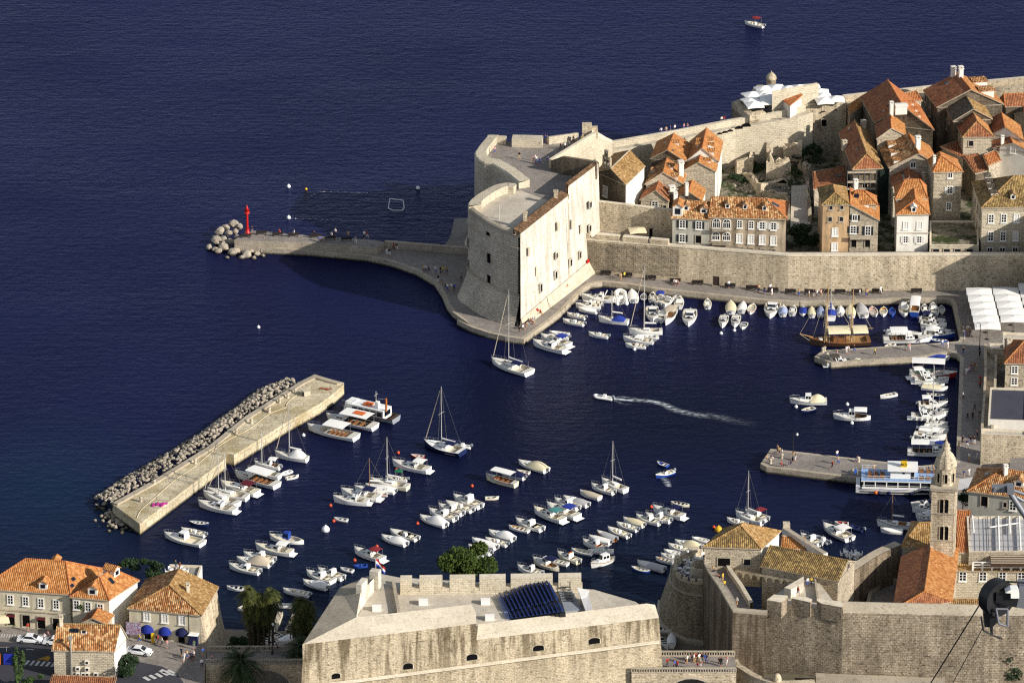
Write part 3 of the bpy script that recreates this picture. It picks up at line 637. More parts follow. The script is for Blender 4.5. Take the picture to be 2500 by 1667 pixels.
# ------------------------------------------------------------------ houses
WIN={}
def win_mesh(w,h,kind):
 """window standing on a facade: x along the wall, y outwards, z up from the sill centre"""
 key=(round(w,2),round(h,2),kind)
 if key in WIN:return WIN[key]
 m=MB(); f=.16; fm,gm=0,1
 def bar(x0,x1,z0,z1,y0,y1,mi):m.box(((x0+x1)/2,(y0+y1)/2,z0),(x1-x0,y1-y0,z1-z0),0,mi)
 if kind=='t':
  k=8; ar=[(w/2*math.cos(math.pi*i/k),h-w/2+w/2*math.sin(math.pi*i/k)) for i in range(k+1)]
  pane=[(-w/2,0),(w/2,0)]+ar; m.add([(x,.03,z) for x,z in pane],[tuple(range(len(pane)))[::-1]],1)
  oo=[((w/2+.12)*math.cos(math.pi*i/k),h-w/2+(w/2+.12)*math.sin(math.pi*i/k)) for i in range(k+1)]
  A,B=[(w/2,0)]+ar+[(-w/2,0)],[(w/2+.12,0)]+oo+[(-w/2-.12,0)]
  m.loft([[(x,-.05,z) for x,z in B],[(x,.12,z) for x,z in B],[(x,.12,z) for x,z in A],[(x,.02,z) for x,z in A]],0,False)
  WIN[key]=m.mesh('window',['tower_stone','dark_opening']); return WIN[key]
 if kind=='a':
  k=8; ar=[(w/2*math.cos(math.pi*i/k),h-w/2+w/2*math.sin(math.pi*i/k)) for i in range(k+1)]
  pane=[(-w/2,0),(w/2,0)]+ar; m.add([(x,.04,z) for x,z in pane],[tuple(range(len(pane)))[::-1]],gm)
  oo=[((w/2+f)*math.cos(math.pi*i/k),h-w/2+(w/2+f)*math.sin(math.pi*i/k)) for i in range(k+1)]
  A,B=[(w/2,0)]+ar+[(-w/2,0)],[(w/2+f,0)]+oo+[(-w/2-f,0)]
  m.loft([[(x,-.05,z) for x,z in B],[(x,.12,z) for x,z in B],[(x,.12,z) for x,z in A],[(x,.03,z) for x,z in A]],fm,False)
  bar(-.05,.05,0,h,.045,.09,fm); bar(-w/2,w/2,h-w/2-.05,h-w/2+.05,.045,.09,fm); bar(-w/4-.04,-w/4+.04,0,h-w*.3,.045,.085,fm); bar(w/4-.04,w/4+.04,0,h-w*.3,.045,.085,fm)
 else:
  m.add([(-w/2,.04,0),(w/2,.04,0),(w/2,.04,h),(-w/2,.04,h)],[(3,2,1,0)],gm)
  bar(-w/2-f,-w/2,-f,h+f,-.05,.12,fm); bar(w/2,w/2+f,-f,h+f,-.05,.12,fm); bar(-w/2,w/2,h,h+f,-.05,.121,fm)
  if kind not in('d','o'):
   bar(-.06,.06,0,h,.045,.09,fm)
   if h>1.1:
    for q in(1/3,2/3):bar(-w/2,w/2,h*q-.04,h*q+.04,.045,.085,fm)
 if kind!='d':bar(-w/2-f-.1,w/2+f+.1,-f-.12,-f,-.05,.24,fm); bar(-w/2,w/2,-f,0,-.05,.122,fm)
 mats={'b':['frame_white','shutter_white'],'d':['coping_grey','dark_opening'],'o':['coping_grey','window_glass']}.get(kind,['frame_white','window_glass'])
 WIN[key]=m.mesh('window',mats); return WIN[key]
SHUT={}
def shutter_mesh(h,mat):
 k=(round(h,2),mat)
 if k not in SHUT:
  m=MB(); m.box((0,.05,0),(.42,.07,h))
  for i in range(6):m.box((0,.09,h*(i+.3)/6),(.36,.03,h/12))
  SHUT[k]=m.mesh('shutter',mat)
 return SHUT[k]
def ray_plane(zone,x,y,p,n):
 u,v=uv(zone,x,y); a,b=(u-1250)/CAM_F,(833.5-v)/CAM_F
 d=Vector((a,CD+b*SD,-SD+b*CD)); c=Vector((0,0,CAM_H)); return c+d*((Vector(p)-c).dot(n)/d.dot(n))
class House:pass
def house(look,place,zone,FL,FR,ze,zb,depth=None,BL=None,ridge=(.5,0,.5,1,2.0),wall='house_stone',roof='tiles_orange',roof_r=None,wall_r=None,wins=(),dorm=(),chim=(),sky=(),over=.3,kind='gable',name='house',cat='house',group=None,root=None,cornice=True,caps='tiles_new'):
 A,B=P(zone,*FL,ze),P(zone,*FR,ze); a=B-A
 if BL:b=P(zone,*BL,ze)-A
 else:b=Vector((-a.y,a.x,0)).normalized()*depth
 H=House(); H.A,H.a,H.b,H.ze=A,a,b,ze
 L=lambda s,t,z=0.0:A+a*s+b*t+Vector((0,0,z))
 if root is None:
  root=wthing(name,look,cat,((A+B)/2+b/2).xy.to_3d()+Vector((0,0,zb))); REG.append((root,look,place))
  if group:root['group']=group
 H.root=root; na=Vector((a.y,-a.x,0)).normalized(); nr=Vector((b.y,-b.x,0)).normalized()
 if nr.dot(a)<0:nr=-nr
 H.faces={'f':(A,na),'r':(B,nr),'l':(A,-nr),'b':(A+b,-na)}
 w=MB(); ring=[L(0,0),L(1,0),L(1,1),L(0,1)]
 w.prism(xy(ring),zb,ze,0,cap=False)
 if wall_r:w.mi[-3 if True else 0]=0
 s0,t0,s1,t1,hr=ridge; r=MB(); pl={}
 os_,ot=over/a.length,over/b.length
 if kind=='flat':
  w.poly([L(0,0,-.35+0),L(1,0,-.35),L(1,1,-.35),L(0,1,-.35)],1)
  inn=[L(.35/a.length,.35/b.length),L(1-.35/a.length,.35/b.length),L(1-.35/a.length,1-.35/b.length),L(.35/a.length,1-.35/b.length)]
  w.loft([[p for p in ring+ring[:1]],[p for p in inn+inn[:1]],[p-Vector((0,0,.36)) for p in inn+inn[:1]]],2,False)
  w.build('wall',[wall,roof,'coping_stone'],root)
  pl['t']=(L(0,0),Vector((0,0,1)))
 else:
  FLc,FRc,BRc,BLc=L(-os_,-ot,-.1),L(1+os_,-ot,-.1),L(1+os_,1+ot,-.1),L(-os_,1+ot,-.1)
  if kind=='shed':
   q=[FLc,FRc,BRc+Vector((0,0,hr)),BLc+Vector((0,0,hr))]; faces=[('f',q)]
   w.add([L(0,0),L(0,1),L(0,1,hr)],[(0,2,1)]); w.add([L(1,0),L(1,1),L(1,1,hr)],[(0,1,2)]); w.add([L(0,1),L(1,1),L(1,1,hr),L(0,1,hr)],[(1,0,3,2)]); lines=[]
  else:
   along_t=abs(t1-t0)*b.length>=abs(s1-s0)*a.length
   e=1e-3; R0,R1=L(s0,t0,hr),L(s1,t1,hr)
   if along_t:
    if t0<e:w.add([L(0,0),L(1,0),L(s0,0,hr)],[(0,1,2)]); R0=L(s0,-ot,hr)
    if t1>1-e:w.add([L(0,1),L(1,1),L(s1,1,hr)],[(0,2,1)]); R1=L(s1,1+ot,hr)
    faces=[('l',[BLc,FLc,R0,R1]),('r',[FRc,BRc,R1,R0])]
    if t0>=e:faces.append(('f',[FLc,FRc,R0]))
    if t1<=1-e:faces.append(('b',[BRc,BLc,R1]))
    lines=[(R0,R1)]+([(FLc,R0),(FRc,R0)] if t0>=e else[])+([(BLc,R1),(BRc,R1)] if t1<=1-e else[])
    if s0<e:faces=[f for f in faces if f[0]!='l']; w.add([L(0,0),L(0,1),L(0,1,hr),L(0,0,hr)],[(0,3,2,1)])
   else:
    if s0<e:w.add([L(0,0),L(0,1),L(0,t0,hr)],[(0,2,1)]); R0=L(-os_,t0,hr)
    if s1>1-e:w.add([L(1,0),L(1,1),L(1,t1,hr)],[(0,1,2)]); R1=L(1+os_,t1,hr)
    faces=[('f',[FLc,FRc,R1,R0]),('b',[BRc,BLc,R0,R1])]
    if s0>=e:faces.append(('l',[BLc,FLc,R0]))
    if s1<=1-e:faces.append(('r',[FRc,BRc,R1]))
    lines=[(R0,R1)]+([(FLc,R0),(BLc,R0)] if s0>=e else[])+([(FRc,R1),(BRc,R1)] if s1<=1-e else[])
  dn=Vector((0,0,-.2))
  for k,f in faces:
   n=(f[1]-f[0]).cross(f[2]-f[0]).normalized()
   pl[k]=(f[0],n); r.add(f,[tuple(range(len(f)))],1 if(k=='r' and roof_r) else 0)  # roof_r often paints sunlight: brighter tiles on the right slope
   low=[p+dn for p in f]; r.add(low,[tuple(range(len(f)-1,-1,-1))],2)
   for i in range(len(f)):
    j=(i+1)%len(f)
    r.add([f[i],f[j],low[j],low[i]],[(0,3,2,1)],2)
  for p,q in lines:r.tube(p+Vector((0,0,-.02)),q+Vector((0,0,-.02)),.15,5,3,cap=True)
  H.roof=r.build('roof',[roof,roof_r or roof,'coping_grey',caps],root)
  if cornice:
   oo=[p for p in ring]; cc=[L(-.12/a.length,-.12/b.length),L(1+.12/a.length,-.12/b.length),L(1+.12/a.length,1+.12/b.length),L(-.12/a.length,1+.12/b.length)]
   w.loft([[p+Vector((0,0,-.45)) for p in oo+oo[:1]],[p+Vector((0,0,-.38)) for p in cc+cc[:1]],[p+Vector((0,0,-.2)) for p in cc+cc[:1]]],1,False)
  w.build('wall',[wall,'coping_grey'],root)
  if wall_r:
   m=MB(); q=[L(1,0),L(1,1)]; o_=nr*.06; m.add([Vector((q[0].x,q[0].y,zb))+o_,Vector((q[1].x,q[1].y,zb))+o_,q[1]+o_+Vector((0,0,-.46)),q[0]+o_+Vector((0,0,-.46))],[(0,1,2,3)]);
   if s1>1-1e-3 and kind=='gable' and abs(t1-t0)*b.length<abs(s1-s0)*a.length:m.add([q[0]+o_+Vector((0,0,-.46)),q[1]+o_+Vector((0,0,-.46)),L(1,1,-.05)+o_,L(1,t1,hr-.08)+o_,L(1,0,-.05)+o_],[(0,1,2,3,4)])
   m.build('side_wall',wall_r,root)
 H.pl=pl
 for face,pts,ww,hh,kd in wins:
  p0,n=H.faces[face]
  for x,y in pts:
   p=ray_plane(zone,x,y,p0,n); kk='w' if kd in('s','ws') else kd
   rz=math.atan2(n.y,n.x)-math.pi/2
   o=link('door' if kd=='d' and hh>1.9 else 'window',win_mesh(ww,hh,kk),root,(p.x,p.y,p.z-hh/2),rz)
   if kd in('s','ws'):
    for sg in(-1,1):
     sh=bpy.data.objects.new('shutter',shutter_mesh(hh,'shutter_dark' if kd=='s' else 'shutter_white')); COL.objects.link(sh); sh.parent=o; sh.location=(sg*(ww/2+.4),0.02,0)
 hr_root=getattr(H,'roof',root)
 for face,x,y,ww,hh,*opt in dorm:
  p0,n=pl[face]; p=ray_plane(zone,x,y,p0,n); out={'f':na,'l':-nr,'r':nr,'b':-na}[face]; t=Vector((-out.y,out.x,0)); bk=-out*(hh/max(.25,-n.dot(out)*-1/max(.2,n.z))) if False else-out*max(1.0,hh*1.9)
  m=MB(); rm=opt[0] if opt else roof; rh=ww*.38 if not(len(opt)>1 and opt[1]=='shed') else.12; up=Vector((0,0,1)); wm='plaster_white'
  a0,a1=p-t*ww/2,p+t*ww/2; lo=up*-.5
  q=lambda v,z:v+up*z
  m.add([q(a0,0)+lo,q(a1,0)+lo,q(a1,hh),q(p,hh+rh),q(a0,hh)],[(0,1,2,3,4)],0)
  m.add([q(a1,0)+lo,a1+bk+lo,q(a1+bk,hh),q(a1,hh)],[(0,1,2,3)],0); m.add([q(a0,0)+lo,a0+bk+lo,q(a0+bk,hh),q(a0,hh)],[(0,3,2,1)],0)
  e=t*.18; f=out*.22
  for sg,av in((1,a1),(-1,a0)):
   v=[q(p,hh+rh)+f,q(av,hh-.08)+e*sg+f,q(av+bk,hh-.08)+e*sg,q(p+bk,hh+rh)]; v2=[x_+up*.14 for x_ in v]
   m.add(v2,[(0,1,2,3) if sg>0 else(3,2,1,0)],1); m.add(v+v2,[(0,1,5,4),(1,2,6,5)],1)
  m.add([p-t*ww*.28+out*.03+up*hh*.2,p+t*ww*.28+out*.03+up*hh*.2,p+t*ww*.28+out*.03+up*hh*.85,p-t*ww*.28+out*.03+up*hh*.85],[(0,1,2,3)],2)
  m.build('dormer',[wm,rm,'window_glass'],hr_root)
 for face,x,y,hh,*ww in chim:
  p0,n=pl[face]; p=ray_plane(zone,x,y,p0,n); m=MB(); cw=ww[0] if ww else.7
  m.box((p.x,p.y,p.z-.6),(cw,cw,hh+.6),.3); m.box((p.x,p.y,p.z+hh),(cw*1.25,cw*1.25,.15),.3)
  for sg in(-1,1):m.box((p.x+sg*cw*.35,p.y,p.z+hh+.15),(cw*.2,cw*.7,.3),.3)
  m.box((p.x,p.y,p.z+hh+.45),(cw*1.2,cw*1.1,.12),.3); m.build('chimney','plaster_white' if hh>1.2 else 'limestone_pale',hr_root)
 for face,x,y,ww,hh in sky:
  p0,n=pl[face]; p=ray_plane(zone,x,y,p0,n); tu=Vector((-n.y,n.x,0)).normalized(); tv=n.cross(tu); m=MB()
  q=[p+tu*(i*ww/2)+tv*(j*hh/2) for i,j in((-1,-1),(1,-1),(1,1),(-1,1))]; q2=[v+n*.12 for v in q]
  m.add(q+q2,[(0,1,5,4),(1,2,6,5),(2,3,7,6),(3,0,4,7)],0); m.add(q2,[(0,1,2,3)],1); m.build('skylight',['iron_grey','window_glass'],hr_root)
 return H
TOWN='houses of the old town'
def H_(*a,**k):k.setdefault('group',TOWN); return house(*a,**k)
# --- front row along the harbour wall
h=H_('small grey plastered house with dark shutters','beside the brown stucco palace','12',(595,1052),(978,1070),13.6,5,depth=8,ridge=(0,.5,1,.5,2.2),wall='plaster_grey',roof='tiles_mottled',caps='tiles_mottled',wins=[('f',[(697,1122),(866,1134)],1.0,1.5,'s'),('f',[(695,1266)],1.0,1.5,'s'),('f',[(862,1277)],1.1,1.6,'d')],dorm=[('f',735,985,1.1,1.0),('f',916,1012,1.4,.9),('f',648,1040,2.0,1.9,'tiles_orange')],chim=[('f',625,880,1.3)])
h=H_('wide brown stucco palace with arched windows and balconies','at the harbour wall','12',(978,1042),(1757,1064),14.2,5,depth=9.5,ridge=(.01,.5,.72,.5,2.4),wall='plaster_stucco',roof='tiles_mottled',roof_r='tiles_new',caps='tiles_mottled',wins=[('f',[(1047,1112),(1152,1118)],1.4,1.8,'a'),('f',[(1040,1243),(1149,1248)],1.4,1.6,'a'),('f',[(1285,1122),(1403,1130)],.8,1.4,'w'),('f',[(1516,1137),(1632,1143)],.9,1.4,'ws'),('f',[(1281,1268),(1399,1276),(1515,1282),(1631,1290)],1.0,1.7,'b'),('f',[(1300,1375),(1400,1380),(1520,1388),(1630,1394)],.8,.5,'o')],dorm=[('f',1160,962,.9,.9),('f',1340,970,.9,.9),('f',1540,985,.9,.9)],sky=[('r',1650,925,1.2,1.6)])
for zz,yy in((0,1170),(1,1310)):
 p0,n=h.faces['f']; pa_,pb_=ray_plane('12',1005,yy,p0,n),ray_plane('12',1195,yy,p0,n); m=MB(); c=(pa_+pb_)/2+n*.5; rz=math.atan2((pb_-pa_).y,(pb_-pa_).x); L_=(pb_-pa_).length
 m.box(c+Vector((0,0,-.25)),(L_,1.0,.18),rz); m.box(c+n*.45+Vector((0,0,.55)),(L_,.07,.08),rz)
 for i in range(14):q=lerp(pa_,pb_,(i+.5)/14)+n*.95; m.box((q.x,q.y,q.z-.08),(.08,.07,.65),rz)
 m.build('balcony','coping_grey',h.root)
# --- group by the small church
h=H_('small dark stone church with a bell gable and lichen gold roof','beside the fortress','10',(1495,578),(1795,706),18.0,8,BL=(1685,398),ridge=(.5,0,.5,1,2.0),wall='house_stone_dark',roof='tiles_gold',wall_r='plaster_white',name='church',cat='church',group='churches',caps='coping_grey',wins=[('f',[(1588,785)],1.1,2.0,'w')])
p0,n=h.faces['f']; q=ray_plane('10',1592,520,p0,n); rz=math.atan2(n.y,n.x)+math.pi/2; m=MB()
t=Vector((-n.y,n.x,0)); q=q-n*.3
for x0,x1,z0,z1 in((-1.15,-.75,0,1.5),(-.2,.2,0,1.5),(.75,1.15,0,1.5),(-1.15,1.15,1.5,1.9),(-.6,-.3,1.9,2.8),(.3,.6,1.9,2.8),(-.6,.6,2.8,3.2),(-1.3,1.3,-.8,0)):
 c=q+t*((x0+x1)/2); m.box((c.x,c.y,q.z+z0),(x1-x0,.5,z1-z0),rz)
m.build('bell_gable','limestone_wall',h.root); m=MB()
for x_,z_ in((-.48,.7),(.48,.7),(0,2.1)):m=MB(); c=q+t*x_; m.lathe((c.x,c.y,q.z+z_),[(.28,0),(.2,.2),(.12,.5),(.02,.55)],8); m.build('bell','iron',h.root)
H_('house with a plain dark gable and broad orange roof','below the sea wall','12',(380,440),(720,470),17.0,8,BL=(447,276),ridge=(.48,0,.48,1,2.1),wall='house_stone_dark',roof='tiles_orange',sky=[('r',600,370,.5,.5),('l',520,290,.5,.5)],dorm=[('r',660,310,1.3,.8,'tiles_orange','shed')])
H_('long house with stepped white dormers on its orange roof','against the sea wall','12',(742,470),(1062,472),16.5,7,BL=(785,272),ridge=(.49,0,.49,1,2.9),wall='plaster_white',roof='tiles_orange',wall_r='plaster_white',dorm=[('r',1010,290,1.5,.9,'tiles_orange','shed'),('r',1015,345,1.5,.9,'tiles_orange','shed'),('l',845,330,1.3,.8,'tiles_orange','shed'),('l',850,290,1.3,.8,'tiles_orange','shed'),('r',1020,410,1.6,1.0,'tiles_orange','shed')])
H_('house with tall weathered grey gable and white side wall','before the dormered house','12',(710,568),(1030,573),15.8,5.5,BL=(738,462),ridge=(.48,0,.48,1,1.9),wall='house_stone',roof='tiles_orange',wall_r='plaster_white',sky=[('l',835,455,.5,.5)],dorm=[('r',985,490,1.5,.7,'tiles_orange','shed')],chim=[('r',970,415,1.4,.6)])
H_('little house with patched orange roof and many dormers','behind the terrace wall','12',(325,702),(695,700),14.8,6,BL=(400,520),ridge=(.47,0,.40,1,2.5),wall='house_stone',roof='tiles_mottled',roof_r='tiles_orange',caps='tiles_orange',dorm=[('l',385,590,1.5,.8,'tiles_mottled','shed'),('l',430,500,1.3,.7,'tiles_mottled','shed'),('r',610,560,2.0,.9,'tiles_mottled','shed'),('r',650,655,1.9,.8,'tiles_mottled','shed')],chim=[('r',680,620,2.6,1.0)])
H_('low stone cottage with a rust red gabled roof','behind the terrace wall','12',(272,864),(548,880),13.0,6,depth=5.5,ridge=(.55,0,.55,1,2.2),wall='house_stone',roof='tiles_rust',wins=[('f',[(415,925)],1.1,1.4,'w'),('f',[(515,950)],.6,.8,'o')],chim=[('r',590,830,1.6,1.1)])
H_('cottage with a red tiled lean-to roof','squeezed between two dormered houses','12',(455,742),(590,755),13.4,6,depth=3.4,kind='shed',ridge=(0,0,0,0,1.5),roof='tiles_new')
H_('low house with bright sunlit orange roof and white chimney','behind the grey shuttered house','12',(628,838),(890,874),13.6,6,BL=(668,728),ridge=(.5,0,.5,1,1.6),wall='house_stone',roof='tiles_orange',wall_r='plaster_white',chim=[('f' if False else 'l',740,800,1.6,.6)])
H_('grey stone outbuilding with flat top','beside the weathered gable house','12',(550,790),(630,800),14.0,6,depth=2.5,kind='flat',wall='house_stone_dark',roof='concrete')
# --- row right of the ruins
h=H_('tall ochre plastered house with old lichen roof','beside the dark garden trees','14',(290,918),(562,915),18.0,5,BL=(248,748),ridge=(.5,.3,.5,.78,1.4),wall='plaster_ochre',roof='tiles_old',roof_r='tiles_gold',caps='tiles_gold',wins=[('f',[(372,955),(483,952)],.6,.7,'o'),('f',[(363,1072),(478,1071)],.7,.9,'o'),('f',[(413,1203),(409,1352)],1.0,1.5,'b')])
h=H_('stone house with lopsided orange roof and balcony','at the mouth of the dark alley','14',(566,1068),(858,1074),14.8,5,depth=9,ridge=(0,0,0,1,3.2),wall='house_stone',roof='tiles_orange',roof_r='tiles_orange',wins=[('f',[(617,1057)],.8,1.1,'s'),('f',[(600,1180)],1.0,1.4,'s'),('f',[(752,1190)],.9,1.8,'s'),('f',[(607,1320),(748,1320)],1.0,1.5,'d')],chim=[('r',625,760,1.5,.8)],sky=[('r',640,830,1.0,1.0)],dorm=[('r',760,935,2.8,.9,'tiles_orange','shed')])
p0,n=h.faces['f']; m=MB(); pa_,pb_=ray_plane('14',568,1265,p0,n),ray_plane('14',805,1265,p0,n); c=(pa_+pb_)/2+n*.45; L_=(pb_-pa_).length
m.box(c,(L_,.9,.15),0); m.box(c+Vector((0,-.4,.15)),(L_,.06,.7),0); m.build('balcony','coping_grey',h.root)
H_('hipped attic house with bright orange tiles','above the dark alley','14',(565,905),(838,912),16.6,8,BL=(555,830),ridge=(.25,.5,.55,.5,2.0),roof='tiles_orange',wall='house_stone_pale',sky=[('f',635,835,.9,.9)])
h=H_('narrow white house with stepped orange hip roofs','between two dark alleys','14',(1052,1016),(1375,1012),15.9,5,BL=(1035,860),ridge=(.58,.25,.58,.95,2.2),wall='plaster_white',roof='tiles_orange',wins=[('f',[(1140,1135),(1280,1135)],.9,1.4,'b'),('f',[(1138,1280),(1277,1280)],.8,1.3,'ws')],dorm=[('f',1222,1000,1.0,1.0,'plaster_white')])
p0,n=h.faces['f']; m=MB(); pa_,pb_=ray_plane('14',1048,1218,p0,n),ray_plane('14',1376,1215,p0,n); m.box((pa_+pb_)/2+n*.06,((pb_-pa_).length,.16,.14),0); m.build('string_course','coping_grey',h.root)
H_('rear wing with orange hip roof and loggia','behind the narrow white house','14',(1045,858),(1350,850),17.0,6,BL=(1035,740),ridge=(.3,.8,.8,.8,2.0),wall='plaster_white',roof='tiles_orange',wins=[('f',[(1085,880),(1135,880),(1185,878)],.6,.5,'o')])
h=H_('slim stone tower house with pyramid roof','behind the rubble terrace','14',(1430,582),(1715,576),19.5,6,BL=(1375,470),ridge=(.32,.45,.34,.8,2.3),wall='house_stone',roof='tiles_orange',wins=[('f',[(1595,622)],.8,1.0,'w'),('f',[(1590,772)],.9,1.4,'ws'),('f',[(1580,938)],.8,1.4,'w')],chim=[('l',1430,520,1.6,.5)])
h=H_('large pale stone palace with mossy dormered roof','right of the rubble terrace','14',(1925,946),(2640,930),17.3,5,BL=(1832,690),ridge=(.51,.5,.9,.5,3.8),wall='house_stone_pale',roof='tiles_old',caps='tiles_gold',wins=[('f',[(2015,1065),(2145,1063)],.9,1.6,'w'),('f',[(2275,1062)],.9,1.6,'b'),('f',[(2010,1246),(2136,1244)],.9,1.8,'w'),('f',[(2266,1242)],.9,1.8,'b'),('f',[(2000,1386),(2130,1384),(2260,1383)],.9,.8,'w'),('l',[(1828,845),(1854,900),(1880,958),(1905,1015)],.9,1.6,'o'),('l',[(1818,1020),(1845,1078),(1870,1138),(1896,1195)],.9,1.8,'o')],dorm=[('f',2240,870,1.0,1.0,'tiles_gold'),('l',1945,650,1.8,.7,'tiles_grey','shed'),('l',1965,705,1.8,.7,'tiles_grey','shed'),('l',1985,760,1.8,.7,'tiles_grey','shed'),('l',2010,820,1.8,.7,'tiles_grey','shed')])
m=MB(); p0,n=h.faces['f']
for y_ in(1325,985):
 pa_,pb_=ray_plane('14',1912,y_,p0,n),ray_plane('14',2400,y_-5,p0,n); m.box((pa_+pb_)/2+n*.08,((pb_-pa_).length,.2,.16),math.atan2((pb_-pa_).y,(pb_-pa_).x))
m.build('string_course','coping_grey',h.root)
h=H_('low stone terrace building with rubble paved roof','behind the harbour wall','14',(1385,1336),(1890,1338),9.8,5,BL=(1385,1085),kind='flat',wall='house_stone_pale',roof='ruin_ground',name='terrace_building',cat='terrace',wins=[('f',[(1450,1392),(1560,1392),(1672,1392),(1795,1392)],1.2,.6,'o')])
# --- middle rows
h=H_('long house with half orange and half golden roof','under scaffolding','14',(603,552),(893,542),17.2,7,BL=(465,182),ridge=(.5,.08,.52,1,2.5),wall='house_stone_dark',roof='tiles_rust',roof_r='tiles_gold',caps='tiles_gold',chim=[('l',510,340,1.1,.9),('r',705,130,1.0,.9)],sky=[('l',560,145,.9,.6),('l',640,360,.5,.5)],wins=[('f',[(720,745)],1.0,1.4,'d')])
H_('low annexe with plain rust coloured roof','beside the ruins','14',(205,756),(515,690),13.0,6,BL=(196,640),kind='shed',ridge=(0,0,0,0,1.2),wall='house_stone',roof='tiles_rust',sky=[('f',450,628,1.6,.7)])
H_('stone gabled house with dark red roof','below the great orange roof','14',(850,238),(1130,205),20.0,8,BL=(838,110),ridge=(.5,0,.5,1,1.9),wall='house_stone',roof='tiles_rust',roof_r='tiles_orange')
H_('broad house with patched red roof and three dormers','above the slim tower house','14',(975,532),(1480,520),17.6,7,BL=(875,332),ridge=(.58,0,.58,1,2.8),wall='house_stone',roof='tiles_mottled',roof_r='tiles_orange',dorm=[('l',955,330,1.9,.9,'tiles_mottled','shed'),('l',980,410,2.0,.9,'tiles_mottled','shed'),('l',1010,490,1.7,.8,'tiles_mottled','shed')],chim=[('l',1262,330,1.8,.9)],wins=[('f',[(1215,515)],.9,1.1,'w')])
H_('small gabled house with glazed roof lights','behind the narrow white house','14',(1010,735),(1310,705),15.6,6,BL=(990,605),ridge=(.55,0,.55,1,1.7),wall='house_stone_pale',roof='tiles_rust',sky=[('l',1110,610,2.2,.5),('l',1120,650,2.2,.5)],chim=[('r',1320,665,1.0,.5)])
h=H_('huge steep orange roof over a dark rubble gable','near the sea wall','17',(225,932),(1045,1027),19.5,8,BL=(18,570),ridge=(.46,0,.46,1,4.4),wall='house_stone_dark',roof='tiles_rust',roof_r='tiles_new',dorm=[('r',660,765,1.9,1.3,'plaster_white','shed'),('r',760,685,1.3,.7,'tiles_new','shed'),('r',810,775,1.3,.7,'tiles_new','shed'),('r',855,855,1.3,.7,'tiles_new','shed'),('l',320,770,1.3,.6,'tiles_new','shed')],chim=[('l',445,800,2.0,.7)])  # darker left tiles paint that slope's shade, brighter right tiles its sunlight
H_('small orange roofed wing with arch','left of the great orange roof','13',(1408,745),(1540,655),18.0,8,BL=(1385,695),kind='shed',ridge=(0,0,0,0,.8),wall='house_stone',roof='tiles_orange')
H_('low orange wing','on the right flank of the great orange roof','17',(720,640),(875,610),20.5,8,BL=(640,545),kind='shed',ridge=(0,0,0,0,.6),wall='house_stone',roof='tiles_new')
# --- right edge
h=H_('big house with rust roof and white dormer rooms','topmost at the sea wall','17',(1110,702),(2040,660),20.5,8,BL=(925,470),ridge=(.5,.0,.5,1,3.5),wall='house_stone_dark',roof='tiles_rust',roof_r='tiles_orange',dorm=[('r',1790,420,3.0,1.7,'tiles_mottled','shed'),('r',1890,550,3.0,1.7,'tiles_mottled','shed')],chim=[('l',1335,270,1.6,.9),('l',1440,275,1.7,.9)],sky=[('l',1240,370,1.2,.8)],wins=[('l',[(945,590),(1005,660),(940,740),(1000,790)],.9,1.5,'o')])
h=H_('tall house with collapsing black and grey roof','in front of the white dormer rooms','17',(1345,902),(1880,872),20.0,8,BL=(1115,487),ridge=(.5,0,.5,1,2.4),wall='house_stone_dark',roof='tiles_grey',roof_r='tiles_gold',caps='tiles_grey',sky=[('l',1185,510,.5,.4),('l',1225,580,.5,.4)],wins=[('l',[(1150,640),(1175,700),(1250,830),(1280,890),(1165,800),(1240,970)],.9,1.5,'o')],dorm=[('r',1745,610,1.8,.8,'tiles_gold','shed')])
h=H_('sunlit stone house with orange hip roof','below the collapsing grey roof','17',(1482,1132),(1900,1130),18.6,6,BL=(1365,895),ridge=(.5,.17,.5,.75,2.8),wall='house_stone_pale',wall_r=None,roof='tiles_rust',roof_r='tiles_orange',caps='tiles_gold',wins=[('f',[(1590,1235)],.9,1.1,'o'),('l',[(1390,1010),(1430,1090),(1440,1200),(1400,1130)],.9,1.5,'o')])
H_('house with gold and rust gabled roof over white gable','at the right edge','17',(1895,1092),(2330,1172),18.0,8,BL=(1850,893),ridge=(.4,0,.4,1,2.0),wall='plaster_white',roof='tiles_rust',roof_r='tiles_orange')
h=H_('white house with small red gabled roof','under the gold and rust gable','14',(2038,332),(2430,385),16.4,7,BL=(1998,252),ridge=(.5,0,.5,1,1.6),wall='plaster_white',roof='tiles_rust',roof_r='tiles_orange',wins=[('f',[(2240,362)],.9,1.2,'b'),('f',[(2085,352)],.7,.9,'o')],chim=[('l',2128,300,1.3,.6)])
H_('low sloping rust roof of an outhouse','above the mossy dormered palace','14',(1858,592),(1990,562),14.0,6,BL=(1738,462),kind='shed',ridge=(0,0,0,0,.9),roof='tiles_rust',wall='house_stone_dark')
H_('tiny cube house with red tiled lid','on the outhouse roof edge','14',(1992,517),(2112,468),15.2,7,BL=(1938,432),kind='shed',ridge=(0,0,0,0,.5),roof='tiles_new',wall='house_stone')
H_('rust roofed house cut by the frame','below the grey rampart','17',(2092,697),(2450,690),18.5,8,BL=(2022,602),ridge=(.02,.6,1,.6,1.8),wall='house_stone_dark',roof='tiles_rust')
H_('grey stone house cut by the frame','right of the collapsing roof','17',(2215,800),(2480,905),17.2,8,BL=(2215,690),ridge=(.5,0,.5,1,1.2),wall='house_stone',roof='tiles_grey')
H_('two storey grey stone wing','left of the sunlit hip roof house','17',(1480,1440),(1780,1330),14.5,6,depth=6,kind='shed',ridge=(0,0,0,0,1.0),wall='house_stone',roof='tiles_rust')
sc=wthing('scaffold','scaffold with pale planks and a dark green dust net over the alley','scaffold',P('14',760,800,8))
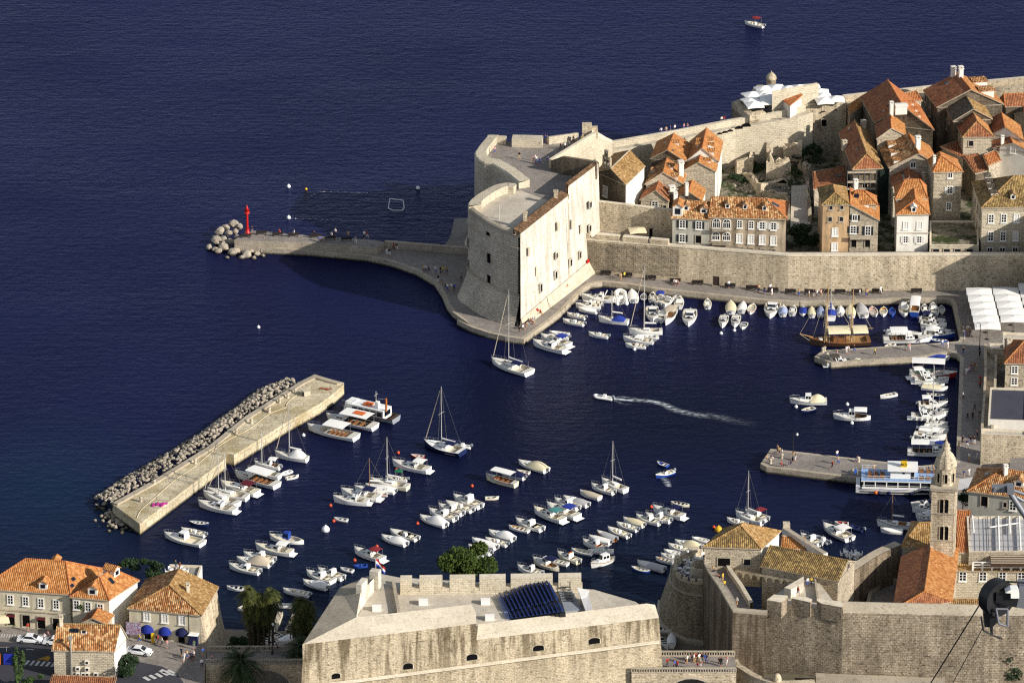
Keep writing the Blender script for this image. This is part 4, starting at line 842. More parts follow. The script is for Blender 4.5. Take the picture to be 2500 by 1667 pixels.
q0,q1=P('14',540,580,16.4),P('14',832,575,16.4); m=MB()
for k,dz in enumerate((0,-2.1,-3.6)):
 a_,b_=q0+Vector((0,-.9,dz)),q1+Vector((0,-.9,dz)); m.box((a_+b_)/2,((b_-a_).length,.9,.12),math.atan2((b_-a_).y,(b_-a_).x))
m.build('plank_deck','canvas_beige',sc); m=MB()
for i in range(6):c=lerp(q0,q1,i/5); m.tube((c.x,c.y-1.3,7),(c.x,c.y-1.3,17),.06,5)
m.build('pole','iron_grey',sc)
m=MB(); n0,n1=P('14',833,545,16.8),P('14',988,540,16.8); m.prism([(n0.x,n0.y-1),(n1.x,n1.y-1),(n1.x,n1.y-.7),(n0.x,n0.y-.7)],7,16.8,0,bot=True); m.build('dust_net','net_green',sc)
# ------------------------------------------------------------------ ruins between the houses
rr=random.Random(5)
def ruin_wall(zone,pts,z,h,wd,look,place):
 m=MB(); ps=[P(zone,x,y,z) for x,y in pts]; o=[]
 for i in range(len(ps)-1):
  n=max(3,int((ps[i+1]-ps[i]).length/.8))
  for k in range(n):o.append(lerp(ps[i],ps[i+1],k/n))
 o.append(ps[-1]); q=xy(o); inn=offset(q,-wd,False); zt=[z+h*rr.uniform(.45,1.0) for _ in o]
 o_=wthing('ruin_wall',look,'ruin',o[0]); REG.append((o_,look,place)); o_['group']='ruined walls in the garden'
 m.prism(q+inn[::-1],z-1.5,zt+zt[::-1]); m.build('rubble_masonry','limestone_wall',o_)
ruin_wall('12',[(1255,580),(1420,560),(1440,480)],9,2.6,.9,'broken rubble wall stub','under the corbelled sea wall')
ruin_wall('12',[(1590,600),(1730,605),(1810,600)],9.5,4.6,.9,'tallest ragged ruin wall','in the middle of the ruined garden')
ruin_wall('12',[(1600,600),(1600,460)],9.5,4.2,.9,'ragged side wall','of the tallest ruin')
ruin_wall('12',[(1310,640),(1400,700),(1470,790)],8,1.6,1.0,'curving low rubble wall','beside the dark shrubs')
ruin_wall('12',[(1500,830),(1640,760),(1780,760)],7.5,2.6,1.2,'pale capped ruin wall','behind the brown stucco palace')
ruin_wall('12',[(1500,850),(1760,900)],7,2.2,.9,'lower ruin wall','behind the brown stucco palace')
ruin_wall('12',[(1880,560),(1960,620),(2050,590)],9,2.0,.9,'collapsed corner wall','next to the annexe')
ruin_wall('12',[(1800,1090),(1790,900)],7,2.2,.6,'low lane wall','on the left of the paved lane')
ruin_wall('12',[(2020,1110),(1990,720)],7,2.4,.7,'long lane wall','on the right of the paved lane')
ruin_wall('12',[(1730,400),(1920,420),(1925,370)],11,2.8,.8,'stone stair base','under the doors of the sea wall')
m=MB(); q=[P('12',1805,1160,7.0),P('12',2012,1160,7.0),P('12',1980,720,9.2),P('12',1815,730,9.2)]; m.poly(q); struct(m.build('lane','paving_pale'))
m=MB(); rb=MB()
for i in range(260):
 p=P('12',rr.uniform(1240,2040),rr.uniform(420,720),9); z=gz(p.x,p.y); rb.add(*blob((p.x,p.y,z),rr.uniform(.15,.5),rr))
o=rb.build('rubble','rock'); o['kind']='stuff'
# ------------------------------------------------------------------ sea bastion with the cafe terrace
bs=wthing('sea_bastion','stone bastion on the sea wall topped by a cafe terrace','bastion',P('13',600,700,14))
fl=PL('13',[(195,640),(380,778),(545,745),(800,770),(930,660),(1372,640),(1330,565),(1150,495),(1085,430),(620,432),(455,462),(330,585)],18.4)
m=MB(); m.prism(xy(fl),0,17.4,0,1); m.build('wall',['limestone_wall','paving_grey'],bs)
fl2=fl[-2:]+fl[:3]; o=xy(fl2); i_=offset(o,-1.3,False); i2=offset(o,1.3,False)
cx=sum(p.x for p in fl)/len(fl); cy=sum(p.y for p in fl)/len(fl)
inn=i_ if(Vector(i_[2])-Vector((cx,cy))).length<(Vector(i2[2])-Vector((cx,cy))).length else i2
m=MB(); m.loft([[(*p,10) for p in o],[(*p,18.6) for p in o],[(*p,18.8) for p in inn],[(*p,17.3) for p in inn]],0,False); m.build('parapet','limestone_wall',bs)
m=MB(); a_,b_=P('13',925,664,19),P('13',1372,628,19); m.prism([(a_.x,a_.y),(b_.x,b_.y),(b_.x,b_.y+1),(a_.x,a_.y+1)],4,19,0,1); m.build('inner_wall',['limestone_wall','coping_grey'],bs)
opening(bs,(*ray_plane('13',1142,875,a_,Vector((0,-1,0))).xy,ray_plane('13',1142,875,a_,Vector((0,-1,0))).z),(0,-1),1.0,1.5)
m=MB(); c0_,c1_=P('13',697,500,23.0),P('13',1086,442,23.0); e_=Vector((c1_.x-c0_.x,c1_.y-c0_.y)).normalized(); n_=Vector((-e_.y,e_.x)); c2_=Vector((c1_.x,c1_.y))+n_*.9; c3_=P('13',612,515,23.0)
m.prism([(c0_.x,c0_.y),(c1_.x,c1_.y),tuple(c2_),(c3_.x,c3_.y)],8,23.0,0,1); m.build('guard_house',['limestone_pale','coping_stone'],bs)
H_('little guard hut with bright orange roof','on the cafe bastion','13',(745,655),(797,664),20.0,17,BL=(868,590) if False else None,depth=3.6,kind='shed',ridge=(0,0,0,0,1.3),wall='plaster_white',roof='tiles_new',name='hut',cat='hut',group=None,wins=[('f',[(770,700)],.6,.8,'o')]) if False else None
rf=PL('13',[(690,588),(795,662),(922,592),(815,517)],20.6)
ht=wthing('hut','little guard hut with bright orange roof on the cafe bastion','hut',(rf[0].x,rf[0].y,17.4)); m=MB()
m.prism([(lerp(p,sum(rf,Vector())/4,.1).x,lerp(p,sum(rf,Vector())/4,.1).y) for p in rf],17.3,20.5); m.build('wall','plaster_white',ht)
m=MB(); t_=[p+Vector((0,0,dz)) for p,dz in zip(rf,(0,0,.9,.9))]; lo=[p+Vector((0,0,-.18)) for p in t_]; m.add(t_+lo,[(0,1,2,3),(7,6,5,4),(0,4,5,1),(1,5,6,2),(2,6,7,3),(3,7,4,0)]); m.build('roof','tiles_new',ht)
p=P('13',600,430,18.5); sn=wthing('sentry_turret','small round stone sentry turret with a dome above the sea','turret',(p.x,p.y,16)); m=MB()
m.lathe((p.x,p.y,14),[(1.0,0),(1.0,5.2),(1.15,5.3),(1.15,5.6)],12); m.build('wall','limestone_wall',sn); m=MB(); m.lathe((p.x,p.y,19.6),[(1.1,0),(.95,.55),(.55,1.0),(.15,1.15),(.1,1.5),(0.001,1.55)],12); m.build('dome','limestone_wall',sn)
sw2=wthing('town_rampart','grey crenellated rampart along the sea behind the topmost houses','wall',P('13',1330,560,12))
q=[P('13',1330,552,18),P('13',1760,505,18),P('13',2230,455,18),P('17',1890,315,19),P('17',2480,262,20)]; o=xy(q); w_=offset(o,1.0,False); m=MB()
for i in range(len(o)-1):m.prism([o[i],o[i+1],w_[i+1],w_[i]],4,[q[i].z,q[i+1].z,q[i+1].z,q[i].z],0,1)
m.build('parapet',['limestone_wall','coping_stone'],sw2); w2=offset(o,3.5,False); m=MB()
for i in range(len(o)-1):m.quad((*w_[i],q[i].z-1.3),(*w_[i+1],q[i+1].z-1.3),(*w2[i+1],q[i+1].z-1.3),(*w2[i],q[i].z-1.3)); m.quad((*w2[i],q[i].z-1.1),(*w2[i+1],q[i+1].z-1.1),(*w2[i+1],5),(*w2[i],5))
m.build('wall_walk','limestone_wall',sw2)
gt=wthing('unseen_house','unseen tall stone house added beyond the right edge to shade the harbour wall','house',(109,985,0)); gt['group']=TOWN  # unseen building added to cast the slanting shadow on the harbour wall
m=MB(); m.prism([(104,978),(117,978),(117,993),(104,993)],0,15.5); m.build('wall','house_stone',gt)
m=MB(); a_,b_,c_,d_,e_,f_=[Vector(v) for v in((103.6,977.6,15.5),(117.4,977.6,15.5),(117.4,993.4,15.5),(103.6,993.4,15.5),(110.5,982,19.5),(110.5,990,19.5))]; m.tri(a_,b_,e_); m.quad(b_,c_,f_,e_); m.tri(c_,d_,f_); m.quad(d_,a_,e_,f_); m.build('roof','tiles_orange',gt)
# ------------------------------------------------------------------ ground in the foreground
m=MB(); m.prism([(-54,834.5),(-39,833.5),(-22,828),(8,824),(23,838),(27,842),(36,840),(46,822),(58,818),(60,770),(-60,770)],-2,0.5); struct(m.build('foreshore','sand'))
m=MB(); m.prism([(-51.2,770),(-51.5,805),(-51.6,811.5),(-53.5,826),(-57,830),(-61,830),(-66,827),(-90,824),(-300,824),(-300,770)],-2,8.0,0,1); struct(m.build('street_ground',['quay_stone','paving_grey']))
rd=[P('2',-400,1190,8.004),P('2',440,1262,8.004),P('2',1035,1300,8.004),P('2',1130,1390,8.004),P('2',1330,1430,8.004),P('2',1460,1500,8.004),P('2',1560,1640,8.004),P('2',-400,1640,8.004)]
m=MB(); m.poly(rd); struct(m.build('road','asphalt'))
m=MB()
def stripe(zone,pts,mat=0):m.poly([P(zone,x,y,8.009) for x,y in pts],mat)
for i in range(6):x=195+i*43; stripe('2',[(x,1415+i*3),(x+22,1418+i*3),(x+52,1382+i*3),(x+32,1378+i*3)])
for i in range(5):stripe('2',[(1165+i*50,1520+i*8-i*22),(1215+i*50,1548-i*14),(1238+i*50,1538-i*14),(1190+i*50,1510-i*14)])
for i in range(4):stripe('2',[(1300+i*8,1470-i*2),(1440+i*8,1510+0),(1450,1500),(1330,1450)]) if i==0 else None
for i in range(8):stripe('2',[(-20+i*22,1190+i),(-12+i*22,1192+i),(2+i*22,1162+i),(-6+i*22,1160+i)])
stripe('2',[(212,1290),(280,1295),(280,1290),(212,1284)])
stripe('2',[(285,1385),(350,1372),(390,1390),(415,1360),(395,1342),(330,1362)],1)
struct(m.build('road_markings',['road_paint','road_yellow']))
NEAR='houses by the near street'
N_=lambda*a,**k:house(*a,**dict(dict(group=NEAR),**k))
h1=N_('long cream house with bright tile roof and many dormers','on the near street','2',(-150,783),(572,832),15.1,0,BL=(150,588),ridge=(.3,.5,.755,.5,3.5),wall='plaster_cream',roof='tiles_orange',caps='tiles_new',wins=[('f',[(-40,870),(85,882),(210,895),(335,910),(460,922)],.8,1.5,'w'),('f',[(-35,1030),(90,1042),(215,1055),(340,1070),(465,1082)],1.3,2.1,'d')],dorm=[('f',352,800,1.4,1.1,'tiles_orange'),('b',310,640,1.3,1.2),('b',470,590,1.3,1.2)],sky=[('r',590,770,.9,.6),('r',600,715,.9,.6)])
house('','','2',(590,852),(890,878),15.0,0,BL=(825,699),ridge=(.5,.35,.5,.8,2.6),wall='plaster_cream',roof='tiles_orange',wall_r='plaster_white',caps='tiles_new',root=h1.root,wins=[('f',[(627,925),(722,940),(822,955)],.8,1.5,'w')],dorm=[('f',758,845,1.6,1.1,'tiles_orange'),('r',960,690,1.7,1.2,'tiles_orange')],sky=[('r',912,730,.8,1.2)])
m=MB(); p0,n=h1.faces['f']; q0,q1=ray_plane('2',-150,958,p0,n),ray_plane('2',572,1005,p0,n); m.box((q0+q1)/2+n*.06,((q1-q0).length,.2,.2),math.atan2((q1-q0).y,(q1-q0).x)); m.build('string_course','coping_grey',h1.root)
for x,y in((90,1010),(340,1035)):
 q=ray_plane('2',x,y,p0,n); m=MB(); m.box(q+n*.4,(1.5,.8,.12),math.atan2(n.y,n.x)+math.pi/2); m.build('awning','canvas_maroon',h1.root)
h2=N_('cream house with mossy tile roof and three blue awnings','on the near street','2',(1057,947),(1645,1002),13.6,8,BL=(1195,727),ridge=(.5,.3,.5,.9,3.3),wall='plaster_cream',roof='tiles_mottled',roof_r='tiles_gold',caps='tiles_gold',wins=[('f',[(1203,1020),(1350,1035),(1492,1050)],.9,1.4,'b'),('f',[(1210,1172),(1350,1188),(1490,1195)],1.1,1.9,'d')],chim=[('r',1540,815,1.0,.6),('b',1400,735,1.0,.7)])
p0,n=h2.faces['f']; t=Vector((-n.y,n.x,0))
for x,y,mt in((1208,1143,'awning_blue'),(1352,1160,'awning_blue'),(1492,1168,'canvas_navy')):
 c=ray_plane('2',x,y,p0,n); m=MB(); k=10; rings=[]
 for j in range(5):
  ph=math.pi/2*j/4; rings.append([c+t*(1.15*math.cos(math.pi*i/k)*1)*(1)*1.0+n*(1.0*math.sin(math.pi*i/k)*math.cos(ph))+Vector((0,0,1.25*math.sin(ph)*math.sin(math.pi*i/k))) for i in range(k+1)])
 m.loft(rings,0,False,True); m.build('awning',mt,h2.root)
m=MB(); q=h2.A+h2.a; bb=h2.A+h2.a+h2.b; o_=Vector((1.0,-.1,0)); m.loft([[q+Vector((0,0,-.6)),bb+Vector((0,0,-.6))],[q+o_*.9+Vector((0,0,-6)),bb+o_*.8+Vector((0,0,-6))],[Vector((q.x+2.6,q.y-6.5,.2)),Vector((bb.x+2.2,bb.y,.2))]],0,False)
m.add([q+Vector((0,0,-.6)),q+o_*.9+Vector((0,0,-6)),Vector((q.x+2.6,q.y-6.5,0.2)),Vector((q.x-.3,q.y-6,0.2)),q+Vector((-.2,0,-6))],[(0,4,3,2,1)]); m.build('battered_side','limestone_wall',h2.root)
N_('roof terrace building with white parapets','beside the water','2',(1335,757),(1602,768),13.4,2,BL=(1392,592),kind='flat',wall='plaster_white',roof='concrete',name='terrace_building',cat='terrace')
h3=N_('rubble stone house with ochre roof and air conditioners','in the lower left corner','2',(440,1287),(932,1298),13.2,7,BL=(540,1183),ridge=(0,.5,1,.5,3.5),wall='house_stone_pale',roof='tiles_mottled',wall_r='plaster_white',caps='tiles_gold',sky=[('f',592,1135,.8,.7),('f',625,1137,.8,.7)],dorm=[('f',688,1165,1.0,.7,'tiles_gold','shed')],chim=[('f',500,1085,1.2,.6)])
p0,n=h3.faces['f']
for x,y in((715,1405),(640,1455),(716,1460),(642,1505),(686,1503),(718,1503),(788,1503)):
 q=ray_plane('2',x,y,p0,n); m=MB(); m.box(q+n*.25,(.75,.4,.65),0,0); m.box(q+n*.46+Vector((0,0,.1)),(.42,.04,.42),0,1); m.build('air_conditioner',['plaster_white','black_rubber'],h3.root)
q=ray_plane('2',578,1210,p0,n); m=MB(); m.tube(Vector((q.x,q.y-.3,8)),Vector((q.x,q.y-.3,15.2)),.16,6); m.box((q.x,q.y-.3,15.2),(.6,.6,.5)); m.build('flue','concrete',h3.root)
N_('small red roofed shed','behind the rubble stone house','2',(672,1066),(868,1074),12.2,8,BL=(725,998),ridge=(.45,0,.4,1,1.0),wall='house_stone',roof='tiles_rust',roof_r='tiles_orange')
N_('dark red roof cut by the lower frame edge','below the rubble stone house','2',(395,1650),(900,1670),9.5,4,BL=(440,1522),kind='shed',ridge=(0,0,0,0,.6),wall='house_stone',roof='tiles_rust')
# ------------------------------------------------------------------ bridge with balustrades
def balustrade(parent,a,b,z,h=.95,name='balustrade',mat='coping_grey'):
 m=MB(); a,b=Vector((a[0],a[1])),Vector((b[0],b[1])); d=(b-a); L=d.length; d.normalize(); rz=math.atan2(d.y,d.x); c=(a+b)/2
 m.box((c.x,c.y,z),(L,.34,.18),rz); m.box((c.x,c.y,z+h-.16),(L,.36,.16),rz)
 k=int(L/.42)
 for i in range(k+1):q=a+d*(L*i/k); m.box((q.x,q.y,z+.18),(.15,.15,h-.34),rz)
 return m.build(name,mat,parent)
def bridge(label,ax,bx,y0,y1,z,arch_x,arch_w,mat):
 br=wthing('stone_bridge',label,'bridge',((ax+bx)/2,(y0+y1)/2,0)); m=MB(); k=12
 ar=[(arch_x+arch_w*math.cos(math.pi*i/k),z-4.2+3.2*math.sin(math.pi*i/k)) for i in range(k+1)]
 for yy in(y0,y1):
  prof=[(ax,-1),(arch_x-arch_w,-1)]+ar[::-1]+[(arch_x+arch_w,-1),(bx,-1),(bx,z-.01),(ax,z-.01)]; m.add([(x,yy,zz) for x,zz in prof],[tuple(range(len(prof)))])
 pr=[(arch_x-arch_w,-1)]+ar[::-1]+[(arch_x+arch_w,-1)]; m.loft([[(x,y0,zz) for x,zz in pr],[(x,y1,zz) for x,zz in pr]],0,False); m.build('arch_wall',mat,br)
 m=MB(); m.box(((ax+bx)/2,(y0+y1)/2,z-.01),(bx-ax,y1-y0,.02)); m.build('deck','paving_grey',br)
 rim=[(arch_x+(arch_w+.45)*math.cos(math.pi*i/k),z-4.2+3.65*math.sin(math.pi*i/k)) for i in range(k+1)]
 m=MB(); m.loft([[(x,y0-.08,zz) for x,zz in ar],[(x,y0-.08,zz) for x,zz in rim],[(x,y0,zz) for x,zz in rim]],0,False); m.build('arch_ring','coping_grey',br)
 balustrade(br,(ax,y0+.2),(bx,y0+.2),z+.01); balustrade(br,(ax,y1-.2),(bx,y1-.2),z+.01)
 return br
bridge('stone bridge with balustrades left of the near bastion',-51.4,-33,804.8,810.2,8.0,-41.5,4.2,'limestone_wall')
bridge('stone bridge with balustrades crowded with people right of the near bastion',20,37.5,801.5,808.3,8.0,30,4.0,'limestone_wall')
# ------------------------------------------------------------------ near bastion (big fortress at the bottom)
rv=wthing('near_fortress','huge pale square fortress with stained wall and blue seating on its roof','fortress',(-5,800,0))
O1,O2=P('3',465,1250,20),P('3',1890,1090,20); O4,O5=P('3',1905,1217,17),P('5',1372,1032,17)
BRr,BL_=P('5',840,800,17),P('3',1110,672,17); O3,O3b,O3c=P('3',770,785,19.3),P('3',885,738,19.3),P('3',1000,690,19.3)
dirf=Vector((O5.x-O1.x,O5.y-O1.y)).normalized()
def fy(x):return O1.y+(O5.y-O1.y)*(x-O1.x)/(O5.x-O1.x)
O2=Vector((O2.x,fy(O2.x),20)); O4=Vector((O2.x,O2.y,17))
body=[O1,O4,O5,P('5',1180,900,17),BRr,P('3',1250,700,17),BL_,O3c,O3b,O3]; q=xy(body); low=offset(q,.9)
m=MB(); n_=len(q); ztop=[17 if i not in(0,) else 17 for i in range(n_)]
m.loft([[(*p,-1.0) for p in low+low[:1]],[(*p,16.99) for p in q+q[:1]]],0,False)
m.poly([(*p,16.99) for p in q],1)
m.add([(O1.x,O1.y,16.99),(O2.x,O2.y,16.99),(O2.x,O2.y,20),(O1.x,O1.y,20)],[(0,1,2,3)])
m.build('wall',['fort_stone','paving_pale'],rv)
I1,I2=P('3',905,1028,21.2),P('3',1850,921,21.2)
m=MB(); I0=P('3',830,985,21.0)
m.add([O1,O2,Vector((O2.x-.1,lerp(O2,I2,.6).y,20.7)),I2,I1],[(0,1,2,3,4)],0); dz=lambda p,z:Vector((p.x,p.y,z))
m.add([I1,I2,dz(I2,17),dz(I1,17)],[(0,1,2,3)],1)
m.add([O2,dz(O2,17),dz(lerp(O2,I2,.6),17),Vector((O2.x-.1,lerp(O2,I2,.6).y,20.7))],[(0,1,2,3)],1); m.add([Vector((O2.x-.1,lerp(O2,I2,.6).y,20.7)),dz(lerp(O2,I2,.6),17),dz(I2,17),I2],[(0,1,2,3)],1)
m.build('left_parapet',['coping_stone','fort_stone'],rv)
C1,C2,C3=I1,P('3',940,830,21.0),P('3',1062,695,21.0); B1,B2=P('3',912,1030,18.5),P('3',1078,722,18.5)
m=MB(); m.add([O1,O3,O3b,O3c,C3,C2,C1],[(0,6,5,4,3,2,1)],1)
m.add([O3,O3b,dz(O3b,5),dz(O3,5)],[(0,3,2,1)],1); m.add([O1,O3,dz(O3,5),dz(O1,5)],[(0,1,2,3)],1)
m.add([C1,C2,C3,dz(C3,17),dz(B1,17)],[(0,1,2,3,4)],0); m.build('flank_parapet',['limestone_white','coping_grey'],rv)  # grey outer slope paints its shade, white inner face its sunlight
m=MB(); m.box((lerp(C2,C3,.25).x-.4,lerp(C2,C3,.25).y,19),(1.0,3.0,3.4),rad(-18)); m.build('merlon','limestone_white',rv); m=MB(); m.box((C3.x,C3.y,19),(1.6,1.4,3.2),rad(-18)); m.build('merlon','limestone_white',rv)
fl_=[P('3',912,1032,18.5),P('3',1078,722,18.5),P('3',1225,738,18.5),P('3',1262,975,18.5)]; m=MB(); m.prism(xy(fl_),16,18.5,0,0); m.build('gun_platform','paving_pale',rv)
m=MB(); fw=[P('3',1225,735,19.3),P('3',1268,975,19.3)]; o=xy(fw); i_=offset(o,.55,False); m.prism(o+i_[::-1],16.5,19.3,0,0); m.build('low_wall','coping_grey',rv)
J1,J2=P('3',1905,1085,18.1),P('5',1270,914,18.1); J3=P('5',1340,925,17.6)
m=MB(); m.add([O4,O5,J3,J2,J1],[(0,1,2,3,4)],0); m.add([J1,J2,dz(J2,16.9),dz(J1,16.9)],[(0,1,2,3)],1); m.add([O5,dz(O5,16.9),dz(J3,16.9),J3],[(0,1,2,3)],0); m.build('right_parapet',['coping_stone','fort_stone'],rv)
rb0,rb1=P('3',1265,845,17),P('5',745,822,17)
def rear_pt(zone,x):
 u,v=uv(zone,x,0); best=None
 for i in range(601):
  q_=lerp(rb0,rb1,i/600); uu=1250+CAM_F*q_.x/(q_.y*CD+383*SD)
  if best is None or abs(uu-u)<best[0]:best=(abs(uu-u),q_)
 return best[1]
zs=zat(rb0,'3',1400,795); zm=zat(rb0,'3',1270,718)
m=MB(); m.prism([(rb0.x,rb0.y),(rb1.x,rb1.y),(rb1.x,rb1.y+1.6),(rb0.x,rb0.y+1.6)],10,zs,0,0); m.build('rear_breastwork','limestone_pale',rv)
for(za,xa,zb_,xb) in(('3',1268,'3',1362),('3',1425,'3',1612),('3',1672,'3',1880),('3',1916,'3',2130),('3',2172,'5',500),('5',548,'5',735)):
 a_,b_=rear_pt(za,xa),rear_pt(zb_,xb); m=MB(); m.prism([(a_.x,a_.y-.05),(b_.x,b_.y-.05),(b_.x,b_.y+1.65),(a_.x,a_.y+1.65)],zs-.6,zm,0,1); m.build('merlon',['limestone_pale','coping_stone'],rv)
nf=Vector((dirf.y,-dirf.x))
def front(zone,x,y):return ray_plane(zone,x,y,Vector((O1.x,O1.y,0))+Vector((nf.x,nf.y,0))*.2,Vector((nf.x,nf.y,0)))
for zn,x,y,w_,h_ in(('3',740,1530,1.5,1.0),('3',1330,1452,1.7,1.1),('3',1855,1378,1.9,1.1),('3',1430,1232,2.6,1.5),('5',385,1302,1.9,1.0),('5',842,1245,2.0,1.1)):
 q_=front(zn,x,y); m=MB(); t_=Vector((-nf.y,nf.x,0)); n3=Vector((nf.x,nf.y,0)); k=8
 arc_=[(-w_/2,0),(w_/2,0),(w_/2,h_*.6)]+[(w_/2*math.cos(math.pi*i/k),h_*.6+h_*.4*math.sin(math.pi*i/k)) for i in range(1,k)]+[(-w_/2,h_*.6)]
 f_=lambda z:n3*(.9*(17-z)/18-.2); A_=[q_+t_*x_+f_(q_.z+z_)+n3*.05+Vector((0,0,z_)) for x_,z_ in arc_]; B_=[q_+t_*x_*1.16+f_(q_.z+z_)+n3*.01+Vector((0,0,z_*1.12-.1)) for x_,z_ in arc_]
 m.loft([B_+B_[:1],A_+A_[:1]],1,False); m.poly(A_,0); m.build('embrasure',['dark_opening','limestone_pale'],rv)  # flat near-black face paints the shade of the recess
m=MB(); q0_,q1_=front('3',560,1585),front('5',1368,1222); d_=(q1_-q0_); n3=Vector((nf.x,nf.y,0))
sec=[(.2,-.2),(.75,-.1),(.75,.12),(.2,.25)]; m.loft([[q0_+n3*a_+Vector((0,0,b_)) for a_,b_ in sec],[q1_+n3*a_+Vector((0,0,b_)) for a_,b_ in sec]],0,False); m.build('string_course','coping_stone',rv)
# ------------------------------------------------------------------ round gate tower, gate wall, city wall at the lower right
tw_=wthing('round_gate_tower','battered half round stone tower with cafe tables inside its crown','tower',(33,834,0.5))
lowp=smooth_path(PL('I',[(115,640),(105,780),(128,900),(220,990),(350,1070),(500,1122),(660,1146)],1.5),3)
topp=smooth_path(PL('I',[(300,120),(288,200),(300,320),(370,395),(460,430),(560,445),(668,452)],11.2),3); n_=len(lowp)
m=MB(); rings=[[lerp(a_,b_,t_)+Vector((0,0,0)) for a_,b_ in zip(lowp,topp)] for t_ in(0,.25,.5,.75,1)]
bot=[dz(p,0) for p in lowp]; m.loft([bot]+rings,0,False,True); m.build('wall','rampart_stone',tw_)
cw=Vector((sum(p.x for p in topp)/n_+1.5,sum(p.y for p in topp)/n_+1.0))
crown=smooth_path(PL('I',[(668,452),(560,445),(460,430),(370,395),(300,320),(288,200),(300,150),(370,95),(480,50),(660,0)],11.2),3)
m=MB(); m.poly([dz(p,10.4) for p in crown]); m.build('platform','flat_roof',tw_)
c_in=[dz(lerp(p,Vector((cw.x,cw.y,0)),.16),0) for p in crown]
m=MB(); k=0
for i in range(len(crown)-1):
 up=12.0 if(i%3)!=2 else 11.4
 a_,b_,c_,d_=crown[i],crown[i+1],c_in[i+1],c_in[i]; m.prism([(a_.x,a_.y),(b_.x,b_.y),(c_.x,c_.y),(d_.x,d_.y)],10.3,up)
m.build('crenellation','limestone_wall',tw_)
m=MB(); kk=[lerp(a_,b_,.78) for a_,b_ in zip(lowp,topp)]; k2=[p+(p-dz(Vector((cw.x,cw.y,0)),p.z)).normalized()*.22 for p in kk]; m.loft([kk,[p+Vector((0,0,.05)) for p in k2],[p+Vector((0,0,.3)) for p in k2],[p+Vector((0,0,.35)) for p in kk]],0,False); m.build('cordon','coping_grey',tw_)
m=MB(); m.lathe((P('I',655,330,10.4).x,P('I',655,330,10.4).y,10.4),[(2.2,0),(2.2,2.0),(1.9,2.0),(1.9,0)],14,0,True,rad(80),rad(280)); m.build('apse_wall','limestone_wall',tw_)
m=MB(); pp_=[p for p in lowp]; pq=[p+(p-dz(Vector((cw.x,cw.y,0)),p.z)).normalized()*.8 for p in pp_]; m.loft([[dz(p,.4) for p in pq],[dz(p,1.1) for p in pq],[dz(p,1.3) for p in pp_]],0,False); m.build('plinth','coping_grey',tw_)
gw=wthing('gate_wall','bare streaked wall with a walkway rising beside the round tower','wall',(36,818,2))
g=PL('I',[(665,100),(668,160),(720,275),(860,475),(1040,782)],16)+[P('I',1475,818,16)]
o=xy(g); inn=offset(o,-1.0,False); wk_=offset(o,-3.6,False); wi=offset(o,-4.3,False)
if inn[2][0]<o[2][0]:inn,wk_,wi=offset(o,1.0,False),offset(o,3.6,False),offset(o,4.3,False)
stone('gate_stone','9c8c78','857664',bw=.8,bh=.5,spots=.35,stain=.3,big=.3,streak=.5)
m=MB(); m.loft([[(*p,0) for p in o],[(*p,15.6) for p in o]],0,False); m.build('wall_face','gate_stone',gw)
m=MB(); m.loft([[(*p,15.6) for p in o],[(*p,16.0) for p in o],[(*p,16.1) for p in inn],[(*p,14.9) for p in inn]],0,False); m.build('parapet','coping_grey',gw)
m=MB(); m.loft([[(*p,14.9) for p in inn],[(*p,14.9) for p in wk_]],0,False); m.build('walkway','paving_grey',gw)
m=MB(); m.loft([[(*p,14.0) for p in wk_[:-1]],[(*p,15.9) for p in wk_[:-1]],[(*p,15.9) for p in wi[:-1]],[(*p,4) for p in wi[:-1]]],0,False); m.build('inner_parapet','limestone_pale',gw)
CWt=17.5
cwl=wthing('city_wall','high rough mottled city wall with merlons and pale sloped coping','wall',(62,807,0))
k0,k1,k2_,k3=P('7',240,892,16.6),P('7',866,990,16.6),P('7',2040,1018,16.6),P('7',2650,1010,16.6)
kb=P('7',420,745,16.6)
m=MB()
pts_=[kb,k0,k1,k2_,k3]; lowr=[Vector((p.x,p.y-.8,0)) for p in pts_]
m.loft([[dz(p,-.5) for p in lowr],[dz(p,16.6) for p in pts_]],0,False); m.build('wall_face','rampart_stone',cwl)
m=MB(); cr=[k1,k2_,k3]; m.loft([[dz(p,16.6) for p in cr],[Vector((p.x,p.y+1.5,17.9)) for p in cr],[Vector((p.x,p.y+1.7,17.9)) for p in cr],[Vector((p.x,p.y+1.7,16.2)) for p in cr],[Vector((p.x,p.y+4,16.2)) for p in cr],[Vector((p.x,p.y+4,5)) for p in cr]],0,False)
m.add([dz(k1,16.6),Vector((k1.x,k1.y+1.5,17.9)),Vector((k1.x,k1.y+1.7,16.2))],[(0,1,2)]); m.build('coping','coping_grey',cwl)
plat=[k0,k1,P('7',655,712,16.6),P('7',545,690,16.6),kb]; m=MB(); m.prism(xy(plat),4,16.4,0,1); m.build('bastion_platform',['limestone_wall','paving_pale'],cwl)
def block(pix,z0,z1,name,mats,parent):
 mm=MB(); mm.prism(xy([P('7',x,y,z1) for x,y in pix]),z0,z1,0,1); return mm.build(name,mats,parent)
block([(242,885),(362,905),(415,850),(300,840)],15,18.0,'merlon',['rampart_stone','coping_stone'],cwl)
block([(442,870),(600,905),(615,880),(570,862),(458,855)],15,17.8,'merlon',['rampart_stone','coping_stone'],cwl)
block([(652,890),(690,915),(858,945),(870,900),(665,876)],15,17.8,'merlon',['rampart_stone','coping_stone'],cwl)
block([(385,785),(440,800),(545,742),(545,690)],15,18.2,'merlon',['limestone_white','coping_stone'],cwl)
block([(632,712),(652,872),(668,870),(646,712)],15,17.3,'side_parapet',['limestone_wall','coping_grey'],cwl)
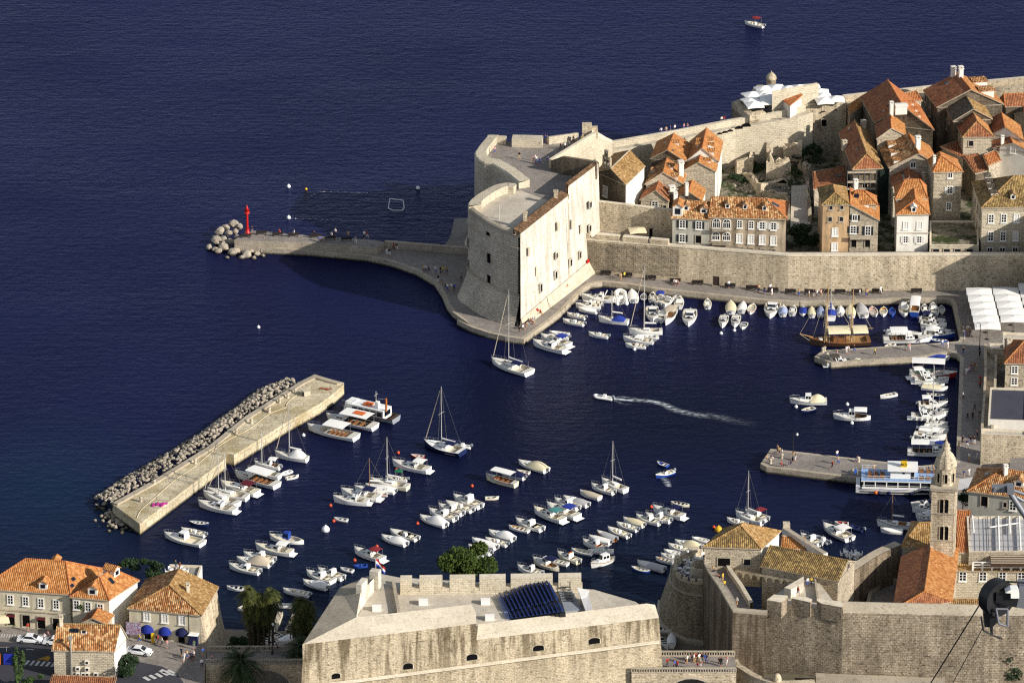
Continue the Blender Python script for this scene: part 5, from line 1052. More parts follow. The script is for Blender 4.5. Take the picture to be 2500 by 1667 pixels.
fw_=wthing('fore_wall','low curved outer wall of a small round bastion before the city wall','wall',P('I',1060,1300,3))
f_=smooth_path([P('I',1150,1190,7),P('I',1075,1255,7),P('I',1018,1380,7),P('I',1060,1480,7),P('7',10,1440,7),P('7',150,1522,7),P('7',340,1570,7),P('7',640,1560,7)],4)
o=xy(f_); i_=offset(o,1.1,False); i2_=offset(o,-1.1,False); i_=i2_ if i2_[8][0]>i_[8][0] else i_
m=MB(); m.loft([[(p[0],p[1]-.6,-1) for p in o],[(*p,7) for p in o],[(*p,7.05) for p in i_],[(*p,4) for p in i_]],0,False); m.build('wall_face','limestone_wall',fw_)
m=MB(); q_=[dz(p,4.2) for p in f_]+[P('7',640,1480,4.2),P('7',240,1490,4.2),P('I',1480,1230,4.2)]; m.poly(q_); m.build('garden_floor','earth',fw_)
p=P('7',325,1545,7); m=MB(); m.lathe((p.x,p.y,6),[(.75,0),(.75,1.4),(.7,1.7),(.5,2.1),(.15,2.3),(.001,2.35)],12); m.build('sentry_dome','limestone_wall',fw_)
m=MB(); a_,b_=P('7',645,1515,6),P('7',1700,1560,6); m.prism([(a_.x,a_.y),(b_.x,b_.y),(b_.x,b_.y+1.5),(a_.x,a_.y+1.5)],-1,6); m.build('long_footing','coping_grey',fw_)
m=MB(); a_,b_=P('I',1200,1178,8),P('I',1500,1238,8); m.prism([(a_.x,a_.y),(b_.x,b_.y),(b_.x,b_.y+.8),(a_.x,a_.y+.8)],2,8); a2=P('I',1035,1018,10.5); m.prism([(a_.x-.8,a_.y),(a2.x,a2.y),(a2.x+.8,a2.y+.3),(a_.x,a_.y+.3)],2,[8,10.5,10.5,8]); m.build('spur_wall','coping_grey',fw_)
# ------------------------------------------------------------------ gatehouse, storehouse, curved wall, monastery church and bell tower
MON='gate and monastery buildings'
K_=lambda*a,**k:house(*a,**dict(dict(group=MON),**k))
g1=K_('square stone gatehouse with pyramid tile roof','above the round gate tower','5',(1747,442),(2205,458),19.4,12,BL=(1900,305),ridge=(.5,.42,.5,.55,2.7),wall='house_stone',wall_r='plaster_white',roof='tiles_old',roof_r='tiles_gold',caps='tiles_gold',wins=[('f',[(1905,575)],2.1,1.5,'d'),('f',[(2095,575)],1.1,1.1,'o')])
g2=K_('long storehouse with dark mossy tile roof','on the wall beside the gatehouse','7',(205,602),(825,722),17.6,5,BL=(345,448),ridge=(0,.5,1,.5,1.9),wall='house_stone',roof='tiles_old',caps='tiles_old',wins=[('r',[(910,605)],.8,1.0,'o')])
p0,n=g2.faces['f']; t=Vector((-n.y,n.x,0))
for i in range(12):
 x_=22+i*62; q_=ray_plane('7',x_,690+i*11,p0,n); m=MB(); k=6; a_=[q_+t*(.6*math.cos(math.pi*j/k))+n*.3+Vector((0,0,.8*math.sin(math.pi*j/k))) for j in range(k+1)]; b_=[p_-n*.3 for p_ in a_]; m.loft([a_,b_],0,False); c_=[q_+t*s_*.72+n*.3+Vector((0,0,z_)) for s_,z_ in((1,0),(1,1.2),(-1,1.2),(-1,0))]
 m.add(a_+[c_[3],c_[2],c_[1],c_[0]],[tuple(range(k+5))]); m.build('corbel_arch','limestone_wall',g2.root)
K_('sunken yard house with orange tile roof','behind the storehouse','7',(372,462),(548,472),15.6,6,BL=(372,378),kind='shed',ridge=(0,0,0,0,.5),wall='plaster_white',roof='tiles_orange')
hw_=wthing('yard_wall','pale triangular yard wall running down behind the storehouse','wall',P('7',560,400,8)); a_,b_=P('7',403,284,16.6),P('7',742,500,16.6); o=xy([a_,b_]); i_=offset(o,.9,False); m=MB(); m.prism(o+i_[::-1],0,16.6,0,1); m.build('wall_face',['plaster_white','coping_grey'],hw_); m=MB(); m.box((a_.x,a_.y,14),(1.2,1.2,3.3)); m.build('end_pier','limestone_pale',hw_)
a_,b_,c_=P('7',470,362,15.8),P('7',740,496,15.8),P('7',400,292,15.8); m=MB(); m.poly([a_,b_,Vector((b_.x-.5,b_.y-2.2,15.2)),Vector((a_.x-.2,a_.y-2.5,15.2))]); m.build('lean_to','plaster_white',hw_)
cv=wthing('curved_wall','tall curved curtain wall sweeping towards the bell tower','wall',P('7',1000,620,4)); c_=smooth_path(PL('7',[(828,736),(960,645),(1080,565),(1200,495),(1345,432)],15.6),4); o=xy(c_); i_=offset(o,1.6,False); i2_=offset(o,-1.6,False); i_=i_ if i_[4][1]>i2_[4][1] else i2_
m=MB(); m.loft([[(*p,0) for p in o],[(*p,15.6) for p in o]],0,False); m.build('wall_face','gate_stone',cv); m=MB(); e_=offset(o,.15 if i_ is not i2_ else-.15,False); m.loft([[(*p,15.3) for p in o],[(*p,15.6) for p in o],[(*p,15.7) for p in i_],[(*p,3) for p in i_]],0,False); m.build('coping','coping_grey',cv)
m=MB(); m.prism([(46,812),(56,808),(76,812),(76,838),(58,824),(47,822)],0,5.0); struct(m.build('court_ground','paving_grey'))
m=MB(); m.prism([(56,824),(68,838),(86,850),(92,900),(100,900),(100,800),(76,806)],-2,4.0); struct(m.build('monastery_ground','paving_grey'))
tp=PL('7',[(1052,932),(1078,812),(1250,688),(1330,725),(1290,950)],9.5); tc=wthing('court_terrace','grey walled court terrace beside the church','terrace',(tp[0].x,tp[0].y,5)); m=MB(); m.prism(xy(tp),4,8.6,0,1); m.build('floor',['limestone_wall','paving_grey'],tc)
o=xy(tp[:4]); i_=offset(o,.6,False); i2_=offset(o,-.6,False); i_=i_ if i_[1][0]>i2_[1][0] else i2_; m=MB(); m.loft([[(*p,4) for p in o],[(*p,9.6) for p in o],[(*p,9.6) for p in i_],[(*p,8.5) for p in i_]],0,False); m.build('parapet','coping_grey',tc)
ch=K_('monastery church with long brown and gold roof','below the bell tower','7',(1285,958),(1752,892),15.6,4,BL=(1352,532),ridge=(.52,.06,.52,1,1.9),wall='house_stone',roof='tiles_rust',roof_r='tiles_orange',caps='tiles_orange',name='church',cat='church',group='churches')
K_('low cloister wing with striped orange roof','in front of the monastery church','7',(1436,968),(2060,962),15.2,8,BL=(1512,888),kind='shed',ridge=(0,0,0,0,.35),wall='house_stone',roof='tiles_gold')
K_('old apse house with red and gold hip roof','left of the bell tower','7',(1352,444),(1583,452),15.2,4,BL=(1440,245),ridge=(.4,.5,.9,.55,2.2),wall='house_stone_pale',roof='tiles_gold',caps='tiles_gold')
bt=wthing('bell_tower','slender stone bell tower with ribbed dome and twin windows','tower',P('J',545,590,29).xy.to_3d())
f0,f1=P('J',392,588,28.6),P('J',688,606,28.6); a=f1-f0; b=Vector((-a.y,a.x,0)).normalized()*a.length; b=b+a*.05
q_=[f0,f1,f1+b,f0+b]; m=MB(); m.prism(xy(q_),4,28.6); m.build('shaft','tower_stone',bt)
def belt(z,w_,h_,name='string_course'):
 cc=(f0+f1+b)/2+b*0; cc=(f0+f1+b*1.0)/2; L_=a.length+w_*2; mm=MB(); mm.box((cc.x,cc.y,z),(L_,L_,h_),math.atan2(a.y,a.x)); mm.build(name,'coping_grey',bt)
for y_ in(905,1245):belt(zat(f0,'J',540,y_),.14,.22)
belt(28.3,.25,.4,'cornice'); belt(28.7,.38,.25,'cornice')
n=Vector((a.y,-a.x,0)).normalized(); nr_=a.normalized()
for y_,hh in((905,2.7),(1248,2.7)):
 for dx_ in(-1,1):
  q_=ray_plane('J',545+dx_*27,y_-8,f0,n); o_=link('twin_window',win_mesh(.72,hh*.95,'t'),bt,(q_.x,q_.y,q_.z),math.atan2(n.y,n.x)-math.pi/2)
cc=(f0+f1+b)/2; r0=a.length*.46; m=MB(); m.lathe((cc.x,cc.y,28.9),[(r0,0),(r0,2.9),(r0*1.08,3.0),(r0*1.08,3.25)],8,0,False,rad(22.5),rad(382.5)); m.build('belfry','tower_stone',bt)
for k in range(8):
 th=rad(45*k+45); nn=Vector((math.cos(th),math.sin(th),0)); ap=r0*math.cos(rad(22.5)); o_=link('belfry_window',win_mesh(.5,1.7,'t'),bt,(cc.x+nn.x*ap,cc.y+nn.y*ap,29.6),th-math.pi/2)
m=MB(); prof=[(r0*1.0,0),(r0*.98,.7),(r0*.86,1.5),(r0*.62,2.3),(r0*.34,2.9),(r0*.27,3.3)]
vs=[]; N=32
for r_,z_ in prof:
 for i in range(N):th=2*math.pi*i/N; rr_=r_*(1+.07*math.cos(8*th)); vs.append((cc.x+rr_*math.cos(th),cc.y+rr_*math.sin(th),32.1+z_))
m.add(vs,[(k*N+i,k*N+(i+1)%N,(k+1)*N+(i+1)%N,(k+1)*N+i) for k in range(len(prof)-1) for i in range(N)],0,True); m.build('dome','tower_stone',bt)
m=MB(); m.lathe((cc.x,cc.y,35.3),[(r0*.42,0),(r0*.42,.25),(r0*.3,.35),(r0*.36,.8),(r0*.2,1.1),(.12,1.6),(.05,2.6),(.001,3.0)],8); m.build('lantern','tower_stone',bt)
K_('long narrow wing with plain red orange roof','right of the bell tower','7',(1797,490),(1893,491),15.0,4,BL=(1803,158),kind='shed',ridge=(0,0,0,0,.3),wall='house_stone',roof='tiles_new')
g6=K_('wide cloister under a grey temporary roof with white beams','right of the bell tower','7',(1898,492),(2560,486),15.3,4,BL=(1880,200),kind='flat',wall='house_stone',roof='canvas_grey',name='covered_cloister',cat='cloister')
def beam(x0,y0,x1,y1,w_,mt,nm):
 a_,b_=P('7',x0,y0,15.3),P('7',x1,y1,15.3); mm=MB(); mm.tube(a_+Vector((0,0,.08)),b_+Vector((0,0,.08)),w_,4,0); mm.build(nm,mt,g6.root)
for q_ in((1925,200,1937,335),(2137,205,2145,480),(2228,205,2233,345),(2308,205,2322,480),(2068,295,2318,258)):beam(*q_,.16,'frame_white','beam')
for x_ in(1975,2050,2075,2170,2250,2390):beam(x_,205,x_+12,486,.05,'wood_dark','seam')
for y_ in(250,300,350,400,450):beam(1890,y_,2500,y_-3,.04,'iron_grey','seam')
g7=K_('cloister range with gold tile roof and white windows','below the temporary roof','7',(1785,637),(2560,648),12.6,5,BL=(1790,500),kind='shed',ridge=(0,0,0,0,1.1),wall='house_stone_pale',roof='tiles_gold',wins=[('f',[(1848,692),(2013,692),(2173,692),(2328,694)],1.05,1.55,'w')])
m=MB(); c4=[P('7',2080,590,14.6),P('7',2560,592,14.6),P('7',2560,502,14.6),P('7',2072,502,14.6)]; m.prism(xy(c4),14.0,14.6,0,0)
for i in range(5):a_,b_=lerp(c4[0],c4[3],(i+.3)/5),lerp(c4[1],c4[2],(i+.3)/5); m.tube(a_+Vector((0,0,.06)),b_+Vector((0,0,.06)),.09,4,1)
m.build('slatted_roof',['wood_dark','canvas_beige'],g7.root); m=MB()
for dz_ in(.4,.9,1.4):
 a_,b_=P('7',1930,632,12.9),P('7',2560,634,12.9); m.box(((a_.x+b_.x)/2,a_.y,12.7+dz_),((b_.x-a_.x),.12,.16))
for i in range(9):m.box((lerp(a_.x,b_.x,i/8),a_.y,12.6),(.3,.14,1.6))
m.build('railing','frame_white',g7.root)
K_('pale house with large orange hip roof and chimneys','beside the quay at the right edge','J',(862,607),(1690,712),11.8,3,BL=(985,332),ridge=(.45,.5,1.0,.5,2.7),wall='plaster_grey',roof='tiles_mottled',caps='tiles_orange',wins=[('f',[(1062,745)],1.2,1.9,'d'),('f',[(1325,792)],.6,.9,'o'),('f',[(1425,805)],1.0,1.6,'w')],chim=[('f',1332,400,1.3,.7)],dorm=[('f',1500,565,1.6,1.0,'tiles_mottled')],sky=[('l',1095,400,1.0,.7)])
K_('plain rubble block with a pale flat top','on the east quay','H',(1062,1080),(1750,1110),7.6,.5,BL=(1056,993),kind='flat',wall='limestone_wall',roof='paving_pale',name='wall_block',cat='block')
K_('low building with large dark flat roof','on the east quay','H',(1160,868),(1750,888),5.0,.5,BL=(1190,392),kind='flat',wall='plaster_white',roof='flat_roof')
K_('grey stone quay house with orange hip roof','on the east quay','18',(2000,1132),(2700,1145),7.8,.5,BL=(2010,690),ridge=(.5,.5,.9,.5,2.1),wall='house_stone',roof='tiles_rust',caps='tiles_orange',wins=[('f',[(2173,1272),(2165,1492)],1.0,1.3,'w')],chim=[('l',2060,790,.9,.9)])
K_('small flat roofed stone annexe','beside the quay house','18',(1700,870),(2000,880),5.0,.5,BL=(1690,760),kind='flat',wall='house_stone',roof='concrete')
K_('low white terrace block','behind the quay house','18',(1950,660),(2500,690),6.0,.5,BL=(1940,545),kind='flat',wall='plaster_white',roof='paving_pale')
qw=wthing('quay_wall','long double grey wall with narrow walk along the east quay','wall',P('H',1100,500,2)); l_=[P('H',1052,990,4.0),P('H',1088,500,4.0),P('H',1112,0,4.0),P('18',1590,770,4.0)]; o=xy(l_); i_=offset(o,2.4,False); i2_=offset(o,-2.4,False); i_=i_ if i_[1][0]>i2_[1][0] else i2_; f=.25
mid1=[(lerp(p[0],q[0],.2),lerp(p[1],q[1],.2)) for p,q in zip(o,i_)]; mid2=[(lerp(p[0],q[0],.8),lerp(p[1],q[1],.8)) for p,q in zip(o,i_)]
m=MB(); R_=lambda q,z:[(*p,z) for p in q]; m.loft([R_(o,1),R_(o,4),R_(mid1,4),R_(mid1,3.1),R_(mid2,3.1),R_(mid2,4),R_(i_,4),R_(i_,1)],0,False); m.build('wall_face','limestone_wall',qw)
# ------------------------------------------------------------------ boats: +x is the bow, the waterline is z = 0
BM={}
def bmesh_(key,fn):
 if key not in BM:BM[key]=fn()
 return BM[key]
def half(t,B,stern):
 if stern=='point':return B/2*max(0.02,1-abs(2*t-1)**2.6)
 if t<.4:return B/2*(.86+.14*math.sin(t/.4*math.pi/2))
 return B/2*max(.015,1-((t-.4)/.6)**2.3)
def sheer(t,F):return F*(.95+.5*max(0,(t-.35)/.65)**1.8+.12*max(0,(.2-t)/.2))
def hull_mesh(L,B,F,stern,cock,mats,floor=.3,gun=.16):
 """cock = (t0, t1) extent of the open cockpit; mats = hull, stripe, deck, inside"""
 m=MB(); ts=sorted(set([i/14 for i in range(15)]+([cock[0],cock[0]+.001,cock[1]-.001,cock[1]] if cock else[])))
 rings=[]
 for t in ts:
  x=-L/2+L*t+(.10*L*max(0,t-.9)*2); w=half(t,B,stern); z=sheer(t,F)
  rake=-.05*L*max(0,(t-.8)/.2)**1.5
  rings.append([(x,w,z),(x,w*1.0,z-.12),(x+rake*.6,w*.86,F*.2),(x+rake,w*.45,-.3),(x+rake,-w*.45,-.3),(x+rake*.6,-w*.86,F*.2),(x,-w,z-.12),(x,-w,z)])
 m.loft(rings,0,False,False,mis=[1,0,0,0,0,0,1])
 m.add(rings[0],[tuple(range(8))],0)
 dk=[]
 for t in ts:
  x=-L/2+L*t+(.10*L*max(0,t-.9)*2); w=half(t,B,stern); z=sheer(t,F); g=min(gun,w*.6)
  inn=cock and cock[0]<t<cock[1]
  zf=F*floor if inn else z+.05
  dk.append([(x,w,z),(x,w-g,z+.03),(x,w-g-.01,zf),(x,0,zf+(0 if inn else.05)),(x,-(w-g-.01),zf),(x,-(w-g),z+.03),(x,-w,z)])
 o=len(m.v); m.v+=[p for r in dk for p in r]
 for k in range(len(ts)-1):
  ins=cock and ts[k]>=cock[0]-1e-6 and ts[k+1]<=cock[1]+1e-6
  for i in range(6):
   m.f.append((o+k*7+i+1,o+k*7+i,o+(k+1)*7+i,o+(k+1)*7+i+1)[::-1]); m.mi.append(2 if i in(0,5) or not ins else 3); m.sm.append(False)
 return m.mesh('hull',mats)
def cabin_mesh(x0,x1,w,z,h,rake=.5,mat='boat_white',tail=0.1,roofmat=None):
 m=MB(); a,b=x0,x1
 lo=[(a,-w/2),(b-rake*.15,-w/2*.8),(b,-w/4),(b,w/4),(b-rake*.15,w/2*.8),(a,w/2)]
 hi=[(a+tail,-w/2*.86),(b-rake*.9,-w/2*.68),(b-rake,-w/5),(b-rake,w/5),(b-rake*.9,w/2*.68),(a+tail,w/2*.86)]
 m.loft([[(x,y,z) for x,y in lo],[(x,y,z+h) for x,y in hi]],0,True); m.add([(x,y,z+h) for x,y in hi],[tuple(range(6))],1)
 return m.mesh('cabin',[mat,roofmat or mat])
def cabin_glass(x0,x1,w,z,h,rake=.5,tail=.1,n=2,front=True):
 m=MB()
 def P2(s,f):
  pass
 def side(sg,f0,f1,g0,g1):
  v=[]
  for f,g in((f0,g0),(f1,g0),(f1,g1),(f0,g1)):
   xl,xh=lerp(x0,x1-rake*.15,f),lerp(x0+tail,x1-rake*.9,f); yl,yh=lerp(w/2,w/2*.8,f),lerp(w/2*.86,w/2*.68,f)
   v.append((lerp(xl,xh,g),sg*(lerp(yl,yh,g)+.025),z+h*g))
  m.add(v,[(0,1,2,3) if sg<0 else(3,2,1,0)])
 for sg in(-1,1):
  for i in range(n):side(sg,.1+i*.85/n,.1+(i+.82)*.85/n,.4,.82)
 if front:
  v=[lerp(Vector((x1+.03,y,z)),Vector((x1-rake+.03,y*.8,z+h)),g) for y,g in((-w/4,.35),(w/4,.35),(w/4,.9),(-w/4,.9))]; m.add(v,[(0,1,2,3)])
  for sg in(-1,1):
   v=[]
   for(y0,xx0,y1,xx1),g in(((w/4,x1,w/5,x1-rake),.35),((w/2*.8,x1-rake*.15,w/2*.68,x1-rake*.9),.35),((w/2*.8,x1-rake*.15,w/2*.68,x1-rake*.9),.9),((w/4,x1,w/5,x1-rake),.9)):
    v.append((lerp(xx0,xx1,g)+.025,sg*(lerp(y0,y1,g)+.02),z+h*g))
   m.add(v,[(0,1,2,3) if sg>0 else(3,2,1,0)])
 return m.mesh('window','window_glass')
def outboard_mesh():
 m=MB(); m.box((-.25,0,.55),(.42,.34,.42),0,0,.8); m.box((-.28,0,-.25),(.2,.14,.85),0,1); m.box((-.05,0,.35),(.22,.3,.3),0,1); return m.mesh('outboard_motor',['boat_grey','black_rubber'])
def rail_mesh(L,B,F,stern):
 m=MB(); pts=[]
 for sg,seq in((1,(.72,.82,.92,1.0)),(-1,(.92,.82,.72))):
  for t in seq:pts.append(Vector((-L/2+L*min(t,.995)+.02*L,sg*half(min(t,.97),B,stern)*.92,sheer(t,F)+.5)))
 m.path(pts,.022,4)
 for p in pts[::1]:m.tube(p,(p.x,p.y,p.z-.5),.02,4)
 return m.mesh('rail','steel')
def canopy_mesh(x0,x1,w,z,sag=.18,mat='canvas_white',slope=0.0):
 m=MB(); k=6; rg=[]
 for i in range(5):
  t=i/4; x=lerp(x0,x1,t); rg.append([(x,w/2*math.cos(math.pi*j/k),z+sag*math.sin(math.pi*j/k)+slope*t-.04*(abs(t-.5)*2)**2) for j in range(k+1)])
 m.loft(rg,0,False,False); lo=[[(x,y,zz-.05) for x,y,zz in r] for r in rg]; m.loft([r[::-1] for r in lo],0,False,False)
 m.loft([rg[0],lo[0]],0,False); m.loft([lo[-1],rg[-1]],0,False)
 for r,q in((0,0),(-1,-1)):pass
 m.loft([[r[0] for r in lo],[r[0] for r in rg]],0,False); m.loft([[r[-1] for r in rg],[r[-1] for r in lo]],0,False)
 return m.mesh('canopy',mat)
def posts_mesh(x0,x1,w,z0,z1,n=3):
 m=MB()
 for i in range(n):
  x=lerp(x0,x1,i/max(1,n-1))
  for sg in(-1,1):m.tube((x,sg*w/2,z0),(x,sg*w/2*.98,z1),.035,4)
 return m.mesh('canopy_frame','steel')
def tarp_mesh(L,B,F,stern,t0,t1,mat,hump=.55):
 m=MB(); rg=[]; n=8
 for i in range(n+1):
  t=lerp(t0,t1,i/n); x=-L/2+L*t; w=half(t,B,stern)*1.02; z=sheer(t,F); h=hump*math.sin(math.pi*min(1,max(0,.12+.8*i/n)))+.06
  rg.append([(x,w,z-.06),(x,w*.95,z+.06),(x,w*.5,z+h*.75),(x,0,z+h),(x,-w*.5,z+h*.75),(x,-w*.95,z+.06),(x,-w,z-.06)])
 m.loft(rg,0,False,True); m.add(rg[0],[tuple(range(7))]); m.add(rg[-1],[tuple(range(6,-1,-1))]); return m.mesh('tarpaulin',mat)
def bench_mesh(w,mat='boat_deck'):
 m=MB(); m.box((0,0,0),(.34,w,.07),0,0); return m.mesh('bench',mat)
def fenders_mesh(L,B,F,sg):
 m=MB()
 for t in(.15,.3,.45,.6):m.tube((-L/2+L*t,sg*(half(t,B,'t')+.1),F*.85),(-L/2+L*t,sg*(half(t,B,'t')+.08),F*.25),.1,6)
 return m.mesh('fender','boat_white')
def part(name,me,parent,loc=(0,0,0),rz=0):return link(name,me,parent,loc,rz)
def bowstern(z,bx,by,sx,sy):
 ub,us=uv(z,bx,by),uv(z,sx,sy); far=.9 if ub[1]<us[1] else.15
 pb,ps=P(z,bx,by,far),P(z,sx,sy,.15 if far==.9 else.7); pb.z=ps.z=0; return pb,ps
def boat(z,bx,by,sx,sy,kind,look,place,**o):
 pb,ps=bowstern(z,bx,by,sx,sy); d=pb-ps; L=d.length; lo,hi={'ding':(2.3,3.4),'row':(3.6,6.5),'rib':(3.5,8),'open':(4,7.5),'cov':(4.2,8.5),'cab':(5,9.5),'cru':(6.5,12),'sail':(6.0,14),'tour':(6.5,13.5),'trawl':(5,11)}[kind]
 L=round(min(hi,max(lo,L))*2)/2; ctr=(pb+ps)/2; rz=math.atan2(d.y,d.x)
 B=o.get('B',{'ding':.52,'row':.39,'rib':.42,'open':.40,'cov':.40,'cab':.40,'cru':.36,'sail':.33,'tour':.33,'trawl':.39}[kind]*L); B=round(min(B,3.9),1); F={'ding':.38,'row':.5,'rib':.5,'open':.6,'cov':.65,'cab':.75,'cru':.95,'sail':.9,'tour':.9,'trawl':.75}[kind]
 hm,cm,im,dm=o.get('h','boat_white'),o.get('c','canvas_white'),o.get('i','boat_floor'),o.get('d','boat_deck'); st=o.get('stern','point' if kind in('row','trawl') else 'transom'); stripe=o.get('s',hm)
 nm={'ding':'dinghy','row':'rowing_boat','rib':'inflatable_boat','open':'motorboat','cov':'covered_boat','cab':'cabin_boat','cru':'motor_cruiser','sail':'sailboat','tour':'tour_boat','trawl':'fishing_boat'}[kind]
 cat='sailboat' if kind=='sail' else 'dinghy' if kind=='ding' else 'boat'
 r=thing(nm,look,cat,(ctr.x,ctr.y,0),rz,{'ding':'dinghies in the harbour','row':'rowing boats in the harbour','sail':'sailboats in the harbour'}.get(kind,'motorboats in the harbour')); REG.append((r,look,PLACES[place]))
 cock={'ding':(.08,.8),'row':(.12,.86),'rib':(.1,.82),'open':(.1,.66),'cov':(.1,.6),'cab':(.08,.45),'cru':(.1,.42),'sail':(.1,.36),'tour':(.12,.72),'trawl':(.1,.5)}[kind]
 k=(L,B)
 if kind in('rib',) or(kind=='ding' and o.get('tube')):
  def f():
   m=MB(); rr_=B*.17; pts=[Vector((-L/2,B/2-rr_,.3)),Vector((L*.2,B/2-rr_,.34)),Vector((L*.38,B*.3,.42)),Vector((L/2,0,.52)),Vector((L*.38,-B*.3,.42)),Vector((L*.2,-B/2+rr_,.34)),Vector((-L/2,-B/2+rr_,.3))]
   sp=smooth_path(pts,3); m.path(sp,rr_,8);
   for p in sp:m.ball(p,rr_*.99,8)
   m.poly([(p.x,p.y,.18) for p in sp],1); m.box((-L/2+.06,0,.1),(.12,B-rr_*2,.45),0,0); return m.mesh('hull',[hm,im])
  part('hull',bmesh_(('rib',k,hm,im),f),r)
 else:part('hull',bmesh_(('hull',k,F,st,hm,stripe,dm,im,cock),lambda:hull_mesh(L,B,F,st,cock,[hm,stripe,dm,im])),r)
 zt=lambda t:sheer(t,F); X=lambda t:-L/2+L*t
 def motor(t=0.0,y=0):part('outboard_motor',bmesh_('ob',outboard_mesh),r,(X(t)-.05,y,.05))
 def cabin(t0,t1,w,h,rake,n=2,base=None,mat='boat_white',tail=.1,roofmat=None):
  zb=(zt((t0+t1)/2)-.05) if base is None else base; kk=('cab',k,t0,t1,w,h,rake,zb,mat,roofmat)
  c=part('cabin',bmesh_(kk,lambda:cabin_mesh(X(t0),X(t1),w,zb,h,rake,mat,tail,roofmat)),r)
  if n:part('window',bmesh_(kk+('g',n),lambda:cabin_glass(X(t0),X(t1),w,zb,h,rake,tail,n)),c)
  return c
 def bimini(t0,t1,mat,h=1.5,w=None,sag=.2,slope=0.0):
  w=w or B*.82; kk=('bim',k,t0,t1,mat,h,w,slope); part('canopy',bmesh_(kk,lambda:canopy_mesh(X(t0),X(t1),w,F+h,sag,mat,slope)),r)
  part('canopy_frame',bmesh_(('pst',k,t0,t1,h,w),lambda:posts_mesh(X(t0)+.15,X(t1)-.15,w*.94,F*.8,F+h,2 if(t1-t0)*L<3 else 4)),r)
 if kind=='row':
  for t in(.28,.5,.72):part('bench',bmesh_(('bn',round(half(t,B,st)*2-.3,1),dm),lambda:bench_mesh(half(t,B,st)*2-.3,o.get('bench',dm))),r,(X(t),0,F*.72))
  if o.get('m'):motor(.02)
  if 'cc' in o:part('tarpaulin',bmesh_(('tp',k,o['cc'],st),lambda:tarp_mesh(L,B,F,st,.14,.86,o['cc'],.28)),r)
 if kind=='ding':
  part('bench',bmesh_(('bn',round(B*.55,1),dm),lambda:bench_mesh(B*.55,dm)),r,(X(.4),0,F*.7))
  if o.get('m'):motor(.02)
 if kind=='open':
  part('console',bmesh_(('con',1),lambda:(lambda m:(m.box((0,0,0),(.7,.8,.75),0,0,.8),m.add([(.3,-.4,.75),(.3,.4,.75),(-.05,.34,1.15),(-.05,-.34,1.15)],[(0,1,2,3)],1),m.mesh('console',['boat_white','window_glass']))[-1])(MB())),r,(X(.46),0,F*.3))
  part('bench',bmesh_(('bx',1),lambda:(lambda m:(m.box((0,0,0),(.5,1.1,.45),0,0),m.mesh('bench',['boat_cream']))[-1])(MB())),r,(X(.24),0,F*.3)); motor(0)
  if 'bim' in o:bimini(.2,.55,o['bim'])
 if kind=='cov':
  part('tarpaulin',bmesh_(('tp',k,cm,o.get('t0',.02),o.get('t1',.62),o.get('hump',.8)),lambda:tarp_mesh(L,B,F,st,o.get('t0',.02),o.get('t1',.62),cm,o.get('hump',.8))),r)
  if o.get('w',1):cabin(.55,.78,B*.62,.32,.4,1)
  if o.get('m',1):motor(0)
 if kind=='cab':
  cabin(.42,.76,B*.68,.38,.8,1); cabin(.36,.56,B*.7,o.get('hh',.95),.5,1,None,'boat_white',.05,o.get('roof'))
  if 'bim' in o:bimini(.12,.42,o['bim'],1.3)
  if o.get('m',1):motor(0)
  part('rail',bmesh_(('rl',k,st),lambda:rail_mesh(L,B,F,st)),r)
  part('bench',bmesh_(('bx',1),None),r,(X(.2),0,F*.3)) if('bx',1) in BM else None
 if kind=='cru':
  cabin(.36,.82,B*.62,.42,1.6,2); cabin(.34,.60,B*.74,.95,1.1,1,None,'boat_white',.0)
  part('swim_platform',bmesh_(('sp',k),lambda:(lambda m:(m.box((-.35,0,.22),(.8,B*.78,.1)),m.mesh('swim_platform','boat_white'))[-1])(MB())),r,(X(0),0,0))
  def arch():
   m=MB(); w_=B*.78; pts=[Vector((0,-w_/2,0)),Vector((-.5,-w_/2*.9,1.1)),Vector((-.6,-w_/2*.6,1.3)),Vector((-.6,w_/2*.6,1.3)),Vector((-.5,w_/2*.9,1.1)),Vector((0,w_/2,0))]; m.path(pts,.09,6); return m.mesh('radar_arch','boat_white')
  part('radar_arch',bmesh_(('ar',k),arch),r,(X(.32),0,F))
  if 'bim' in o:bimini(.1,.38,o['bim'],1.25)
  part('rail',bmesh_(('rl',k,st),lambda:rail_mesh(L,B,F,st)),r)
  part('bench',bmesh_(('sofa',round(B,1)),lambda:(lambda m:(m.box((0,0,0),(.6,B*.6,.4),0,0),m.box((-.3,0,.4),(.15,B*.6,.35),0,0),m.mesh('bench',['boat_cream']))[-1])(MB())),r,(X(.17),0,F*.3))
  if o.get('fend'):part('fender',bmesh_(('fd',k,o['fend']),lambda:fenders_mesh(L,B,F,o['fend'])),r)
 if kind=='sail':
  cabin(.38,.74,B*.52,.36,1.2,3)
  mh=o.get('mh',L*1.15); mx=X(.56)
  def mast():
   m=MB(); m.tube((0,0,F),(0,0,F+mh),.085,6,0,.06); m.tube((0,-B*.28,F+mh*.55),(0,B*.28,F+mh*.55),.035,4); return m.mesh('mast',o.get('mm','mast_alloy'))
  part('mast',bmesh_(('mast',k,mh,o.get('mm')),mast),r,(mx,0,0))
  def boom():
   m=MB(); m.tube((0,0,F+1.35),(-L*.38,0,F+1.3),.06,6,0); m.tube((-.1,0,F+1.5),(-L*.36,0,F+1.42),.16,6,1); return m.mesh('boom',['mast_alloy',o.get('sc','canvas_white')])
  part('boom',bmesh_(('boom',k,o.get('sc')),boom),r,(mx,0,0))
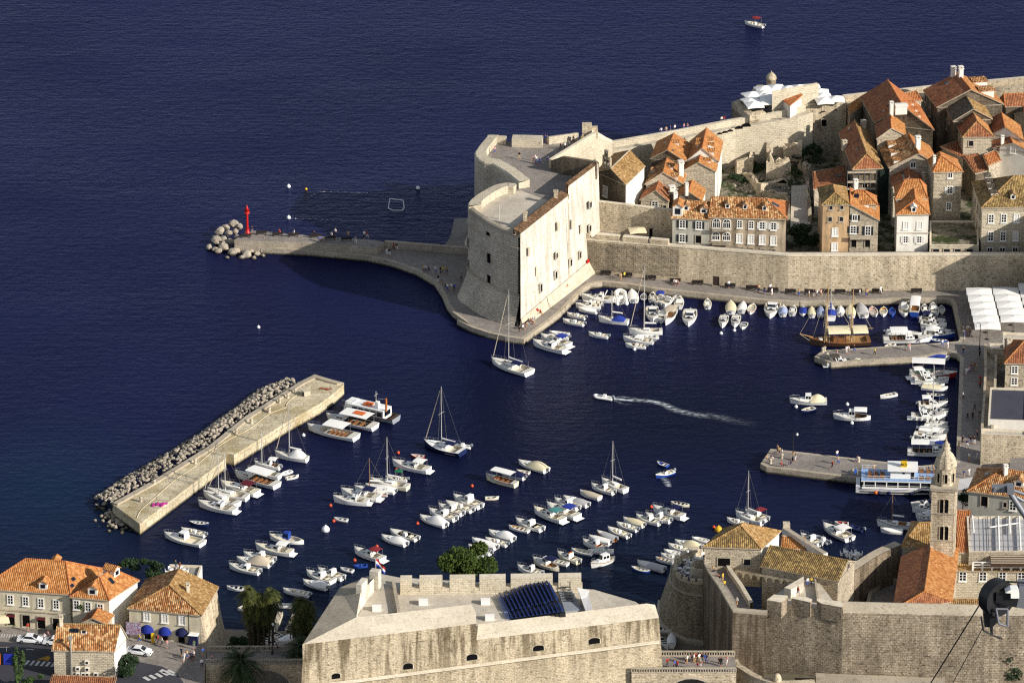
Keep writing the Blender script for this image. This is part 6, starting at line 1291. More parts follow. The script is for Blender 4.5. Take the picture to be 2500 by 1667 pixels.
  def rig():
   m=MB(); top=Vector((mx,0,F+mh));
   for e in(Vector((L/2*.97,0,sheer(1,F))),Vector((-L/2,0,F)),Vector((mx-.2,B*.45,F)),Vector((mx-.2,-B*.45,F))):m.tube(top,e,.016,3,0,None,False)
   if o.get('jib',1):a,b=Vector((L/2*.94,0,sheer(1,F)+.4)),lerp(Vector((L/2*.97,0,sheer(1,F))),top,.92); m.tube(a,b,.075,5,1)
   return m.mesh('rigging',['rigging','canvas_beige'])
  part('rigging',bmesh_(('rig',k,mh,o.get('jib',1)),rig),r)
  part('rail',bmesh_(('rl',k,st),lambda:rail_mesh(L,B,F,st)),r)
  if 'bim' in o:bimini(.14,.38,o['bim'],1.3)
  if o.get('m'):motor(0)
  if 'cc' in o:part('tarpaulin',bmesh_(('tp',k,o['cc'],.1,.5),lambda:tarp_mesh(L,B,F,st,.1,.52,o['cc'],o.get('hump',.9))),r)
 if kind=='tour':
  h=o.get('ch',1.75); t0,t1=o.get('t0',.12),o.get('t1',.74); bimini(t0,t1,cm,h,B*o.get('cw',.96),.12,o.get('slope',0.0))
  if o.get('house',1):cabin(t1-.05,t1+.15,B*.66,.7,.5,2)
  for i in range(4):part('bench',bmesh_(('tb',round(B,1)),lambda:(lambda m:(m.box((0,0,0),(.4,B*.62,.42),0,0),m.mesh('bench',['wood']))[-1])(MB())),r,(X(t0+.06+i*(t1-t0-.12)/3.4),0,F*.3))
  part('rail',bmesh_(('rl',k,st),lambda:rail_mesh(L,B,F,st)),r)
 if kind=='trawl':
  cabin(o.get('t0',.42),o.get('t1',.62),B*.6,1.25,.25,2,None,o.get('cm','boat_white'),.05,o.get('roof'))
  if o.get('fc',1):cabin(.6,.78,B*.5,.35,.4,0)
  if 'bim' in o:bimini(.1,.45,o['bim'],1.35)
  if 'cc' in o:part('tarpaulin',bmesh_(('tp',k,o['cc'],.06,.44),lambda:tarp_mesh(L,B,F,st,.08,.45,o['cc'],1.2)),r)
  part('rail',bmesh_(('rl',k,st),lambda:rail_mesh(L,B,F,st)),r)
 if kind in('cab','cru','sail'):part('hatch',bmesh_('hatch',lambda:(lambda m:(m.box((0,0,0),(.5,.5,.06)),m.mesh('hatch','window_glass'))[-1])(MB())),r,(X(.66),0,zt(.66)+(.36 if kind!='sail' else.30)))
 if kind=='rib':
  part('console',bmesh_(('con',1),lambda:(lambda m:(m.box((0,0,0),(.7,.8,.75),0,0,.8),m.add([(.3,-.4,.75),(.3,.4,.75),(-.05,.34,1.15),(-.05,-.34,1.15)],[(0,1,2,3)],1),m.mesh('console',['boat_white','window_glass']))[-1])(MB())),r,(X(.42),0,.2))
  if o.get('m',1):motor(0)
 return r
PLACES={'BW':'moored by the breakwater','LL':'in the moorings near the palms','LM':'in the left middle moorings','MB':'in the central moorings','R2':'in the line behind the pine','R3':'in the line facing the near bastion','R4':'in the line by the round gate tower','GT':'behind the gate storehouse','EQ':'moored bow to the east quay','NQ':'in the row under the harbour wall','N2':'anchored off the harbour wall row','FQ':'by the white fortress flank','OP':'in open harbour water','PA':'at the schooner pier','BT':'left of the bell tower','SEA':'out on the open sea'}
A_=boat
A_('4',515,800,905,915,'tour','white tour boat with rounded canopy and black hull lettering','BW',t0=.2,t1=.62,ch=1.6,house=0); GLASS=REG[-1][0]
A_('4',670,715,1060,830,'tour','white tour boat with orange mats on its roof','BW',t0=.1,t1=.66,ch=1.7,i='boat_interior'); MATS_BOAT=REG[-1][0]
A_('4',240,1020,510,1095,'sail','white sailboat with a pale boom tent','BW',mh=10.5,cc='canvas_white',hump=1.5)
A_('20',1425,745,1785,850,'cab','cabin boat with a wooden aft shutter','BW',bim='canvas_white',i='wood')
A_('20',1825,930,1920,855,'ding','upturned pale dinghy','BW',d='boat_white',i='boat_white')
A_('20',2045,905,1870,990,'ding','white dinghy drifting astern','BW')
A_('20',1325,850,1785,990,'sail','slender white sailboat','BW',mh=8.5,jib=0)
A_('20',1160,895,1735,1115,'tour','white tour boat with flat canopy and dark saloon','BW',i='boat_interior',t0=.14,t1=.66)
A_('20',945,1040,1455,1230,'cru','cream sterned cruiser with maroon bimini','BW',bim='canvas_maroon',d='boat_cream')
A_('20',760,1140,1310,1290,'sail','white sailboat with shorter mast','BW',mh=8.0)
A_('20',700,1180,1170,1385,'sail','white sailboat with taller mast','BW',mh=11.5)
A_('20',615,1320,1150,1480,'cru','white cruiser with fenders','BW',fend=-1)
A_('2',1570,232,1700,270,'row','small dark blue rowing boat','LL',h='boat_navy',i='boat_grey')
A_('2',1490,290,1682,365,'open','white open motorboat','LL')
A_('2',1350,335,1665,440,'trawl','white fishing boat with cluttered cockpit','LL',i='boat_cream',stern='transom')
A_('3',198,352,478,425,'trawl','white boat with blue wheelhouse','LL',cm='boat_blue',roof='canvas_blue',d='boat_cream')
A_('3',85,438,378,520,'cru','white cruiser with open hard top','LL',bim='canvas_white',d='boat_cream')
A_('2',2000,495,2250,575,'cab','white cabin boat','LL')
A_('2',1945,530,2215,610,'cov','boat under beige hood','LL',c='canvas_beige',hump=1.3)
A_('2',1880,590,2130,670,'cab','white cabin boat with wide dark windscreen','LL',hh=.8)
A_('2',1865,762,2040,805,'row','white rowing boat with dark blue mat','LL',i='boat_navy',stern='transom')
A_('2',2020,908,1985,958,'ding','white oval dinghy','LL')
A_('3',310,785,520,855,'open','white motorboat with people by the console','LL')
A_('3',470,715,668,800,'cov','white boat under white cover','LL')
A_('3',505,645,712,745,'cab','white cabin boat beside the covered boat','LL',m=0)
A_('3',595,625,798,720,'cab','white cabin boat with blue motor cover','LL')
A_('3',250,905,348,940,'row','small white boat behind the palm crown','LL',stern='transom',i='boat_white')
A_('3',790,605,865,652,'ding','pale grey dinghy','LL',i='boat_grey')
A_('3',905,585,975,610,'ding','tiny blue dinghy','LL',h='boat_blue',i='boat_blue',d='boat_blue')
A_('3',905,470,1112,570,'cru','white cruiser with red bimini','LL',bim='canvas_red')
A_('3',1120,350,1312,440,'cov','white boat with long white hood','LM')
A_('3',1190,300,1402,395,'open','open boat with white windscreen and dark floor','LM',i='boat_interior')
A_('3',735,195,826,237,'ding','pale blue floored dinghy','LM',i='boat_grey')
A_('4',1210,1095,1497,1185,'cru','white cruiser with raised white hard top','LM',bim='canvas_white')
A_('4',1372,1022,1445,1060,'ding','reddish dinghy','LM',h='boat_red',i='canvas_pink')
A_('4',1465,930,1782,1040,'sail','dark hulled motor sailer with tall mast','LM',s='boat_navy',h='boat_navy',mh=12,B=3.6,d='boat_white',bim='canvas_navy');
A_('4',1690,940,1842,985,'rib','white inflatable alongside the motor sailer','LM')
A_('4',1022,1240,1335,1325,'sail','cream sailboat with slim mast','LM',mh=9,h='boat_cream',jib=0)
A_('4',985,1275,1225,1352,'cov','white boat under low white cover','LM',w=0,hump=.5,t1=.7)
A_('4',1160,1212,1310,1255,'open','boat with a green awning','LM',bim='canvas_green')
A_('4',785,1328,1092,1415,'cru','white cruiser with navy awning','LM',bim='canvas_navy')
A_('4',725,1390,1000,1448,'cru','low white speedboat with row of fenders','LM',fend=-1)
A_('4',1055,1345,1157,1370,'ding','small white dinghy with red bow','LM',s='boat_red')
A_('4',960,1310,1100,1345,'sail','small boat with a wooden mast','LM',mh=6,mm='wood',jib=0)
A_('4',1975,1208,2215,1300,'tour','old wooden tour boat with white roof','MB',h='boat_cream',i='wood',t0=.1,t1=.78,house=0,s='boat_red')
A_('4',2095,1162,2287,1240,'cov','boat under dark blue cover','MB',c='canvas_navy')
A_('4',2230,1148,2317,1192,'ding','white dinghy with red stern','MB',s='boat_red')
A_('6',228,1080,450,1180,'cov','cabin boat under cream hood','MB',c='canvas_cream',hump=1.1)
A_('3',1428,185,1642,288,'cov','boat under square white hood','MB',hump=1.2)
A_('3',1510,140,1717,235,'cab','white cabin boat','MB')
A_('3',1580,98,1782,193,'cab','white cabin boat with red bow line','MB',s='boat_red')
A_('3',1645,68,1857,163,'open','white open motorboat','MB')
A_('3',1710,25,1922,132,'cab','white boat with glazed square wheelhouse','MB',hh=1.3)
A_('4',2035,1368,2000,1400,'ding','tiny cream dinghy','MB',h='boat_cream')
A_('5',207,220,412,320,'cab','cabin boat with people in the cockpit','R2',i='boat_interior')
A_('5',148,265,302,328,'row','white rowing boat with tan floor','R2',i='teak',stern='transom')
A_('3',1993,308,2197,402,'cov','boat under white hood','R2',hump=1.0)
A_('3',1965,368,2142,445,'open','white open motorboat','R2')
A_('3',1860,375,2052,468,'cov','flat covered white boat','R2',w=0,t0=.03,t1=.9,hump=.3)
A_('3',1825,425,2012,515,'open','white boat with blue cockpit','R2',i='boat_blue')
A_('3',1800,492,1930,535,'open','white boat half hidden by the pine','R2')
A_('5',350,135,588,255,'cru','cream cruiser with teal bimini','R2',bim='canvas_teal',d='boat_cream')
A_('5',460,100,702,225,'cru','white cruiser with bright blue bimini','R2',bim='canvas_blue')
A_('5',520,52,712,148,'cab','white cabin boat with cream interior','R2',i='boat_cream')
A_('5',595,30,787,120,'cov','grey covered boat with red stern','R2',c='canvas_grey',s='boat_red',hump=.5)
A_('6',725,1325,892,1408,'cov','plain boat under fitted beige cover','R2',c='canvas_beige',w=0,t0=.03,t1=.85,hump=.4,m=0)
A_('6',830,1280,997,1360,'cab','white cabin boat','R2')
A_('6',915,1245,1092,1345,'sail','white sailboat with tall bare mast','R2',mh=8.5,jib=0)
A_('6',1372,1222,1468,1172,'open','blue motorboat with people underway','OP',h='boat_blue',s='boat_white')
A_('6',1370,1112,1432,1110,'ding','round blue towed dinghy','OP',h='boat_blue',i='boat_blue')
A_('6',843,538,987,588,'rib','white inflatable speeding ahead of its wake','OP'); RIB=REG[-1][0]
A_('5',1507,75,1592,115,'row','brown rowing boat','OP',h='boat_cream',i='wood_dark')
A_('5',1340,128,1557,222,'cru','white boat with large navy cover','R3',bim='canvas_navy');
A_('5',1280,178,1452,248,'cab','white cabin boat','R3')
A_('5',1202,192,1367,268,'cab','white cabin boat with blue windows','R3',i='boat_grey')
A_('5',1080,205,1252,288,'cov','boat under cream cover','R3',c='canvas_cream',hump=.5,w=0,t1=.8)
A_('5',1030,242,1195,322,'open','white open boat with outboard','R3')
A_('5',955,280,1127,375,'open','white open boat with cluttered deck','R3',i='boat_cream')
A_('5',870,315,1017,402,'cov','wooden boat with grey cover','R3',c='canvas_grey',h='wood',w=0,t1=.75,hump=.3)
A_('5',800,352,977,430,'cov','white boat with flat white cover','R3',w=0,t1=.82,hump=.3)
A_('5',757,392,930,478,'cab','white cabin boat with orange cockpit','R3',i='canvas_orange')
A_('5',653,452,832,515,'row','long white rowing boat with cream benches','R3',stern='transom',i='boat_cream')
A_('5',548,492,713,585,'cab','cream boat with tan cabin roof','R3',h='boat_cream',roof='canvas_orange')
A_('5',463,532,627,602,'row','white open rowing boat','R3',stern='transom')
A_('5',345,540,553,648,'trawl','double ended boat with navy canopy','R3',h='boat_cream',bim='canvas_navy',i='teak',fc=0)
A_('5',218,602,410,685,'cab','white cabin boat nearest the bastion merlons','R3')
A_('5',815,620,1015,530,'trawl','white wheelhouse boat turned the other way','R3',s='wood',i='boat_cream',t0=.3,t1=.62)
A_('5',795,462,1000,500,'row','flat white skiff','R3',stern='transom',i='boat_white')
A_('5',1145,600,1307,658,'row','bright blue rowing boat','R4',h='boat_blue',s='boat_white',i='boat_cream')
A_('5',1195,558,1420,650,'cov','white boat with flat grey cover','R4',c='canvas_grey',w=0,t0=.02,t1=.6,hump=.25)
A_('5',1348,522,1487,588,'row','white rowing boat with tan interior','R4',stern='transom',i='teak')
A_('5',1410,502,1533,562,'open','small white motorboat','R4')
A_('5',1420,462,1577,525,'row','white boat with dark red benches','R4',bench='canvas_maroon',stern='transom',i='boat_white')
A_('5',1455,418,1622,495,'open','broad white boat with cream cockpit','R4',i='boat_cream')
A_('5',1505,390,1705,472,'cov','boat under cream awning','R4',c='canvas_cream',hump=.9)
A_('5',1610,392,1742,450,'row','light blue rowing boat','R4',h='boat_blue',i='canvas_lavender')
A_('5',1655,362,1787,412,'row','long low white boat','R4',i='boat_white')
A_('5',1955,212,2062,272,'open','white boat behind the gatehouse roof','R4')
A_('5',2010,170,2217,268,'sail','white sailboat with bare mast','R4',mh=9,jib=0,m=1)
A_('5',2080,147,2262,240,'cab','white boat with red cabin trim','R4',bim='canvas_red')
A_('7',520,340,682,445,'cab','white cabin boat','GT'); A_('7',640,345,752,428,'rib','grey inflatable boat','GT',h='boat_grey')
A_('7',710,258,922,400,'cab','white cabin boat with navy stripe','GT',s='boat_navy',bim='canvas_white')
A_('7',795,228,917,268,'ding','white dinghy with red rim','GT',s='boat_red',i='boat_red')
A_('7',930,258,1030,322,'ding','dark blue dinghy with white motor','GT',h='boat_navy',i='boat_navy',d='boat_navy',m=1)
A_('7',1152,242,1412,297,'sail','open sailing boat with lowered gear','BT',mh=5.5,jib=0,i='teak',s='boat_navy',mm='wood')
A_('7',1182,295,1352,338,'cov','flat white boat under fitted cover','BT',w=0,t0=.03,t1=.9,hump=.2,m=0)
A_('7',1428,85,1640,95,'open','white boat nearest the ferry','BT',i='boat_grey'); A_('7',1450,130,1640,150,'cab','white boat with black cockpit cover','BT',bim='canvas_navy'); A_('7',1462,178,1640,195,'cov','plain white covered boat','BT'); A_('7',1480,205,1620,222,'row','low blue and white boat','BT',s='boat_blue')
A_('8',430,582,737,615,'trawl','white boat with navy bow and pale cockpit tent','OP',s='boat_navy',cc='canvas_cream',stern='transom')
A_('8',530,660,627,662,'ding','dark dinghy beside the tented boat','OP',h='boat_navy')
A_('8',785,708,1097,748,'trawl','grey white boat with flat aft canopy','OP',bim='canvas_white',i='wood_dark')
A_('8',1178,545,1300,550,'row','little white boat alone','OP',stern='transom')
A_('8',985,272,748,312,'cru','cream cruiser with folded dark hood','PA',d='boat_cream',bim='boat_interior')
A_('8',1100,60,1000,62,'ding','small tender','PA') if False else None
A_('18',720,925,300,945,'cov','long boat under maroon cover','EQ',c='canvas_maroon',w=0,t0=.02,t1=.97,hump=.35,m=0)
A_('18',930,1010,232,1075,'cov','long boat under royal blue cover','EQ',c='canvas_blue',t0=.25,t1=.9,w=0,hump=.5)
A_('18',1045,1340,165,1370,'tour','red hulled boat with huge white canopy','EQ',h='boat_red',i='canvas_green',s='boat_white',ch=2.4,t0=.05,t1=.76,house=0,B=3.0)
A_('18',780,1330,190,1440,'cru','white cruiser with swept arch and red waterline','EQ',s='boat_red',bim='canvas_white')
A_('8',1716,420,1468,450,'cru','white cruiser with glazed hood','EQ',s='boat_navy')
A_('8',1700,452,1522,470,'row','slim white boat','EQ',stern='transom',i='boat_white'); A_('8',1722,482,1510,495,'cov','white boat with cream cover','EQ',c='canvas_cream',w=0,t0=.03,t1=.75,hump=.35)
A_('8',1697,542,1550,550,'row','black rowing boat with white fenders','EQ',h='boat_navy',i='boat_interior')
A_('8',1725,608,1480,640,'cab','white cabin boat with tan cockpit and little roof','EQ',i='teak',bim='canvas_white')
A_('8',1705,658,1535,668,'row','slim white boat','EQ',stern='transom',i='boat_white'); A_('8',1708,688,1530,695,'cab','white cabin boat','EQ')
A_('8',1712,718,1420,742,'cru','white cruiser with long grey aft deck','EQ',i='boat_grey',fend=-1)
A_('8',1725,770,1550,780,'open','white open motorboat','EQ'); A_('8',1730,800,1530,808,'row','slim white boat','EQ',stern='transom',i='boat_white'); A_('8',1727,830,1490,842,'cov','white boat under flat white cover','EQ',w=0,t1=.7,hump=.3)
A_('8',1700,886,1460,890,'sail','white sailboat with long boom','EQ',mh=14,jib=0)
A_('8',1645,915,1440,922,'cab','white cabin boat','EQ'); A_('8',1732,940,1615,945,'row','pale boat with blue cover','EQ',cc='canvas_blue')
A_('8',1745,1010,1398,1030,'tour','white tour boat with dark waterline and fenders','EQ',s='boat_navy',i='boat_interior',t0=.08,t1=.62)
NQ=[('11',1820,608,1842,768,'rib','big white inflatable with twin motors',{}),('11',1940,608,1966,752,'cov','white boat under fitted white cover',dict(w=0,t0=.03,t1=.95,hump=.3)),('11',2065,648,2063,738,'row','dark blue boat',dict(h='boat_navy',i='boat_grey')),('11',2160,638,2150,742,'open','white motorboat',{}),('11',2255,648,2218,778,'open','white boat with blue bimini',dict(bim='canvas_blue')),('15',228,640,120,735,'cab','white cabin boat pointing askew',{}),('15',305,632,288,782,'cab','white boat with dark hatch',dict(hh=.4)),('15',650,645,652,788,'open','round white boat with open cockpit',dict(i='boat_cream')),('15',940,675,942,852,'cov','cream covered boat',dict(c='canvas_cream',w=0,t0=.04,t1=.95,hump=.35)),('15',1100,690,1070,840,'cov','pale boat with navy sterned cover',dict(w=0,t0=.15,t1=.95,hump=.3,s='boat_navy')),('15',1222,705,1180,850,'row','white rowing boat with red stern',dict(s='boat_red',i='boat_cream')),('15',1425,905,1478,690,'cab','white cabin boat moored stern to',dict(hh=1.0)),('15',1597,728,1588,882,'cov','boat under lavender awning',dict(c='canvas_lavender',hump=.9)),('15',1728,735,1705,865,'open','white boat with grey cockpit',dict(i='boat_grey')),('15',1845,740,1840,880,'row','white boat with blue stripe down its middle',dict(cc='canvas_blue')),('15',1950,760,1950,888,'cov','cream boat under tight cover',dict(c='canvas_cream',w=0,t0=.03,t1=.96,hump=.25)),('15',2060,755,2058,885,'cov','grey blue covered boat',dict(c='canvas_lavender',w=0,t0=.03,t1=.96,hump=.3)),('15',2180,735,2192,932,'sail','sharp sailing boat with blue gear',dict(mh=6,jib=0,sc='canvas_blue',cc='canvas_blue')),('16',62,745,60,872,'cov','white boat with hooded stern',dict(hump=.9)),('16',180,735,192,892,'cov','pale green covered boat',dict(c='canvas_cream',w=0,t0=.03,t1=.95,hump=.4)),('16',308,710,352,895,'cov','big boat under grey cover',dict(c='canvas_grey',w=0,t0=.2,t1=.9,hump=.5)),('16',452,740,492,885,'row','rowing boat with pink floor',dict(i='canvas_pink',m=1)),('16',600,745,595,880,'row','rowing boat with yellow floor',dict(i='canvas_yellow')),('16',705,755,705,878,'row','all blue rowing boat',dict(h='boat_blue',i='boat_blue',d='boat_blue')),('16',846,700,862,890,'trawl','white double ender with fenders',dict(fc=0)),('16',1000,700,980,862,'tour','boat with square white awning and blue sides',dict(h='boat_blue',t0=.05,t1=.85,house=0,ch=1.4)),('16',1108,732,1122,832,'open','white boat with dark brown cockpit',dict(i='wood_dark')),('16',1214,722,1230,852,'cab','white boat with navy windscreen',dict(hh=.5)),('16',1320,735,1326,852,'row','little grey green boat',dict(h='boat_cream',i='boat_grey'))]
for z,bx,by,sx,sy,k,lk,o in NQ:A_(z,bx,by,sx,sy,k,lk,'NQ',**o)
for z,bx,by,sx,sy,k,lk,o in[('15',410,1005,437,798,'cab','white cabin boat facing the basin',dict(hh=1.0)),('11',2160,955,2150,795,'cab','white boat with big square windscreen',dict(hh=1.1)),('15',120,785,50,950,'cab','white boat with brown cockpit',dict(i='wood_dark')),('15',130,985,225,812,'tour','boat with beige awning',dict(c='canvas_beige',t0=.1,t1=.6,house=0,ch=1.2)),('15',832,1020,862,875,'cab','white boat with mast and twin hatches',dict(hh=.6)),('15',985,1022,1015,870,'cab','white boat with twin hatches',dict(hh=.6,s='boat_navy')),('15',1080,1042,1118,935,'ding','white dinghy with blue bench',dict(i='boat_grey')),('11',1628,905,1882,968,'sail','small sailboat with blue cockpit cover',dict(mh=6,cc='canvas_blue',jib=0)),('11',1500,1045,1702,1112,'open','white motorboat alone',{}),('11',1925,1030,2250,1065,'sail','white yacht with tall mast',dict(mh=13.5)),('11',1960,1080,2217,1110,'row','flat white hull',dict(stern='transom',i='boat_white')),('11',1858,1100,2168,1165,'cab','long white boat with smooth deck',dict(hh=.4)),('11',1875,1160,2092,1215,'open','white motorboat with tan seats',dict(i='teak'))]:
 A_(z,bx,by,sx,sy,k,lk,'N2',**o)
for z,bx,by,sx,sy,k,lk,o in[('11',1480,685,1712,738,'cru','sleek white cruiser',{}),('11',1445,725,1652,772,'open','white open motorboat',{}),('11',1395,762,1602,805,'cab','white cabin boat',{}),('11',1390,790,1590,860,'cov','white boat under low cover',dict(w=0,t1=.8,hump=.3)),('11',1285,848,1462,918,'open','white open boat with motor',{}),('11',1235,910,1457,985,'open','long white open boat with grey floor',dict(i='boat_grey')),('11',1100,1030,1300,1088,'row','long white skiff',dict(stern='transom',i='boat_white')),('11',1100,1070,1285,1122,'open','white motorboat between two others',{}),('11',1012,1085,1302,1212,'cru','white cruiser with blue bimini',dict(bim='canvas_blue')),('11',935,1145,1257,1265,'cru','white cruiser with navy trim and dark windows',dict(s='boat_navy',fend=-1))]:
 A_(z,bx,by,sx,sy,k,lk,'FQ',**o)
A_('11',515,1330,892,1490,'sail','large white yacht with furled jib and navy sprayhood','FQ',mh=15.5,bim='canvas_navy',B=3.7)
for z,bx,by,sx,sy,k,lk,o in[('16',1355,925,1060,932,'cab','white boat with navy awning',dict(bim='canvas_navy')),('16',1382,972,1065,985,'cab','white cabin boat with dark screen',{}),('16',1385,1022,1075,1022,'row','narrow white boat',dict(stern='transom')),('16',1432,1050,1130,1060,'cov','white boat with white cover',{}),('16',1476,1092,1108,1118,'cab','white cabin boat with blue underside',dict(s='boat_blue',h='boat_blue')),('16',1388,1162,1185,1180,'row','small bright blue boat',dict(h='boat_blue',i='canvas_lavender')),('16',1190,1140,600,1190,'tour','long white tour boat with wheelhouse',dict(t0=.14,t1=.5,s='boat_navy',i='boat_interior')),('16',1065,1085,632,1100,'cov','boat under rounded white cover',dict(w=0,t0=.02,t1=.7,hump=.7)),('16',628,1222,722,1235,'ding','white pointed dinghy',{})]:
 A_(z,bx,by,sx,sy,k,lk,'PA',**o)
A_('19',810,590,1345,790,'open','white motorboat with red sunshade','SEA',i='boat_cream',bim='canvas_red')
def text_mesh(body,size,mat):
 c=bpy.data.curves.new('lettering','FONT'); c.body=body; c.size=size; c.align_x='CENTER'; c.extrude=.012; o=bpy.data.objects.new('lettering',c); COL.objects.link(o)
 me=bpy.data.meshes.new_from_object(o.evaluated_get(bpy.context.evaluated_depsgraph_get())); bpy.data.objects.remove(o); bpy.data.curves.remove(c); me.materials.clear(); me.materials.append(M(mat)); return me
def lettering(root,body,size,mat,loc,rot):
 o=link('lettering',text_mesh(body,size,mat),root); o.location=loc; o.rotation_euler=rot; return o
lettering(GLASS,'GLASS  BOAT',1.0,'black_rubber',(-1.6,-1.86,.28),(rad(78),0,0))
m=MB()
for i in range(3):m.box((-2.6+i*.75,0,2.74),(.68,1.5,.1))
o=m.build('roof_mat','paint_orange'); o.parent=MATS_BOAT
# ------------------------------------------------------------------ larger vessels
def vessel(z,bx,by,sx,sy,name,look,cat='ship'):
 pb,ps=bowstern(z,bx,by,sx,sy); d=pb-ps; r=thing(name,look,cat,((pb.x+ps.x)/2,(pb.y+ps.y)/2,0),math.atan2(d.y,d.x)); return r,d.length
def bx(parent,name,x0,x1,w,z0,h,mat,top=None,y=0):
 m=MB(); m.box(((x0+x1)/2,y,z0),(x1-x0,w,h),0,0,top); return part(name,m.mesh(name,mat),parent)
r,L=vessel('4',800,640,1235,770,'excursion_boat','dark hulled excursion boat with white saloon and orange rafts by the breakwater'); B=3.6
part('hull',hull_mesh(L,B,1.0,'transom',(.06,.86),['boat_grey','wood_dark','wood_dark','wood_dark']),r)
sal=bx(r,'saloon',-L*.33,L*.36,B*.9,.5,1.9,'boat_white',(1.0,.94)); m=MB()
for sg in(-1,1):
 for i in range(5):m.box((-L*.26+i*L*.115,sg*B*.455,1.15),(L*.095,.06,.95))
m.box((-L*.332,0,1.1),(.06,B*.6,1.0)); part('window',m.mesh('window','window_glass'),sal)
wh=bx(r,'wheelhouse',L*.24,L*.42,B*.8,.9,1.7,'boat_white',(.75,.85)); m=MB(); m.box((L*.405,0,1.7),(.3,B*.5,.5)); m.box((L*.33,-B*.39,1.6),(L*.06,.06,.7)); m.box((L*.33,B*.39,1.6),(L*.06,.06,.7)); part('window',m.mesh('window','window_glass'),wh)
m=MB()
for i in range(2):
 for j in range(2):m.box((-.2+i*.9,.5-j*.9,2.42),(.75,.7,.25))
part('life_raft',m.mesh('life_raft','paint_orange'),r)
m=MB(); m.box((-1.9,.3,2.4),(.8,.9,1.2),0,0,.8); part('funnel',m.mesh('funnel','boat_white'),r); m=MB(); m.tube((-1.6,.3,3.4),(-1.6,.3,5.6),.06,5); m.tube((-1.6,-.4,4.9),(-1.6,1.0,4.9),.04,4); part('mast',m.mesh('mast','mast_alloy'),r)
m=MB(); m.tube((-4.2,.9,2.3),(-4.2,.9,4.9),.2,7); part('crane_post',m.mesh('crane_post','canvas_orange'),r); m=MB(); m.tube((-4.2,.9,4.8),(-2.0,.3,4.2),.05,5); part('crane_jib',m.mesh('crane_jib','steel'),r)
part('rail',rail_mesh(L,B,1.2,'transom'),r)
r,L=vessel('8',1795,1345,972,1300,'ferry','blue and white passenger ferry with yellow funnel behind the bell tower'); B=5.0; L=max(L,18)
part('hull',hull_mesh(L,B,1.5,'transom',(.04,.9),['boat_white','boat_blue','boat_white','boat_interior'],.4),r)
sal=bx(r,'saloon',-L*.40,L*.34,B*.84,.7,2.3,'window_glass');
m=MB(); m.box((-L*.02,0,3.05),(L*.86,B*1.0,.16)); part('upper_deck',m.mesh('upper_deck','deck_blue'),r)
m=MB()
for i in range(8):
 for sg in(-1,1):m.box((-L*.42+i*L*.112,sg*B*.47,1.4),(.18,.12,1.66))
for sg in(-1,1):m.box((-L*.02,sg*B*.475,1.38),(L*.84,.1,.4)); m.box((-L*.02,sg*B*.49,2.86),(L*.86,.12,.19)); m.box((-L*.02,sg*B*.48,2.05),(L*.84,.05,.06))
part('window_frame',m.mesh('window_frame','boat_white'),r)
br=bx(r,'bridge_house',-L*.16,L*.08,B*.66,3.2,1.7,'boat_white'); m=MB(); m.box((-L*.04,0,4.9),(L*.30,B*.92,.14)); part('bridge_roof',m.mesh('bridge_roof','boat_white'),br); m=MB(); m.box((L*.06,-B*.335,3.3),(.6,.05,1.4)); m.box((-L*.03,-B*.335,4.2),(.5,.05,.3)); m.box((L*.082,0,4.1),(.05,B*.5,.55)); part('window',m.mesh('window','window_glass'),br)
fn=bx(r,'funnel',-L*.06,L*.005,1.0,5.04,1.25,'paint_yellow',(.85,.8)); m=MB(); m.box((-L*.028,0,6.29),(L*.055,.82,.08)); part('funnel_cap',m.mesh('funnel_cap','black_rubber'),fn)
lettering(r,'RO',.8,'black_rubber',(-L*.03,-.54,5.3),(rad(85),0,0))
for i in range(4):part('deck_bench',bmesh_('dbench',lambda:(lambda m:(m.box((0,0,0),(.8,.9,.45)),m.box((-.35,0,.45),(.12,.9,.4)),m.mesh('deck_bench','wood'))[-1])(MB())),r,(L*.15+i*1.25,-B*.3,3.21))
for i in range(3):
 for j in range(2):part('deck_bench',BM['dbench'],r,(-L*.36+i*1.1,-B*.25+j*1.3,3.21))
for i in range(4):part('deck_bench',BM['dbench'],r,(L*.15+i*1.25,B*.32,3.21))
m=MB()
for sg in(-1,1):
 m.box((-L*.02,sg*B*.49,4.0),(L*.85,.04,.05)); m.box((-L*.02,sg*B*.49,3.6),(L*.85,.03,.04))
 for i in range(16):m.box((-L*.44+i*L*.056,sg*B*.49,3.2),(.04,.04,.82))
part('rail',m.mesh('rail','boat_white'),r); m=MB()
for x_,mt in((-L*.3,1),(-L*.27,0),(-L*.17,0),(L*.05,0)):m.lathe((x_,-B*.52,.75),[(.1,-.3),(.38,-.15),(.38,.15),(.1,.3)],8,mt)
part('fender',m.mesh('fender',['canvas_navy','paint_orange']),r)
m=MB(); m.tube((-L*.47,0,2.2),(-L*.5,0,4.6),.04,4,0); m.quad((-L*.5,0,4.5),(-L*.5-.5,-.3,3.9),(-L*.49-.4,-.3,3.3),(-L*.49,0,3.8),1); part('ensign',m.mesh('ensign',['mast_alloy','boat_blue']),r)
r,L=vessel('G',300,1040,1440,1080,'schooner','dark wooden two masted schooner with cream awnings beside the pier','schooner'); B=3.8
part('hull',hull_mesh(L,B,1.1,'transom',(.06,.9),['wood_dark','wood','wood','teak'],.55,.2),r)
m=MB(); m.tube((L*.46,0,1.7),(L*.68,0,2.5),.13,6,0,.07); part('bowsprit',m.mesh('bowsprit','teak'),r)
m=MB(); m.tube((L*.68,0,2.45),(L*.44,0,.4),.03,4); m.tube((L*.68,0,2.45),(L*.24,0,12.5),.025,4); m.tube((L*.46,0,1.6),(L*.24,0,11),.025,4); m.tube((-L*.2,0,11.0),(L*.22,0,8.5),.02,4) if False else None
